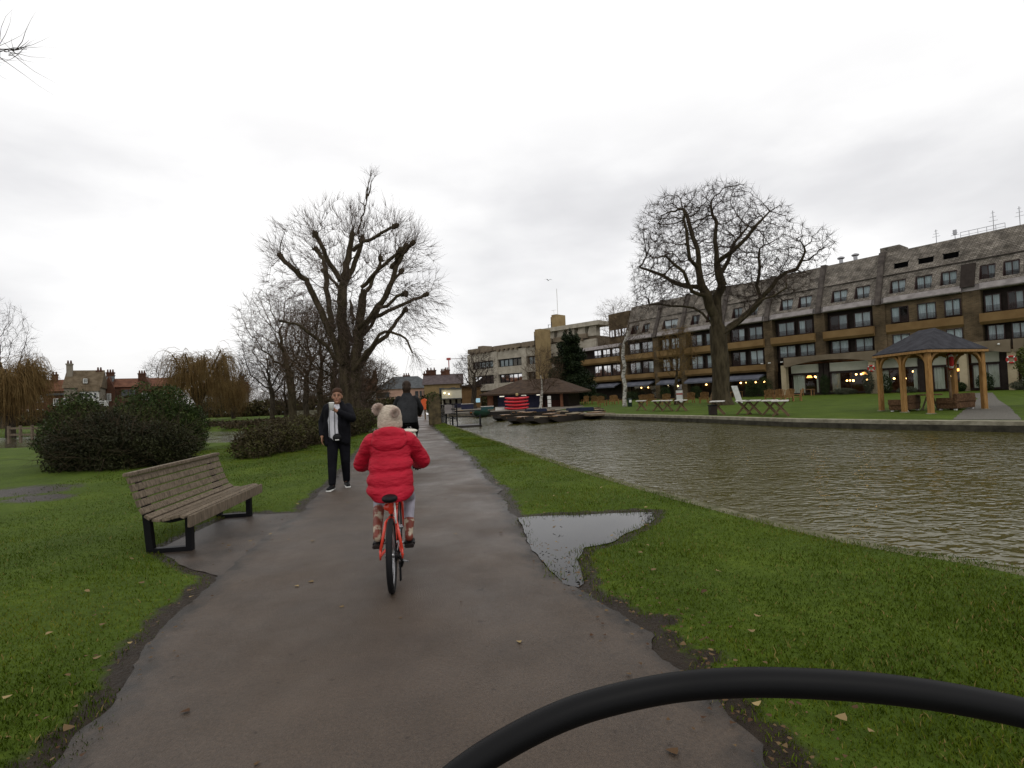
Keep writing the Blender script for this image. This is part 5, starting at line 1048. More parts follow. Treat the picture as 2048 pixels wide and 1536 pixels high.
# ---------------------------------------------------------------- gazebo
M_oak = mat('oiled_softwood', (.22, .115, .035), .6, (.34, .19, .07), 3, .2, 20, stretch=(6, 6, 1))
M_felt = mat('dark_felt_shingles', (.018, .018, .022), .85, (.04, .04, .047), 3, .4, 30)
def gazebo():
    F = np.array([17.35, 21.65]); R_ = np.array([20.9, 23.1]); Lc = np.array([17.75, 25.1]); C = (R_+Lc)/2; B = R_+Lc-F
    root = empty('gazebo', (C[0], C[1], 0), 0, 'open timber gazebo with dark shingle hipped roof on the hotel lawn', 'gazebo')
    c3 = lambda p, z: Vector((p[0]-C[0], p[1]-C[1], z)); H_ = 2.55
    posts = [Lc, (Lc+F)/2, F, R_, (R_+B)/2, B]; cen = C
    for p in posts:
        mb = MB(); q = c3(p, 0); mb.box(q.x-.09, q.x+.09, q.y-.09, q.y+.09, 0, H_); po = mb.build('post', M_oak, root, bevel=.012)
        ft = MB(); ft.box(q.x-.13, q.x+.13, q.y-.13, q.y+.13, -.02, .035); ft.build('foot', M_kerb, po)
    edges = [(Lc, F, [(Lc+F)/2]), (F, R_, []), (R_, B, [(R_+B)/2]), (B, Lc, [])]
    mb = MB()
    for a, b, m in edges:
        mb.beam(c3(a, H_+.09), c3(b, H_+.09), .14, .2)
    mb.build('beam', M_oak, root)
    for a, b, m in edges:
        pts = [a]+m+[b]
        for i in range(len(pts)-1):
            for s, t in ((pts[i], pts[i+1]), (pts[i+1], pts[i])):
                d = (t-s)/np.linalg.norm(t-s); l = .62; mb = MB(); P = []
                for k in range(6):   # curved knee brace
                    u = k/5; P.append(c3(s+d*(l*(1-math.cos(u*PI/2))+.05), H_-.72+.72*math.sin(u*PI/2)))
                for k in range(5): mb.beam(P[k], P[k+1], .07, .11, (0, 0, 1) if abs((P[k+1]-P[k]).normalized().z) < .9 else (d[0], d[1], 0))
                mb.build('brace', M_oak, root)
    over = 1.13; ze = H_+.16; co = [c3(C+(p-C)*over, ze) for p in (F, R_, B, Lc)]; apexl = c3(C+(Lc-B)*.04+(F-R_)*.0, ze+1.12)
    ax = (Lc+B)/2-(F+R_)/2; r0 = c3(C-ax*.16, ze+1.05); r1 = c3(C+ax*.16, ze+1.05)
    mb = MB(); mb.add(co+[r0, r1]+[v+Vector((0, 0, -.07)) for v in co]+[r0+Vector((0, 0, -.09)), r1+Vector((0, 0, -.09))], [(0, 1, 4), (1, 2, 5, 4), (2, 3, 5), (3, 0, 4, 5), (6, 10, 7), (7, 10, 11, 8), (8, 11, 9), (9, 11, 10, 6), (0, 6, 7, 1), (1, 7, 8, 2), (2, 8, 9, 3), (3, 9, 6, 0)]); mb.build('roof', M_felt, root)
    mb = MB()
    for i in range(4):
        a, b = co[i], co[(i+1) % 4]; mb.beam(a+Vector((0, 0, -.1)), b+Vector((0, 0, -.1)), .03, .1)
        for k in range(1, 6): p = a.lerp(b, k/6)+Vector((0, 0, -.13)); q = p.lerp(Vector((0, 0, ze+.75)), .45); mb.beam(p, q, .05, .09)
    mb.build('rafter', M_oak, root)
    return C
GC = gazebo()
M_wick = mat('brown_wicker', (.065, .034, .018), .8, (.15, .085, .045), 14, .6, 60)
M_cush = mat('dark_cushion', (.05, .03, .022), .9)
def sofa(loc, rz, L, label):
    e = empty('wicker_sofa', loc, rz, label, 'sofa', 'wicker seats in the gazebo'); mb = MB(); mb.box(-L/2, L/2, -.38, .38, .07, .36); mb.build('seat', M_wick, e, bevel=.03); mb = MB(); mb.box(-L/2, L/2, .24, .40, .36, .74); mb.build('backrest', M_wick, e, bevel=.03)
    for s in (-1, 1): mb = MB(); mb.box(s*L/2-.07, s*L/2+.07, -.38, .38, .3, .56); mb.build('arm', M_wick, e, bevel=.02)
    for sx in (-1, 1):
        for sy in (-1, 1): MB().box(sx*(L/2-.12)-.05, sx*(L/2-.12)+.05, sy*.28-.05, sy*.28+.05, 0, .08).build('leg', M_white, e)
    return e
sofa((GC[0]-.95, GC[1]+.35, 0), rad(215), 1.55, 'brown wicker sofa seen from behind at the left of the gazebo table')
sofa((GC[0]+1.0, GC[1]-.2, 0), rad(205), 1.6, 'brown wicker sofa seen from behind at the right of the gazebo table')
e = empty('round_table', (GC[0]-.1, GC[1]-.1, 0), 0, 'small round dark wooden table in the middle of the gazebo', 'table'); MB().lathe([(.45, .70), (.47, .72), (.45, .75)], n=24).build('tabletop', M_wick, e)
for a in (0, 2.1, 4.2): MB().beam((.1*math.cos(a), .1*math.sin(a), .7), (.34*math.cos(a), .34*math.sin(a), 0), .07, .05).build('leg', M_wood_old, e)

# ---------------------------------------------------------------- garden furniture
M_pale = mat('pale_table_top', (.44, .42, .39), .6, (.58, .56, .53), 3)
M_legw = mat('worn_pine', (.10, .062, .034), .7, (.19, .13, .078), 4)
def trestle(loc, rz, L, w_, label):
    e = empty('trestle_table', loc, rz, label, 'table', 'pale trestle tables along the far bank'); mb = MB(); n = 4
    for k in range(n): mb.box(-L/2, L/2, -w_/2+k*w_/n+.008, -w_/2+(k+1)*w_/n-.008, .70, .745)
    mb.build('tabletop', M_pale, e)
    for s in (-1, 1):
        mb = MB(); x = s*(L/2-.25); mb.beam((x, -w_*.48, 0), (x, w_*.34, .7), .07, .1, (1, 0, 0)); mb.beam((x+.075, w_*.48, 0), (x+.075, -w_*.34, .7), .07, .1, (1, 0, 0)); mb.build('leg', M_legw, e)
    mb = MB(); mb.beam((-L/2+.25, 0, .36), (L/2-.25, 0, .36), .05, .09); mb.build('stretcher', M_legw, e); return e
for px, py, rz, L, lb in ((1562, 832, 60, 1.25, 'pale trestle table nearest the gazebo on the far lawn'), (1541, 830, 60, 1.25, 'pale trestle table overlapping the left side of the one nearest the gazebo'), (1508, 829, 62, 1.2, 'right one of the pair of pale trestle tables right of the big tree'), (1488, 829, 62, 1.2, 'left one of the pair of pale trestle tables right of the big tree'), (1436, 829, 64, 1.3, 'pale trestle table in front of the big tree trunk beside a dark box'), (1363, 822, 66, 1.3, 'pale trestle table below the white menu board'), (1335, 822, 70, 1.3, 'pale trestle table between two others left of the menu board'), (1316, 822, 70, 1.3, 'pale trestle table third from the birch trunk'), (1283, 821, 72, 1.3, 'pale trestle table closest to the birch trunk')):
    g = G(px, py); trestle((g.x, g.y, 0), rad(rz), L, .72, lb)
g = G(1426, 830); e = empty('planter_box', (g.x, g.y, 0), 0, 'small dark box on the lawn beside a trestle table', 'box'); mb = MB(); mb.box(-.18, .18, -.18, .18, 0, .5); mb.build('box', M_panel, e, bevel=.02); mb = MB(); mb.box(-.2, .2, -.2, .2, .5, .56); mb.build('lid', M_black, e)
M_teak = mat('teak', (.21, .105, .04), .7, (.33, .19, .085), 5)
def deckchair(loc, rz, label, grp, ch=[None]):
    if ch[0] is None:
        e = empty('garden_chair', loc, rz, label, 'chair', grp); mb = MB(); mb.box(-.32, .32, -.3, .28, .34, .38); mb.build('seat', M_teak, e)
        mb = MB()
        for k in range(7): a = (k-3)*.17; mb.beam((math.sin(a)*.12+(k-3)*.075, .26, .36), (math.sin(a)*.25+(k-3)*.085, .5, .36+.74*math.cos(a*.9)), .075, .02, (0, -1, .3))
        mb.build('backrest', M_teak, e)
        for s in (-1, 1):
            mb = MB(); mb.box(s*.38-.06, s*.38+.06, -.36, .4, .56, .585); mb.build('arm', M_teak, e)
            mb = MB(); mb.box(s*.36-.035, s*.36+.035, -.33, -.26, 0, .56); mb.build('leg', M_teak, e); mb = MB(); mb.box(s*.36-.035, s*.36+.035, .26, .34, 0, .56); mb.build('leg', M_teak, e)
        ch[0] = e; return e
    c = copy_tree(ch[0]); c.location = loc; c.rotation_euler = (0, 0, rz); c['label'] = label; c['group'] = grp; return c
CG = 'round backed wooden garden chairs'
for px, py, rz, lb in ((1540, 803, 150, 'round backed wooden chair leftmost in the row below the lit restaurant'), (1557, 803, 170, 'round backed wooden chair second in the row below the lit restaurant'), (1575, 803, 185, 'round backed wooden chair third in the row below the lit restaurant'), (1594, 802, 250, 'round backed wooden chair at the right end of the row, seen from its side'), (1205, 812, 150, 'wooden garden chair just left of the birch trunk'), (1222, 809, 200, 'wooden garden chair behind the one left of the birch trunk'), (1237, 808, 120, 'wooden garden chair touching the left side of the birch trunk'), (1190, 808, 160, 'wooden garden chair farther left beside the low hedge'), (1170, 808, 200, 'wooden garden chair at the edge of the quay, leftmost on the terrace'), (1286, 812, 170, 'round backed wooden chair behind the trestle table closest to the birch'), (1304, 808, 150, 'wooden garden chair half turned between birch and menu board'), (1331, 810, 180, 'round backed wooden chair left of the white menu board'), (1344, 809, 240, 'wooden garden chair seen from its side next to the menu board'), (1380, 806, 180, 'reddish wooden chair right of the white menu board'), (1408, 806, 170, 'wooden garden chair close to the left of the big tree')):
    g = G(px, py); deckchair((g.x, g.y, 0), rad(rz), lb, CG)
def lounge_table(s, o, label, r=.6):
    p = HL(s, o); e = empty('terrace_table', p, HROT, label, 'table', 'wooden tables on the hotel terrace'); MB().box(-.7, .7, -.45, .45, .72, .77).build('tabletop', M_teak, e)
    for sx in (-1, 1):
        for sy in (-1, 1): MB().box(sx*.6-.04, sx*.6+.04, sy*.35-.04, sy*.35+.04, 0, .72).build('leg', M_teak, e)
lounge_table(18.6, 3.2, 'wooden terrace table in front of the first lit window bay'); lounge_table(28, 2.6, 'wooden terrace table under the awning right of the big tree')
# boards
def board(px, py, Hh, W_, lean, rz, m, label, name='menu_board', lines=3):
    g = G(px, py); e = empty(name, (g.x, g.y, 0), rad(rz), label, 'sign'); mb = MB(); mb.beam((0, 0, 0), (lean, 0, Hh), W_, .05, (0, 1, 0)); mb.build('board', m, e); mb = MB(); mb.beam((0, .45, 0), (lean*.9, .06, Hh*.92), W_*.8, .04, (0, 1, 0)); mb.build('back_leg', M_legw, e)
    return e
def wide_board(px, py, Y, Hh, W_, skew, m, label, cat='board'):
    p = D(px, py, Y); e = empty('leaning_board', (p.x, p.y, 0), rad(-28), label, cat); mb = MB(); mb.prism([(-W_/2, 0), (W_/2, 0), (W_/2+skew, Hh), (-W_/2+skew, Hh)], -.02, .02, lambda u, v, t: (u, t+v*.12, v)); mb.build('panel', m, e, bevel=.006)
    mb = MB(); mb.beam((-W_/2+.05, .55, 0), (-W_/2+skew+.05, .13*Hh, Hh*.95), .05, .05); mb.build('prop', M_legw, e); return e
wide_board(1480, 808, 46.5, 1.55, .5, -.42, M_white, 'leaning white board right of the big tree trunk')
wide_board(1426, 808, 47.5, 1.75, .9, .62, M_legw, 'leaning brown plank panel left of the big tree trunk')
wide_board(1463, 808, 47.2, 1.75, .35, -.5, M_legw, 'leaning brown plank panel between the big tree trunk and the white board')
g = G(1360, 808); e = empty('menu_board', (D(1360, 808, 48).x, 48, 0), rad(-25), 'white framed menu board standing by the young drooping tree', 'sign'); MB().box(-.32, .32, -.03, .03, .25, 1.35).build('board', M_white, e); MB().box(-.28, .28, -.045, -.03, .95, 1.1).build('heading', mat('faded_red', (.35, .1, .08)), e); [MB().box(s*.3-.03, s*.3+.03, -.03, .03, 0, 1.4).build('leg', M_legw, e) for s in (-1, 1)]
p = D(1099, 810, 54); e = empty('quay_notice', (p.x, p.y, -.05), 0, 'narrow white notice of three panels standing on the quay by the pale birch', 'sign'); [MB().box(-.18, .18, -.03, .03, .25+.4*k, .6+.4*k).build('panel', M_white, e) for k in range(3)]; MB().box(-.03, .03, .03, .08, 0, 1.5).build('post', M_legw, e)
p = D(1260, 815, 50); e = empty('bin', (p.x, p.y, 0), 0, 'small dark green bin with a white lid label beside the birch', 'bin'); MB().lathe([(.2, 0), (.24, .7), (.25, .72), (.1, .8)], n=14).build('body', mat('dark_green_plastic', (.015, .03, .02)), e); MB().box(-.12, .12, -.27, -.25, .4, .65).build('label_plate', M_white, e)
# box hedges and shrubs of the hotel
def shrub(p, r, m, label, n=2500, size=.06, name='shrub', group='shrubs along the hotel front', cat='shrub'):
    e = empty(name, p, 0, label, cat, group); leaves('foliage', [((0, 0, r[2]*.9), r)], n, size, m, e, .6, seed=int(p[0]*3) % 40); return e
M_box = leaf_mat('box_leaves', (.006, .013, .005), (.018, .032, .010), (.05, .065, .02))
M_lav = leaf_mat('grey_green_leaves', (.025, .03, .02), (.06, .065, .042), (.12, .12, .08))
for s, o, r, m, lb in ((23.6, 3.4, (.9, .8, 1.35), M_box, 'tall clipped dark shrub at the corner of the lit restaurant'), (25.6, 3.0, (.9, .8, 1.2), M_box, 'second clipped dark shrub left of the restaurant corner'), (17.3, 1.6, (.5, .5, 1.3), M_box, 'narrow dark conifer in front of the first lit bay'), (12.9, 1.2, (.55, .5, 1.4), M_lav, 'climbing shrub round the cream column with a lifebuoy'), (11.2, 1.2, (.6, .5, 1.1), M_box, 'dark shrub behind the left gazebo post'), (3.0, 1.0, (.8, .5, .95), M_box, 'dark shrub in front of the cream curtains right of the gazebo'), (5.0, 1.3, (.7, .6, .5), M_box, 'low dark shrub under the cream curtains'), (.4, 1.2, (.8, .6, .45), M_lav, 'low shrub beside the entrance door'), (15, 1.8, (1.5, .6, .4), M_lav, 'low grey lavender mound below the second lit bay'), (9.2, 1.6, (1.0, .5, .35), M_lav, 'low pale flowering mound behind the gazebo'), (33.5, 3.6, (.75, .75, .95), M_box, 'round clipped bush just left of the big tree'), (38.5, 4.0, (.85, .8, 1.0), M_box, 'round clipped bush on the terrace left of the menu board'), (44.5, 5.0, (1.3, .7, .75), M_box, 'low hedge clump behind the chairs by the birch'), (52, 5.0, (2.0, .7, .7), M_box, 'low clipped hedge at the left end of the hotel terrace')):
    shrub(HL(s, o), r, m, lb)
bush('lawn_bush', (23.7, 23.4, 0), [((0, 0, 1.9), (.75, .7, .65)), ((.3, 0, 1.3), (.8, .7, .55)), ((-.2, .1, 2.4), (.5, .5, .38)), ((.2, 0, .7), (.6, .5, .6))], 4200, .07, leaf_mat('olive_leaves', (.03, .045, .01), (.07, .09, .02), (.15, .15, .05)), 'olive green leafy bush cut by the right edge of the picture', 60, cat='bush')
# lifebuoys
M_red = mat('red_buoy', (.42, .035, .03), .6)
def lifebuoy(p, rz, label, grp='red and white lifebuoys'):
    e = empty('lifebuoy', p, rz, label, 'lifebuoy', grp); Mx = Matrix.Rotation(PI/2, 3, 'X'); mb = MB(); mb.torus((0, 0, 0), .31, .085, Mx, 32, 8); mb.build('ring', M_red, e, True); mb = MB()
    for a in (45, 135, 225, 315):
        a0 = rad(a-10); mb.tube([(.31*math.cos(a0+rad(20)*k/4), 0, .31*math.sin(a0+rad(20)*k/4)) for k in range(5)], .09, 8)
    mb.build('band', M_white, e, True); return e
p = HL(12.72, .68, 2.85); lifebuoy(p, HROT+PI, 'red lifebuoy on the cream column left of the gazebo')
p = D(1868, 738, 22.6); lifebuoy((20.0, 23.7, 2.2), rad(60), 'red lifebuoy seen edge-on beside the front gazebo post')
lifebuoy(HL(1.1, .7, 2.9), HROT+PI, 'red lifebuoy on the cream column near the right edge')
for q, z, lb in (((20.0, 23.75), 2.2, 'slim dark post holding the lifebuoy inside the gazebo'),):
    e = empty('buoy_post', (q[0], q[1], 0), 0, lb, 'post'); MB().box(-.035, .035, -.0, .07, 0, z+.3).build('post', M_legw, e); MB().box(-.05, .05, -.02, .09, z+.3, z+.34).build('cap', M_black, e)

# ---------------------------------------------------------------- boats and quay clutter
M_hull = mat('dark_punt_hull', (.010, .008, .007), .5, (.024, .018, .014), 2)
M_deck = mat('varnished_deck', (.16, .085, .04), .45, (.27, .17, .09), 3, stretch=(1, 6, 1))
M_deck2 = mat('pale_deck', (.24, .19, .12), .6, (.33, .27, .18), 3, stretch=(1, 6, 1))
M_navycover = mat('navy_cover', (.012, .016, .035), .75, (.022, .028, .055), 2)
M_orange = mat('orange_boards', (.30, .10, .03), .6, (.42, .17, .06), 3)
def punt(p, rz, label, deck, cover=0, L=6.2, seats=True):
    e = empty('punt', (p[0], p[1], WATER_Z-.05), rz, label, 'punt', 'punts moored at the quay'); h = .42; w_ = .48; prof = []; n = 12; mb = MB(); vs = []; fs = []
    for i in range(n+1):
        t = i/n; x = (t-.5)*L; q = max(0, abs(t-.5)*2-.6)/.4; zb = .0+.26*q*q; ww = w_*(1-.22*q); vs += [(x, -ww*.88, zb), (x, ww*.88, zb), (x, ww, h+.1*q), (x, -ww, h+.1*q)]
    for i in range(n):
        b = i*4
        for k in range(4):
            if k != 2: fs.append((b+k, b+(k+1) % 4, b+4+(k+1) % 4, b+4+k))
    fs += [(0, 1, 2, 3), (n*4, n*4+3, n*4+2, n*4+1)]; mb.add(vs, fs); mb.build('hull', M_hull, e)
    mb = MB()
    for a, b in ((-.5, -.26), (.3, .5)): mb.box(a*L, b*L, -w_*.86, w_*.86, h+.0, h+.06)
    mb.build('deck', deck, e)
    mb = MB(); mb.box(-.26*L, .3*L, -w_*.8, w_*.8, .06, .1)
    for x in (-.12, .1): mb.box(x*L-.05, x*L+.05, -w_*.8, w_*.8, .1, h-.02)
    mb.build('floor_boards', M_legw, e)
    if cover: mb = MB(); mb.box(-.24*L, .28*L, -w_*.95, w_*.95, h-.05, h+cover); mb.build('cover', M_navycover, e, bevel=.04)
    return e
for px, py, rz, dk, cv, L, lb in ((1005, 838, 62, M_deck, 0, 6, 'dark hulled punt with brown bow, leftmost of the row facing the river'), (1042, 843, 58, M_deck, 0, 6, 'punt with reddish deck, its square bow nearest the camera'), (1085, 843, 52, M_deck2, 0, 6, 'punt with pale rounded deck, right of the reddish one'), (1128, 840, 46, M_deck, 0, 6, 'dark punt with brown deck just left of the wooden landing stage'), (1048, 832, 15, M_deck, .24, 3.4, 'punt under a dark navy cover behind the row, beside the red canoes'), (1138, 831, 12, M_deck2, .26, 4, 'punt under a long navy cover close to the landing stage'), (990, 830, 10, M_orange, 0, 7, 'orange brown punt lying along the quay on the left'), (1092, 829, 8, M_deck, 0, 8, 'brown punt lying along the quay behind the covered ones'), (912, 829, 14, M_deck2, 0, 6.5, 'pale decked punt by the quay in front of the riverside pub'), (935, 826, 12, M_deck, 0, 6.5, 'brown punt by the quay at the foot of the crooked tree')):
    g = G(px, py, WATER_Z+.1); punt((g.x+1.0, g.y+1.6), rad(rz), lb, dk, cv, L)
g = G(962, 832, WATER_Z+.1); e = empty('rowing_boat', (g.x, g.y+1, WATER_Z-.05), rad(72), 'dark green rowing boat with upswept bow at the quay', 'boat'); mb = MB(); n = 14; vs = []
for i in range(n+1):
    t = i/n; x = (t-.5)*4; q = math.sin(PI*min(max(t, .02), .98))**.6; sh = .18*(2*t-1)**2
    for k in range(9): a = PI*k/8; vs.append((x, -.62*q*math.cos(a), .55+sh-(.55+sh*.5)*math.sin(a)**.8*(.35+.65*q)))
mb.add(vs, [(i*9+k, i*9+k+1, (i+1)*9+k+1, (i+1)*9+k) for i in range(n) for k in range(8)]); M_grn = mat('green_boat_paint', (.012, .05, .035), .4); mb.build('hull', M_grn, e, True, fix=False)
for x in (-.7, .5): MB().box(x-.12, x+.12, -.5, .5, .42, .46).build('thwart', M_deck, e)
mb = MB(); g0 = G(1165, 833, -.1); g1 = G(1214, 830, -.1); mb.beam((g0.x, g0.y, 0), (g1.x, g1.y+.0, 0), 2.2, .12); e = tag(mb.build('landing_stage', mat('wet_boards', (.10, .075, .05), .6, (.18, .14, .09), 3)), 'low wooden landing stage at the left end of the far bank wall', 'jetty')
M_kay = mat('red_canoe_plastic', (.55, .02, .03), .4)
kp = D(1035, 815, 56)
for k in range(4):
    e = empty('canoe', (kp.x-.1+.08*(k % 2), kp.y, .05+.36*k-.1), rad(-6+3*(k % 3)), ['red canoe at the bottom of the stack on the quay', 'red canoe second from the bottom of the stack', 'red canoe third from the bottom of the stack', 'red canoe on the top of the stack'][k], 'canoe', 'red canoes stacked on the quay'); mb = MB(); n = 12; vs = []; L = 2.6
    for i in range(n+1):
        t = i/n; q = max(.06, math.sin(PI*t)**.55); x = (t-.5)*L; z0 = .10*(2*t-1)**2
        for j in range(12): a = 2*PI*j/12; vs.append((x, .36*q*math.cos(a), z0+.17+.155*math.sin(a)*(.45+.55*q)))
    mb.add(vs, [(i*12+j, i*12+(j+1) % 12, (i+1)*12+(j+1) % 12, (i+1)*12+j) for i in range(n) for j in range(12)]+[tuple(range(12)), tuple(n*12+j for j in range(12))]); mb.build('hull', M_kay, e, True); mb = MB(); mb.torus((0, 0, .32), .22, .03, Matrix.Scale(1.6, 3, (1, 0, 0)), 20, 6); mb.build('cockpit_rim', mat('dark_red_rim', (.18, .01, .012), .5), e)
e = empty('canoe_rack', (kp.x, kp.y+.42, -.05), 0, 'dark metal rack behind the stacked red canoes', 'rack')
for s in (-.9, .9): MB().box(s-.04, s+.04, -.04, .04, 0, 1.55).build('upright', M_black, e)
MB().box(-.9, .9, -.03, .03, 1.5, 1.56).build('rail', M_black, e); MB().lathe([(.14, 1.56), (.16, 1.75), (.1, 1.85)], (0, 0, 0), 10).build('flag_cap', mat('straw_yellow', (.4, .32, .15)), e)
for px, py, Y, sz, m, lb in ((975, 822, 58, (1.4, .6, .55), mat('teal_crate', (.03, .075, .08), .6), 'dark teal locker at the left of the boathouse doors'), (1000, 822, 57, (1.0, .5, .4), M_white, 'pale chest on the quay left of the red canoes'), (935, 815, 70, (1.6, .6, .8), M_navy, 'navy counter box on the quay left of the boathouse')):
    p = D(px, py, Y); e = empty('quay_locker', (p.x, p.y, -.05), 0, lb, 'locker'); mb = MB(); mb.box(-sz[0]/2, sz[0]/2, -sz[1]/2, sz[1]/2, 0, sz[2]-.06); mb.build('box', m, e, bevel=.02); mb = MB(); mb.box(-sz[0]/2-.03, sz[0]/2+.03, -sz[1]/2-.03, sz[1]/2+.03, sz[2]-.06, sz[2]); mb.build('lid', M_pale, e)

# ---------------------------------------------------------------- end of the path: pillar, railings, lifebuoy post, fences
pp = G(868, 850); pc = Vector((pp.x+.02, pp.y+.3, 0))
e = empty('gate_pillar', pc, rad(10), 'dark ivy-topped stone pillar with rounded top at the water end of the path', 'pillar')
M_pill = mat('dark_stone', (.04, .032, .02), .9, (.11, .085, .045), 3, .5, 15); mb = MB(); mb.prism([(-.36, 0), (.36, 0), (.36, 1.45), (.3, 1.7), (.15, 1.88), (-.05, 1.93), (-.25, 1.82), (-.36, 1.6)], -.3, .3, lambda u, v, t: (u, t, v)); mb.build('stone', M_pill, e, bevel=.03); leaves('ivy', [((-.05, 0, 1.62), (.42, .4, .34)), ((-.3, 0, 1.1), (.2, .35, .5))], 1500, .05, M_ivy, e, .6)
def railing(a, b, n, Hh, label, m=M_black, bars=3, name='metal_railing', cat='railing', mesh=False):
    a = Vector(a); b = Vector(b); e = empty(name, a, 0, label, cat); d = b-a
    for k in range(n+1): p = d*k/n; MB().box(p.x-.03, p.x+.03, p.y-.03, p.y+.03, p.z-.3, p.z+Hh).build('post', m, e)
    mb = MB()
    for k in range(bars): z = Hh*(.3+.68*k/max(1, bars-1)); mb.beam(Vector((0, 0, z)), d+Vector((0, 0, z)), .04, .05)
    if mesh:
        for k in range(n*7): p = d*(k+.5)/(n*7); mb.box(p.x-.01, p.x+.01, p.y-.01, p.y+.01, .1, Hh)
    mb.build('rail', m, e); return e
r0 = G(886, 848, 0); sg_ = empty('river_notice', (r0.x+.45, r0.y-.1, 0), rad(10), 'grey notice panel among the dark railings by the pillar', 'sign'); MB().box(-.3, .3, -.03, .03, .62, 1.15).build('panel', M_eave, sg_); MB().box(-.03, .03, .03, .09, -.5, 1.1).build('post', M_black, sg_)
railing((r0.x+.2, r0.y+.1, .0), (r0.x+.9, r0.y-.3, -.1), 1, 1.25, 'dark mesh gate panel over the water beside the pillar', mesh=True, bars=4)
railing((r0.x+.1, r0.y+1.0, 0), (r0.x-1.4, r0.y+9, 0), 5, 1.1, 'dark railing along the water running on behind the pillar', mesh=False)
e = empty('landing_steps', (r0.x+.9, r0.y+1.2, WATER_Z), rad(12), 'dark low landing platform at water level beside the railing', 'platform'); MB().box(-.6, 1.3, -.6, .9, -.2, .12).build('deck', M_hull, e)
for s in (-.5, 1.2): MB().box(s-.05, s+.05, -.6, -.5, -.4, .75).build('post', M_black, e)
MB().box(-.5, 1.2, -.57, -.53, .62, .68).build('rail', M_black, e)
M_or = mat('orange_plastic', (.62, .10, .02), .5)
op = D(849, 812, 40); e = empty('lifebuoy_housing', (op.x, op.y, 0), 0, 'bright orange lifebuoy housing on a post by the far path', 'lifebuoy'); mb = MB(); mb.prism([(-.14, .75), (.14, .75), (.27, 1.15), (.24, 1.5), (0, 1.62), (-.24, 1.5), (-.27, 1.15)], -.12, .12, lambda u, v, t: (u, t, v)); mb.build('housing', M_or, e, bevel=.03); MB().box(-.05, .05, .12, .2, 0, 1.5).build('post', M_legw, e)
a = G(716, 852); b = G(752, 838); railing((a.x, a.y, 0), (b.x, b.y, 0), 6, .75, 'low dark rail fence along the grass left of the path', mat('dark_green_rail', (.015, .02, .012), .7), 3, 'rail_fence', 'fence')
# low wooden fence at the far left meadow
def post_rail(a, b, n, Hh, label):
    a = Vector(a); b = Vector(b); e = empty('wooden_fence', a, 0, label, 'fence'); d = b-a; m = M_wood_old
    for k in range(n+1): p = d*k/n; MB().box(p.x-.06, p.x+.06, p.y-.06, p.y+.06, -.1, Hh).build('post', m, e)
    for z in (Hh*.45, Hh*.85): mb = MB(); mb.beam(Vector((0, 0, z)), d+Vector((0, 0, z)), .05, .12); mb.build('rail', m, e)
a = G(18, 884); b = G(112, 880); post_rail((a.x, a.y, 0), (b.x, b.y, -.1), 4, 1.0, 'low wooden post and rail fence at the stream under the brown willow')
w0 = D(586, 826, 62); w1 = D(652, 822, 60)
e = empty('stone_parapet', (w0.x, w0.y, 0), 0, 'low grey stone wall behind the trees left of the walker', 'wall'); d = w1-w0; mb = MB(); mb.beam((0, 0, .3), (d.x, d.y, .3), .4, .9); mb.build('wall', M_kerb, e); mb = MB(); mb.beam((0, 0, .8), (d.x, d.y, .8), .5, .12); mb.build('coping', M_kerb, e)
# strip of rough bank and reeds beyond the stream
bush('reed_bank', (-27, 45.5, -.1), [((-8, 0, .2), (5, .8, .45)), ((0, -.8, .2), (5, .8, .4)), ((7, -3, .2), (4, .8, .45)), ((12, -5, .3), (3, .8, .6))], 9000, .12, leaf_mat('dead_reed', (.025, .018, .01), (.05, .038, .02), (.09, .07, .03)), 'dark brown weedy bank on the far side of the stream', 60, cat='bank plants')
# distant hedge line so that no bare horizon shows
bush('far_hedge', (-70, 85, 0), [((-30+10*k, (k % 3)*2, 1.1), (6.5, 2, 1.5+.4*(k % 2))) for k in range(8)]+[((50+8*k, 4+(k % 2)*3, .9), (5.5, 2, 1.2+.5*(k % 2))) for k in range(3)], 42000, .26, M_bramble_red, 'long low brownish hedge in front of the red brick houses', 0, cat='hedge')
# brown twiggy wood behind the trees: one mass
def far_wood():
    sg = Segs(); base = Vector((D(560, 800, 118).x, 118, -.2))
    for k in range(15):
        px = 440+k*22; X = D(px, 800, 118).x-base.x; hh = 4.2+2.6*noise2(k*1.7, 3.1); 
        for _ in range(420):
            v = rng.normal(size=3); v /= np.linalg.norm(v); p = np.array((X+v[0]*2.6*rng.random()**.4, v[1]*2.5, max(.1, hh*.5+v[2]*hh*.5*rng.random()**.3))); twig_fan(sg, p, np.array((0, 0, .8)), 1, 1.5, .03, .7, (0, 0, .1), 2)
    o = sg.build('distant_wood', M_twig_red, None); o.location = base; tag(o, 'brown mass of bare twigs closing the view behind the trees', 'woodland', kind='stuff')
far_wood()
# tower crane far off
p = D(899, 760, 190); e = empty('tower_crane', (p.x, p.y, 0), 0, 'thin red tower crane far behind the chimneys', 'crane'); zt = D(899, 719, 190).z; M_crane = mat('crane_red', (.30, .06, .05), .6)
MB().box(-.16, .16, -.16, .16, 0, zt).build('mast', M_crane, e); MB().box(-.7, .7, -.5, .5, zt-.2, zt+.6).build('cab', M_crane, e); MB().box(-1, 11, -.1, .1, zt+.1, zt+.3).build('jib', mat('crane_grey', (.3, .27, .27), .6), e)
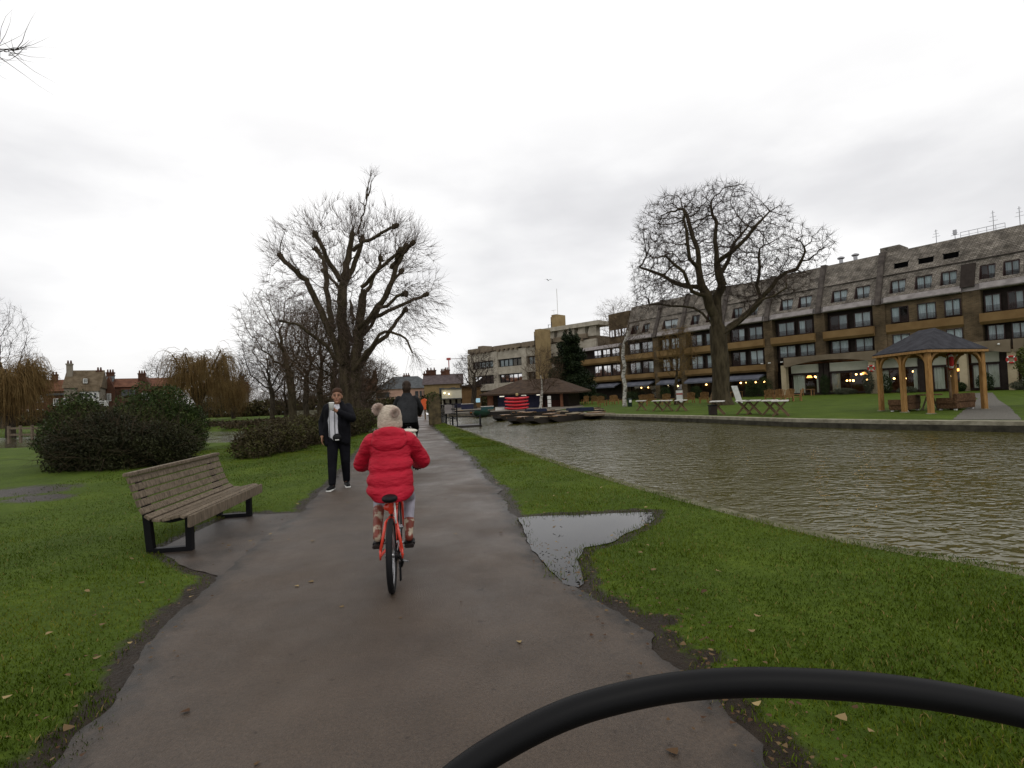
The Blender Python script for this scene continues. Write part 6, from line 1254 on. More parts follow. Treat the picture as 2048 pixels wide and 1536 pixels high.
# a bird
p = D(1097, 561, 60); e = empty('gull', p, rad(20), 'tiny dark bird flying above the concrete building', 'bird'); mb = MB(); mb.add([(-.55, .05, .12), (-.2, .12, .16), (0, .1, 0), (.2, .12, .16), (.55, .05, .1), (.2, -.1, .14), (0, -.14, -.02), (-.2, -.1, .14), (0, 0, -.06), (0, .32, 0), (0, -.3, .02)], [(0, 1, 7), (1, 2, 6, 7), (2, 3, 5, 6), (3, 4, 5), (2, 8, 9), (6, 10, 8), (2, 9, 8)]); mb.build('body', M_slate, e)
# parked bicycles by the white cottage
# ---------------------------------------------------------------- bench
def bench():
    g1 = G(390, 1115); g2 = G(507, 1043); c = Vector((-3.576, 6.425, 0)); L0 = 1.626; rz = .114
    # local: y along the bench (away from the camera), +x towards the path (front)
    root = empty('park_bench', (c.x, c.y, 0), rz, 'weathered slatted wooden bench with black metal legs beside the path', 'bench'); L = 2.047; KX, KH = .704, .907
    prof = [(.035, .40), (-.05, .425), (-.18, .405), (-.31, .388), (-.44, .40), (-.53, .45), (-.585, .53), (-.625, .62), (-.662, .71), (-.70, .80), (-.735, .885)]
    prof = [(x*KX, z if z < .45 else .45+(z-.45)*KH) for x, z in prof]; zt_ = prof[-1][1]; xt_ = prof[-1][0]
    def slat(p, q, name, m=M_wood_old, th=.03, gap=.006):
        a = Vector((p[0], 0, p[1])); b = Vector((q[0], 0, q[1])); d = (b-a).normalized(); a = a+d*gap; b = b-d*gap; n = Vector((-d.z, 0, d.x)); n = n if n.z > 0 or (abs(n.z) < .01 and n.x > 0) else -n; mb = MB(); vs = []
        for y in (-L/2, L/2):
            for v in (a, b, b-n*th, a-n*th): vs.append(v+Vector((0, y, 0)))
        mb.add(vs, [(0, 1, 2, 3), (4, 7, 6, 5), (0, 4, 5, 1), (1, 5, 6, 2), (2, 6, 7, 3), (3, 7, 4, 0)]); return mb.build(name, m, root, bevel=.005)
    for i in range(len(prof)-1): slat(prof[i], prof[i+1], 'seat_slat' if i < 5 else 'back_slat')
    mb = MB(); mb.box(.037, .07, -L/2, L/2, .285, .405); mb.build('front_rail', M_wood_old, root, bevel=.005)
    mb = MB(); mb.box(xt_-.055, xt_+.025, -L/2-.01, L/2+.01, zt_, zt_+.038); mb.build('top_rail', M_wood_old, root, bevel=.008)
    for y in (-L0/2, L0/2):
        mb = MB(); w_ = .07
        mb.box(-.07, -.01, y-w_/2, y+w_/2, 0, .39); mb.build('front_leg', M_black, root); mb = MB(); mb.beam((-.43, y, .02), (-.475, y, .56), w_, .06, (0, 1, 0)); mb.build('back_leg', M_black, root)
        mb = MB(); mb.box(-.45, -.07, y-w_/2, y+w_/2, 0, .05); mb.build('foot_bar', M_black, root)
        mb = MB(); P = [Vector((p[0]*1.0, y, p[1]-.055)) for p in prof[1:5]]+[Vector((p[0]-.045, y, p[1]-.02)) for p in prof[5:]]
        for k in range(len(P)-1): mb.beam(P[k], P[k+1], .05, .035, (0, 1, 0))
        mb.build('bracket', M_black, root)
bench()
# ---------------------------------------------------------------- brake cable that arcs across the lower right, held in front of the camera
def cable():
    Yc = .185; pts = [(820, 1640), (880, 1578), (930, 1536), (1000, 1490), (1100, 1438), (1200, 1402), (1340, 1372), (1480, 1361), (1620, 1363), (1760, 1373), (1900, 1392), (2048, 1422), (2180, 1460), (2300, 1520), (2380, 1600)]
    P = []
    for i, (x, y) in enumerate(pts): P.append(D(x, y+4, Yc-.02*abs(i-6)/8))
    P = [P[0]+Vector((-.03, -.02, -.05))]+P+[P[-1]+Vector((.01, -.03, -.07))]
    Q = []
    for i in range(len(P)-1):
        p0, p1, p2, p3 = P[max(0, i-1)], P[i], P[i+1], P[min(len(P)-1, i+2)]
        for k in range(6): t = k/6; Q.append(.5*((2*p1)+(p2-p0)*t+(2*p0-5*p1+4*p2-p3)*t*t+(3*p1-p0-3*p2+p3)*t*t*t))
    Q.append(P[-1]); mb = MB(); mb.tube(Q, .0047, 20); o = mb.build('brake_cable', mat('cable_sheath', (.004, .004, .0045), .5, spec=.13), None, True); tag(o, 'thick black cable arcing across the lower right close to the camera', 'cable')
cable()
# ---------------------------------------------------------------- people and bicycles
def cap_prim(p0, r0, p1, r1, n=14, k=5):
    p0, p1 = Vector(p0), Vector(p1); d = p1-p0; l = d.length; d = d.normalized() if l > 1e-6 else Vector((0, 0, 1)); up = Vector((0, 0, 1)) if abs(d.z) < .9 else Vector((1, 0, 0)); x = d.cross(up).normalized(); y = d.cross(x); vs = []; rings = 0
    for i in range(1, k+1): a = PI/2*i/k; vs += [p0-d*(r0*math.cos(a))+(x*math.cos(2*PI*j/n)+y*math.sin(2*PI*j/n))*(r0*math.sin(a)) for j in range(n)]; rings += 1
    for i in range(0, k): a = PI/2*i/k; vs += [p1+d*(r1*math.sin(a))+(x*math.cos(2*PI*j/n)+y*math.sin(2*PI*j/n))*(r1*math.cos(a)) for j in range(n)]; rings += 1
    fs = [(i*n+j, i*n+(j+1) % n, (i+1)*n+(j+1) % n, (i+1)*n+j) for i in range(rings-1) for j in range(n)]+[tuple(range(n))[::-1], tuple((rings-1)*n+j for j in range(n))]
    return vs, fs
def ell_prim(c, r, rot=(0, 0, 0), n=20, k=12):
    M = Euler(rot).to_matrix(); c = Vector(c); vs = []
    for i in range(1, k):
        a = PI*i/k; vs += [c+M @ Vector((r[0]*math.sin(a)*math.cos(2*PI*j/n), r[1]*math.sin(a)*math.sin(2*PI*j/n), r[2]*math.cos(a))) for j in range(n)]
    fs = [(i*n+j, (i+1)*n+j, (i+1)*n+(j+1) % n, i*n+(j+1) % n) for i in range(k-2) for j in range(n)]+[tuple(range(n)), tuple((k-2)*n+j for j in range(n))[::-1]]
    return vs, fs
def ring_prim(rows, n=24):
    """closed body of stacked ellipses: rows = (cx, cy, cz, rx, ry)"""
    vs = []; 
    for cx, cy, cz, rx, ry in rows: vs += [Vector((cx+rx*math.cos(2*PI*j/n), cy+ry*math.sin(2*PI*j/n), cz)) for j in range(n)]
    m = len(rows); up = rows[-1][2] > rows[0][2]
    fs = [((i*n+j, i*n+(j+1) % n, (i+1)*n+(j+1) % n, (i+1)*n+j) if up else (i*n+j, (i+1)*n+j, (i+1)*n+(j+1) % n, i*n+(j+1) % n)) for i in range(m-1) for j in range(n)]
    a = tuple(range(n)); b = tuple((m-1)*n+j for j in range(n)); fs += [a[::-1] if up else a, b if up else b[::-1]]
    return vs, fs
def blob(name, prims, voxel, m, parent, smooth=4):
    mb = MB()
    for vs, fs in prims: mb.add(vs, fs)
    o = mb.build(name, m, None, fix=False); md = o.modifiers.new('r', 'REMESH'); md.mode = 'VOXEL'; md.voxel_size = voxel
    if smooth: s = o.modifiers.new('s', 'SMOOTH'); s.factor = .5; s.iterations = smooth
    dg = bpy.context.evaluated_depsgraph_get(); dg.update(); me = bpy.data.meshes.new_from_object(o.evaluated_get(dg)); old = o.data; o.modifiers.clear(); o.data = me; bpy.data.meshes.remove(old); me.name = name; me.shade_smooth()
    if not me.materials: me.materials.append(m)
    o.parent = parent; return o
def C(p0, r0, p1, r1): return cap_prim(p0, r0, p1, r1)
def chainp(pts): return [cap_prim(pts[i][0], pts[i][1], pts[i+1][0], pts[i+1][1]) for i in range(len(pts)-1)]
M_skin = mat('skin', (.42, .23, .155), .55, (.5, .29, .2), 8)
M_skin_b = mat('brown_skin', (.24, .115, .065), .55, (.30, .15, .09), 8)
M_hair = mat('dark_brown_hair', (.02, .013, .009), .6, (.04, .026, .018), 20, .4, 60)
M_eye = mat('eye', (.02, .015, .012), .2)
M_lip = mat('lips', (.28, .10, .08), .5)
def fabric(name, c1, c2, sc=6, b=.35, bs=22, r=.8): return mat(name, c1, r, c2, sc, b, bs)
def head_prims(c, s=1.0, yaw=0):
    """a head at c facing local -y before yaw"""
    R3 = Matrix.Rotation(yaw, 3, 'Z'); c = Vector(c); q = lambda x, y, z: c+R3 @ Vector((x*s, y*s, z*s))
    P = [ell_prim(q(0, .01, .02), (.076*s, .095*s, .105*s), (0, 0, yaw)), ell_prim(q(0, -.025, -.055), (.055*s, .065*s, .065*s), (0, 0, yaw)), cap_prim(q(0, -.088, .015), .011*s, q(0, -.108, -.022), .015*s), ell_prim(q(0, -.075, -.098), (.026*s, .022*s, .02*s))]
    for sx in (-1, 1): P += [ell_prim(q(sx*.079, .01, -.01), (.012*s, .024*s, .034*s), (0, 0, yaw)), ell_prim(q(sx*.032, -.075, .03), (.026*s, .014*s, .012*s), (0, 0, yaw)), ell_prim(q(sx*.045, -.06, -.03), (.025*s, .02*s, .022*s), (0, 0, yaw))]
    return P, q
def hand_prims(w_, d, palm_n, s=1.0, curl=1.0, side=1):
    """palm from the wrist along d, palm facing palm_n; fingers of five lengths that curl towards palm_n, thumb at the side"""
    w_ = Vector(w_); d = Vector(d).normalized(); n = Vector(palm_n).normalized(); n = (n-d*n.dot(d)).normalized(); x = d.cross(n)*side; P = []; k0 = w_+d*.085*s
    for i in range(4): u = (i-1.5)*.02*s; P.append(cap_prim(w_+x*u*.8+d*.015*s, .012*s, k0+x*u*1.05, .0125*s))
    for i, ln in enumerate((.068, .077, .072, .056)):
        a = k0+x*(i-1.5)*.0205*s; dd = d.copy(); r = .0092*s
        for k, f in enumerate((.42, .33, .25)): dd = (dd*math.cos(curl*.75)+n*math.sin(curl*.75)).normalized() if (dd.dot(n) < .97 or k) else dd; ang = curl*(.55+.25*k); b = a+(d*math.cos(curl*(.35+.55*k))+n*math.sin(curl*(.35+.55*k)))*ln*f*s; P.append(cap_prim(a, r, b, r*.92)); a = b; r *= .93
    t0 = w_-x*.026*s+d*.025*s; t1 = t0+(-x*.75+d*.55+n*.35).normalized()*.035*s; t2 = t1+(-x*.2+d*.75+n*.6*curl).normalized()*.03*s; P += [cap_prim(t0, .014*s, t1, .0115*s), cap_prim(t1, .0115*s, t2, .0095*s)]
    return P
# ---- bicycle builder: local origin at the rear tyre's contact, +y forwards, z up
def bicycle(root, R, wb, paint, seat_h, bar, tyre=.022, crank_a=rad(20), q=.15, steer=0, seat_y=.2, guard=None, bb=(.42, .28), stays=.075):
    M_paint = paint
    for y, nm in ((0, 'rear'), (wb, 'front')):
        wl = MB(); Mx = Matrix.Rotation(PI/2, 3, 'Y'); wl.torus((0, y, R), R-tyre*2.0, tyre*.55, Mx, 40, 6)
        for k in range(18): a = 2*PI*k/18; wl.tube([(.025*(1 if k % 2 else -1), y+.02*math.cos(a), R+.02*math.sin(a)), (0, y+(R-tyre*2.2)*math.cos(a+.1), R+(R-tyre*2.2)*math.sin(a+.1))], .0016, 3)
        wl.tube([(-.05, y, R), (.05, y, R)], .02, 10); wo = wl.build('wheel', M_steel, root, True); ty = MB(); ty.torus((0, y, R), R-tyre, tyre, Mx, 48, 10); ty.build('tyre', M_rubber, wo, True)
    fr = MB(); bbp = Vector((0, bb[0], bb[1])); st = Vector((0, seat_y+.03, seat_h-.17)); hd1 = Vector((0, wb-.19, R+.42*(R/.3))); hd0 = hd1+Vector((0, .045, -.13))
    fr.tube([bbp, st], .017, 8); fr.tube([st+Vector((0, .01, -.06)), hd1], .018, 8); fr.tube([bbp, hd0], .02, 8); fr.tube([hd1+Vector((0, -.01, .03)), hd0+Vector((0, .01, -.03))], .022, 8)
    for s in (-1, 1):
        fr.tube([st+Vector((s*.012, -.01, -.03)), (s*.042, seat_y*.55, R+(seat_h-R)*.52), (s*stays, .0, R+.03)], [.011, .012, .012], 8); fr.tube([bbp+Vector((s*.03, -.02, 0)), (s*stays, .0, R)], .011, 8); fr.box(s*stays-.006, s*stays+.006, -.02, .025, R-.025, R+.045)
    fr.tube([(-.03, seat_y*.55, R+(seat_h-R)*.53), (.03, seat_y*.55, R+(seat_h-R)*.53)], .009, 6); fr.build('frame', M_paint, root, True)
    fk = MB(); cr_ = Vector((0, wb-.135, R*2+.03))
    for s in (-1, 1): fk.tube([cr_+Vector((s*.05, 0, 0)), (s*.055, wb-.03, R+.12), (s*.055, wb, R)], .013, 8)
    fk.tube([cr_+Vector((-.055, 0, 0)), cr_+Vector((.055, 0, 0))], .018, 8); fk.tube([cr_, hd0], .016, 8); fk.build('fork', M_paint, root, True)
    sp = MB(); sp.tube([st+Vector((0, 0, -.03)), (0, seat_y-.01, seat_h-.05)], .0125, 8); sp.build('seat_post', M_steel, root, True)
    blob('saddle', [ell_prim((0, seat_y-.125, seat_h-.025), (.064, .08, .034)), cap_prim((0, seat_y-.03, seat_h-.025), .04, (0, seat_y+.13, seat_h-.03), .022)], .008, M_black, root, 2)
    hb = MB(); bx_, by, bz = bar; hb.tube([hd1, (0, by-.02, bz-.03), (0, by, bz-.02)], .014, 8); hb.tube([(-bx_, by-.09, bz+.01), (-bx_*.5, by-.01, bz+.01), (-.06, by, bz-.02), (.06, by, bz-.02), (bx_*.5, by-.01, bz+.01), (bx_, by-.09, bz+.01)], .0115, 8); ho = hb.build('handlebar', M_black, root, True)
    for s in (-1, 1): MB().tube([(s*bx_*.68, by-.04, bz+.01), (s*(bx_+.01), by-.092, bz+.01)], .017, 10).build('grip', M_rubber, ho, True); MB().tube([(s*bx_*.62, by-.02, bz), (s*bx_*.7, by+.04, bz-.015), (s*bx_*.98, by-.03, bz-.02)], .006, 6).build('brake_lever', M_black, ho, True)
    ck = MB(); ck.torus(bbp+Vector((.05, 0, 0)), .075, .006, Matrix.Rotation(PI/2, 3, 'Y'), 24, 5); ck.tube([bbp+Vector((-.06, 0, 0)), bbp+Vector((.06, 0, 0))], .018, 8); P = []
    for s in (-1, 1):
        a = crank_a if s > 0 else crank_a+PI; e = bbp+Vector((s*.075, q*math.cos(a), q*math.sin(a))); ck.tube([bbp+Vector((s*.065, 0, 0)), e], .011, 8); P.append(e)
    co = ck.build('crank', M_steel, root, True)
    for s, e in zip((-1, 1), P): MB().box(e.x+s*.05-.042, e.x+s*.05+.042, e.y-.04, e.y+.04, e.z-.012, e.z+.012).build('pedal', M_black, co, bevel=.004)
    ch = MB(); ch.tube([bbp+Vector((.05, 0, .075)), (.045, 0, R+.035)], .005, 5); ch.tube([bbp+Vector((.05, 0, -.075)), (.05, .04, R-.12)], .005, 5); ch.build('chain', M_steel, root)
    return P
def derailleur(root, R):
    d = MB(); d.tube([(.055, .0, R-.01), (.085, .0, R-.05), (.07, .03, R-.1)], .012, 6); d.box(.055, .07, .0, .04, R-.2, R-.06); d.torus((.06, .02, R-.085), .02, .008, Matrix.Rotation(PI/2, 3, 'Y'), 12, 5); d.torus((.06, .03, R-.19), .02, .008, Matrix.Rotation(PI/2, 3, 'Y'), 12, 5)
    for k in range(4): d.torus((.03+.006*k, 0, R), .055-.007*k, .003, Matrix.Rotation(PI/2, 3, 'Y'), 20, 4)
    d.build('derailleur', M_black, root); MB().tube([(.07, .01, R-.045), (.12, -.02, R-.05), (.13, -.03, R-.05)], .007, 6).build('shifter_bolt', M_steel, root)

# ---- child on the red bicycle
HD = math.atan(.165)
g = G(786, 1186)
bike = empty('child_bicycle', (g.x, g.y, .008), HD, 'small bright red bicycle with black saddle ridden by the child', 'bicycle')
M_redp = mat('red_bike_paint', (.62, .045, .022), .3, coat=.4)
R1 = .285
PED = bicycle(bike, R1, .93, M_redp, .75, (.27, .80, .93), .024, rad(-18), .14, seat_y=.15, bb=(.40, .275), stays=.085)
derailleur(bike, R1)
blob('seat_bracket', [cap_prim((-.03, .12, .64), .03, (.03, .12, .64), .03), cap_prim((0, .12, .60), .022, (0, .1, .68), .02)], .007, M_redp, bike, 2)
MB().tube([(.03, .1, .72), (.035, .07, .62), (.04, .05, .52)], .008, 6).build('cable', M_white, bike, True)
ch_e = empty('person', (g.x, g.y, .008), HD, 'child in red padded coat and beige bobble hat cycling away', 'person')
L_ped, R_ped = PED
sh = {-1: Vector((-.155, .30, 1.155)), 1: Vector((.155, .30, 1.155))}; el = {-1: Vector((-.255, .42, .965)), 1: Vector((.262, .42, .965))}; hn = {-1: Vector((-.205, .68, .93)), 1: Vector((.2, .66, .915))}
foot = {-1: L_ped+Vector((-.045, -.02, .055)), 1: R_ped+Vector((.045, -.02, .055))}; knee = {-1: Vector((-.125, .56, .70)), 1: Vector((.13, .60, .625))}; hip = {-1: Vector((-.085, .2, .80)), 1: Vector((.085, .2, .80))}
ank = {s: foot[s]+Vector((0, -.05, .05)) for s in (-1, 1)}
hp, hq = head_prims((0, .375, 1.335), .93, PI)
body = hp+[cap_prim((0, .33, 1.18), .05, (0, .365, 1.26), .047), ring_prim([(0, .2, .76, .12, .1), (0, .22, .9, .115, .09), (0, .28, 1.08, .125, .09), (0, .31, 1.19, .1, .07)])]
for s in (-1, 1):
    body += chainp([(sh[s], .042), (el[s], .034), (hn[s], .026)])+chainp([(hip[s], .075), (knee[s], .05), (ank[s], .036)])+[cap_prim(ank[s], .034, foot[s]+Vector((0, .1, -.02)), .03)]+hand_prims(hn[s], (s*.02, .75, -.1), (0, .2, -1), .85, 1.35, s)
blob('body', body, .009, M_skin, ch_e, 3)
M_coat = mat('red_padded_nylon', (.34, .004, .018), .6, (.44, .008, .028), 5, 1, 13, spec=.2, stretch=(1, 1, 2.4))
# quilted coat: stacked bulging bands, hood lying on the back, full sleeves
rows = []
bands = [(.685, .81), (.81, .92), (.92, 1.03), (1.03, 1.185)]
for i, (z0, z1) in enumerate(bands):
    for k in range(7):
        t = k/6; z = z0+(z1-z0)*t; b = (.009+.006*((i*7) % 3))*math.sin(PI*t)**.8; u = max(0, (z-.70)/.485); w_ = .178+.012*math.cos(u*PI*1.6)-.008*u; dpt = .135-.02*u
        if z < .76: w_ -= (.76-z)*.75
        if z > 1.11: w_ -= (z-1.11)*.45
        rows.append((.006*math.sin(i*2.3+k), .16+.155*u, z, w_+b, dpt+b))
coat = [ring_prim(rows, 32), ring_prim([(0, .325, 1.16, .14, .095), (0, .335, 1.22, .10, .088), (0, .345, 1.28, .092, .086), (0, .35, 1.305, .086, .08)])]
for s in (-1, 1):
    for a, b, r0, r1, n in ((sh[s], el[s], .075, .074, 2), (el[s], hn[s]+Vector((s*.012, -.10, .01)), .074, .048, 3)):
        for k in range(n):
            p = a.lerp(b, k/n); q_ = a.lerp(b, (k+1)/n); ra = r0+(r1-r0)*k/n; rb = r0+(r1-r0)*(k+1)/n; m_ = p.lerp(q_, .5); coat += [cap_prim(p, ra*.93, m_, (ra+rb)/2*1.0), cap_prim(m_, (ra+rb)/2*1.0, q_, rb*.93)]
    coat += [ell_prim(sh[s]+Vector((-s*.02, 0, .0)), (.085, .085, .08))]
blob('coat', coat, .0085, M_coat, ch_e, 3)
hood = [ell_prim((0, .205, 1.165), (.148, .05, .095), (rad(-22), 0, 0)), ell_prim((0, .225, 1.225), (.12, .055, .06), (rad(-15), 0, 0)), ell_prim((0, .195, 1.085), (.075, .035, .06), (rad(-22), 0, 0)), ell_prim((-.09, .26, 1.215), (.05, .08, .05)), ell_prim((.09, .26, 1.215), (.05, .08, .05))]
blob('hood', hood, .008, M_coat, ch_e, 4)
# seam lines of the quilting
M_knit = mat('beige_knit', (.42, .345, .27), .95, (.64, .55, .45), 38, .9, 90, stretch=(1, 1, 2.2))
hat = [ring_prim([(0, .37, 1.27, .094, .108), (0, .37, 1.30, .102, .116), (0, .372, 1.36, .104, .116), (0, .374, 1.41, .092, .102), (0, .375, 1.445, .066, .074), (0, .375, 1.462, .03, .034)], 28), ring_prim([(0, .37, 1.262, .100, .114), (0, .37, 1.28, .106, .12), (0, .37, 1.315, .106, .12), (0, .37, 1.33, .100, .114)], 28)]
blob('hat', hat, .007, M_knit, ch_e, 2)
M_pom = mat('fluffy_pompom', (.62, .50, .43), 1, (.72, .6, .52), 30)
def pompom(c, r):
    n = 2600; v = rng.normal(size=(n, 3)); v /= np.linalg.norm(v, axis=1, keepdims=True); a = np.array(c)+v*r*.35; b = np.array(c)+v*r*(.85+.3*rng.random((n, 1)))+rng.normal(0, .004, (n, 3)); V, F = prisms(a, b, np.full(n, .0022), np.full(n, .0012), 3, 0); npmesh('pompom', V, F, M_pom, ch_e)
pompom((-.092, .36, 1.43), .047); pompom((.055, .262, 1.40), .036)
M_legg = fabric('lilac_grey_leggings', (.26, .25, .29), (.37, .35, .41), 14)
lg = []
for s in (-1, 1): lg += chainp([(hip[s], .082), (knee[s], .056), (knee[s].lerp(ank[s], .76 if s > 0 else .58), .041)])
blob('leggings', lg, .008, M_legg, ch_e, 3)
M_boot = mat('rust_flower_boots', (.17, .035, .02), .5, (.40, .34, .25), 13, lo=.5, hi=.58)
M_sole = mat('dark_boot_sole', (.02, .015, .013), .7)
for s in (-1, 1):
    f = foot[s]; a = ank[s]; kb = knee[s].lerp(a, .66 if s > 0 else .46)
    bt = blob('boot', chainp([(kb, .048), (a, .036)])+[cap_prim(a+Vector((0, .01, -.035)), .036, f+Vector((0, .11, -.025)), .033), ell_prim(a+Vector((0, -.015, -.03)), (.036, .045, .042))], .007, M_boot, ch_e, 3)
    tilt = -.35 if s < 0 else -.12
    sl_ = MB(); 
    for x0, x1, y0, y1 in ((-.042, .042, -.10, -.02), (-.045, .045, -.01, .14)): sl_.box(f.x+x0, f.x+x1, f.y+y0, f.y+y1, f.z-.072, f.z-.045)
    sl_.build('sole', M_sole, bt, bevel=.008)
M_glove = fabric('black_gloves', (.012, .012, .014), (.025, .025, .03))
for s in (-1, 1): blob('glove', [cap_prim(hn[s]+Vector((0, -.055, .0)), .036, hn[s], .034)]+hand_prims(hn[s], (s*.02, .75, -.1), (0, .2, -1), 1.06, 1.35, s), .0055, M_glove, ch_e, 2)
MB().torus((.17, .1, 1.14), .012, .002, None, 8, 4)

# ---- adult cyclist ahead
cp = D(817, 900, 11.6); 
bk2 = empty('city_bicycle', (cp.x, cp.y, .01), HD, 'black city bicycle with pale rear pannier ridden by the adult ahead', 'bicycle')
PED2 = bicycle(bk2, .345, 1.08, M_black, 1.0, (.29, .98, 1.12), .021, rad(75), .17, seat_y=.1, bb=(.46, .29))
mb = MB(); [mb.box(s*.055-.008, s*.055+.008, -.3, .2, .76, .785) for s in (-1, 0, 1)]; mb.box(-.065, .065, -.3, -.28, .76, .785); [mb.tube([(s*.06, -.2, .76), (s*.06, 0, .36)], .006, 5) for s in (-1, 1)]; mb.build('carrier', M_black, bk2)
blob('pannier', [ell_prim((.05, -.12, .82), (.17, .17, .05)), ell_prim((.12, -.12, .66), (.07, .15, .16)), ell_prim((.0, -.14, .83), (.12, .16, .05))], .012, mat('cream_pannier', (.50, .47, .40), .8, (.6, .56, .48), 4), bk2, 3)
MB().box(-.03, .12, -.31, -.27, .66, .75).build('rear_reflector', mat('red_reflector', (.35, .02, .02), .3), bk2, bevel=.01)
MB().box(-.06, .10, -.275, -.255, .45, .62).build('rear_mudguard', mat('grey_mudguard', (.3, .3, .3), .5), bk2, bevel=.01)
MB().ball((.13, -.05, .50), .075, 8, (1, .5, 1)).build('reflector_disc', mat('cream_yellow_disc', (.55, .50, .22), .4), bk2, True)
ad = empty('person', (cp.x, cp.y, .01), HD, 'adult cyclist in dark grey jacket and black trousers riding ahead of the child', 'person')
sh = {s: Vector((s*.185, .26, 1.53)) for s in (-1, 1)}; el = {s: Vector((s*.295, .42, 1.30)) for s in (-1, 1)}; hn = {s: Vector((s*.26, .84, 1.14)) for s in (-1, 1)}; hip = {s: Vector((s*.11, .12, 1.06)) for s in (-1, 1)}
foot = {-1: PED2[0]+Vector((-.05, 0, .055)), 1: PED2[1]+Vector((.05, 0, .055))}; knee = {-1: Vector((-.14, .5, .68)), 1: Vector((.16, .58, .86))}; ank = {s: foot[s]+Vector((0, -.06, .06)) for s in (-1, 1)}
hp, hq = head_prims((0, .31, 1.80), 1.08, PI)
body = hp+[cap_prim((0, .28, 1.56), .062, (0, .3, 1.7), .058), ring_prim([(0, .1, 1.0, .16, .13), (0, .13, 1.2, .15, .11), (0, .22, 1.45, .18, .115), (0, .26, 1.6, .13, .08)])]
for s in (-1, 1): body += chainp([(sh[s], .055), (el[s], .044), (hn[s], .032)])+chainp([(hip[s], .1), (knee[s], .062), (ank[s], .045)])+[cap_prim(ank[s], .042, foot[s]+Vector((0, .13, -.02)), .036)]+hand_prims(hn[s], (0, .8, -.1), (0, .2, -1), 1.0, 1.3, s)
blob('body', body, .011, M_skin, ad, 3)
blob('hair', [ell_prim((0, .295, 1.845), (.102, .12, .112)), ell_prim((0, .245, 1.77), (.098, .085, .11)), ell_prim((.0, .255, 1.69), (.085, .07, .07))], .01, M_hair, ad, 2)
M_jk = mat('charcoal_jacket', (.012, .0125, .0135), .7, (.027, .028, .030), 4, .7, 10, spec=.1)
jk = [ring_prim([(0, .02, 1.0, .225, .17), (0, .04, 1.06, .235, .18), (0, .08, 1.2, .225, .165), (0, .13, 1.28, .228, .17), (0, .17, 1.36, .235, .165), (0, .21, 1.44, .222, .155), (0, .24, 1.53, .185, .135), (0, .26, 1.60, .125, .11), (0, .28, 1.67, .09, .09)], 28)]
for s in (-1, 1): jk += chainp([(sh[s], .08), (el[s], .076), (hn[s]+Vector((0, -.08, .02)), .055)])
blob('jacket', jk, .011, M_jk, ad, 4)
M_trs = mat('black_trousers', (.004, .004, .005), .8, (.010, .010, .012), 5, .4, 16, spec=.05)
blob('trousers', [ell_prim((0, .08, 1.02), (.19, .16, .12))]+sum([chainp([(hip[s], .118), (knee[s], .085), (ank[s]+Vector((0, 0, .03)), .062)]) for s in (-1, 1)], []), .011, M_trs, ad, 3)
for s in (-1, 1): blob('shoe', [cap_prim(ank[s]+Vector((0, -.02, -.06)), .048, foot[s]+Vector((0, .15, -.025)), .038)], .008, mat('dark_red_shoe', (.05, .016, .014), .6), ad, 3)

# ---- man walking towards the camera
mp_ = G(681, 977)
mn = empty('person', (mp_.x, mp_.y, 0.01), rad(14), 'walker in open black jacket over white top coming towards camera, hand at face', 'person')
# local: facing -y, his right is -x
hip = {-1: Vector((-.095, 0, .93)), 1: Vector((.095, 0, .93))}; knee = {-1: Vector((-.11, -.10, .50)), 1: Vector((.10, -.0, .49))}; ank = {-1: Vector((-.12, -.17, .09)), 1: Vector((.10, .12, .09))}
sh = {-1: Vector((-.175, .02, 1.42)), 1: Vector((.175, .02, 1.42))}; el = {-1: Vector((-.275, .07, 1.16)), 1: Vector((.245, -.17, 1.22))}; hn = {-1: Vector((-.27, -.08, .93)), 1: Vector((-.02, -.245, 1.375))}
hp, hq = head_prims((0, -.02, 1.62), 1.05, 0)
body = hp+[cap_prim((0, .02, 1.42), .06, (0, 0, 1.54), .056), ring_prim([(0, .01, .88, .15, .11), (0, .01, 1.05, .135, .10), (0, .01, 1.25, .16, .11), (0, .02, 1.42, .15, .085), (0, .02, 1.47, .1, .06)])]
for s in (-1, 1):
    body += chainp([(sh[s], .05), (el[s], .042), (hn[s], .03)])+chainp([(hip[s], .09), (knee[s], .058), (ank[s], .042)])+[cap_prim(ank[s]+Vector((0, .02, -.04)), .034, ank[s]+Vector((s*.02, -.09, -.05)), .026)]
body += hand_prims(hn[-1], (-.02, -.12, -1), (.9, 0, 0), 1, .5, 1)+hand_prims(hn[1], (-.55, -.1, .45), (0, .5, .7), 1, 1.1, -1)
blob('body', body, .0075, M_skin_b, mn, 3)
blob('hair', [ell_prim((0, .015, 1.692), (.092, .112, .086)), ell_prim((0, .055, 1.63), (.082, .06, .09))], .009, mat('short_brown_hair', (.045, .022, .012), .7), mn, 2)
for s in (-1, 1): MB().ball(hq(s*.03, -.085, .012), .0095, 6, (1.2, .5, .7)).build('eye', M_eye, mn, True); MB().tube([hq(s*.015, -.094, .038), hq(s*.05, -.08, .04)], .005, 5).build('eyebrow', M_hair, mn)
MB().tube([hq(-.025, -.088, -.06), hq(0, -.096, -.058), hq(.025, -.088, -.06)], .006, 6).build('lips', M_lip, mn)
M_jb = mat('black_jacket', (.004, .004, .005), .75, (.010, .010, .013), 4, .6, 12, spec=.06)
tor = lambda zs: ring_prim(zs, 28)
jk = []
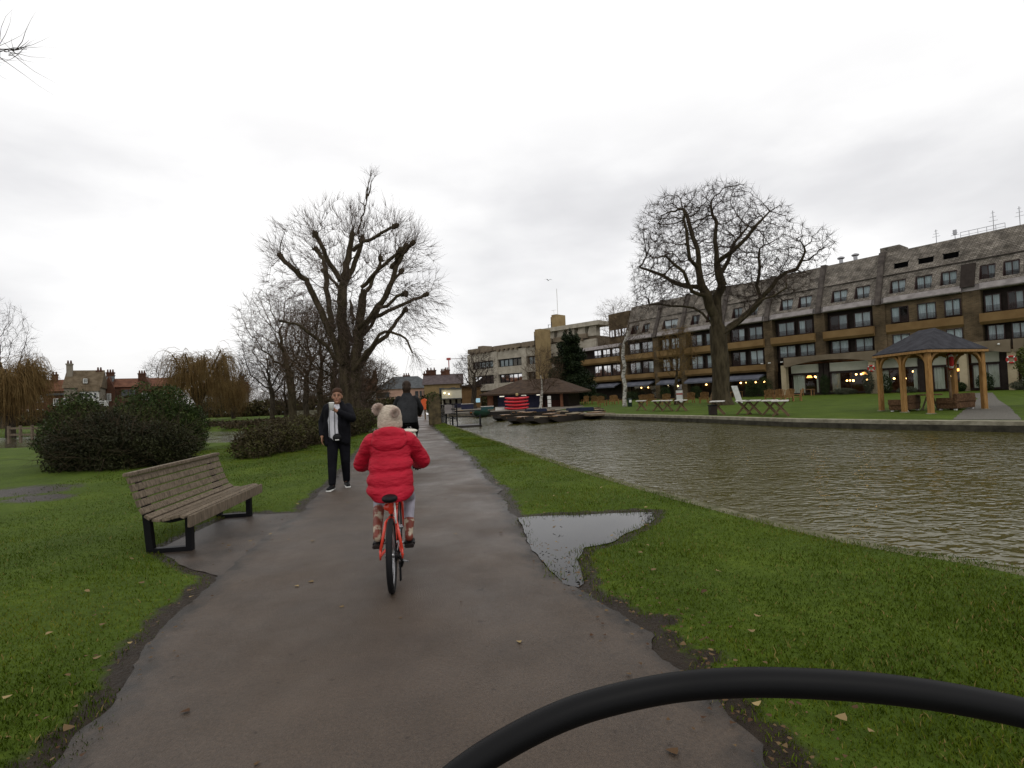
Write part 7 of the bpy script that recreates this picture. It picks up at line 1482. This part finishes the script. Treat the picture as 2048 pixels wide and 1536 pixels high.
# open jacket: back and two side panels, leaving the front open towards the camera's left
jk += [tor([(0, .05, .80, .20, .085), (0, .06, 1.0, .205, .09), (0, .05, 1.2, .21, .095), (0, .05, 1.4, .21, .08), (0, .04, 1.48, .13, .06)])]
jk += chainp([(Vector((.13, -.08, .82)), .075), (Vector((.125, -.085, 1.1)), .08), (Vector((.12, -.06, 1.38)), .075), (Vector((.07, -.02, 1.47)), .05)])
jk += chainp([(Vector((.06, -.11, .84)), .05), (Vector((.05, -.115, 1.1)), .055), (Vector((.05, -.09, 1.36)), .05)])
jk += chainp([(Vector((-.19, -.06, .80)), .055), (Vector((-.19, -.06, 1.1)), .055), (Vector((-.17, -.03, 1.38)), .06), (Vector((-.08, 0, 1.48)), .05)])
jk += [ell_prim((0, .06, 1.5), (.11, .07, .06))]
jk += chainp([(sh[-1], .078), (el[-1], .07), (hn[-1].lerp(el[-1], .15), .05)])+chainp([(sh[1], .078), (el[1], .074), (hn[1].lerp(el[1], .25), .055)])
blob('jacket', jk, .0095, M_jb, mn, 4)
M_wh = mat('white_grey_top', (.50, .50, .55), .85, (.66, .66, .70), 5, .4, 14)
blob('shirt', [tor([(-.04, -.04, .84, .145, .085), (-.04, -.045, 1.0, .15, .09), (-.04, -.045, 1.2, .155, .092), (-.03, -.03, 1.38, .13, .07), (0, 0, 1.48, .075, .055)])], .01, M_wh, mn, 3)
for x in (-.135, -.045): MB().tube([(x+.01, -.10, 1.44), (x, -.142, 1.3), (x-.003, -.147, 1.1), (x, -.14, .9)], .008, 6).build('strap', mat('grey_strap', (.12, .12, .13)), mn, True)
blob('trousers', [ell_prim((0, .01, .90), (.165, .12, .12))]+sum([chainp([(hip[s], .112), (knee[s], .083), (ank[s]+Vector((0, .01, .03)), .062)]) for s in (-1, 1)], []), .0095, mat('black_tracksuit', (.005, .005, .007), .8, (.011, .011, .014), 5, .4, 16, spec=.05), mn, 3)
for s in (-1, 1):
    a = ank[s]; dx = -.05 if s < 0 else .035; so_ = blob('shoe', [cap_prim(a+Vector((0, .035, -.035)), .05, a+Vector((dx, -.15, -.05)), .036), ell_prim(a+Vector((0, .02, .0)), (.05, .06, .05))], .008, M_black, mn, 3); mb = MB(); mb.beam(a+Vector((0, .085, -.078)), a+Vector((dx, -.19, -.078)), .09, .024); mb.build('sole', M_white, so_, bevel=.008)
cu = empty('paper_cup', (0, 0, 0), 0, 'white cup held at the chin of the walker in black', 'cup'); Rz_ = Matrix.Translation((mp_.x, mp_.y, .01)) @ Matrix.Rotation(rad(14), 4, 'Z'); cu.matrix_world = Rz_ @ Matrix.Translation((-.075, -.285, 1.38)); MB().lathe([(.034, 0), (.045, .115), (.047, .12)], n=16).build('cup', M_white, cu, True); MB().lathe([(.048, .118), (.048, .13), (.04, .14)], n=16).build('lid', M_white, cu, True)
bg_ = empty('camera_bag', (0, 0, 0), 0, 'small black pouch hanging in front of the walker\'s waist', 'bag'); bg_.matrix_world = Rz_ @ Matrix.Translation((-.01, -.20, .86)); blob('pouch', [ell_prim((0, 0, .04), (.075, .045, .075))], .008, M_black, bg_, 1); MB().box(-.03, .035, -.052, -.044, .0, .015).build('shine_bar', M_white, bg_)  # white bar on the pouch paints in its shine
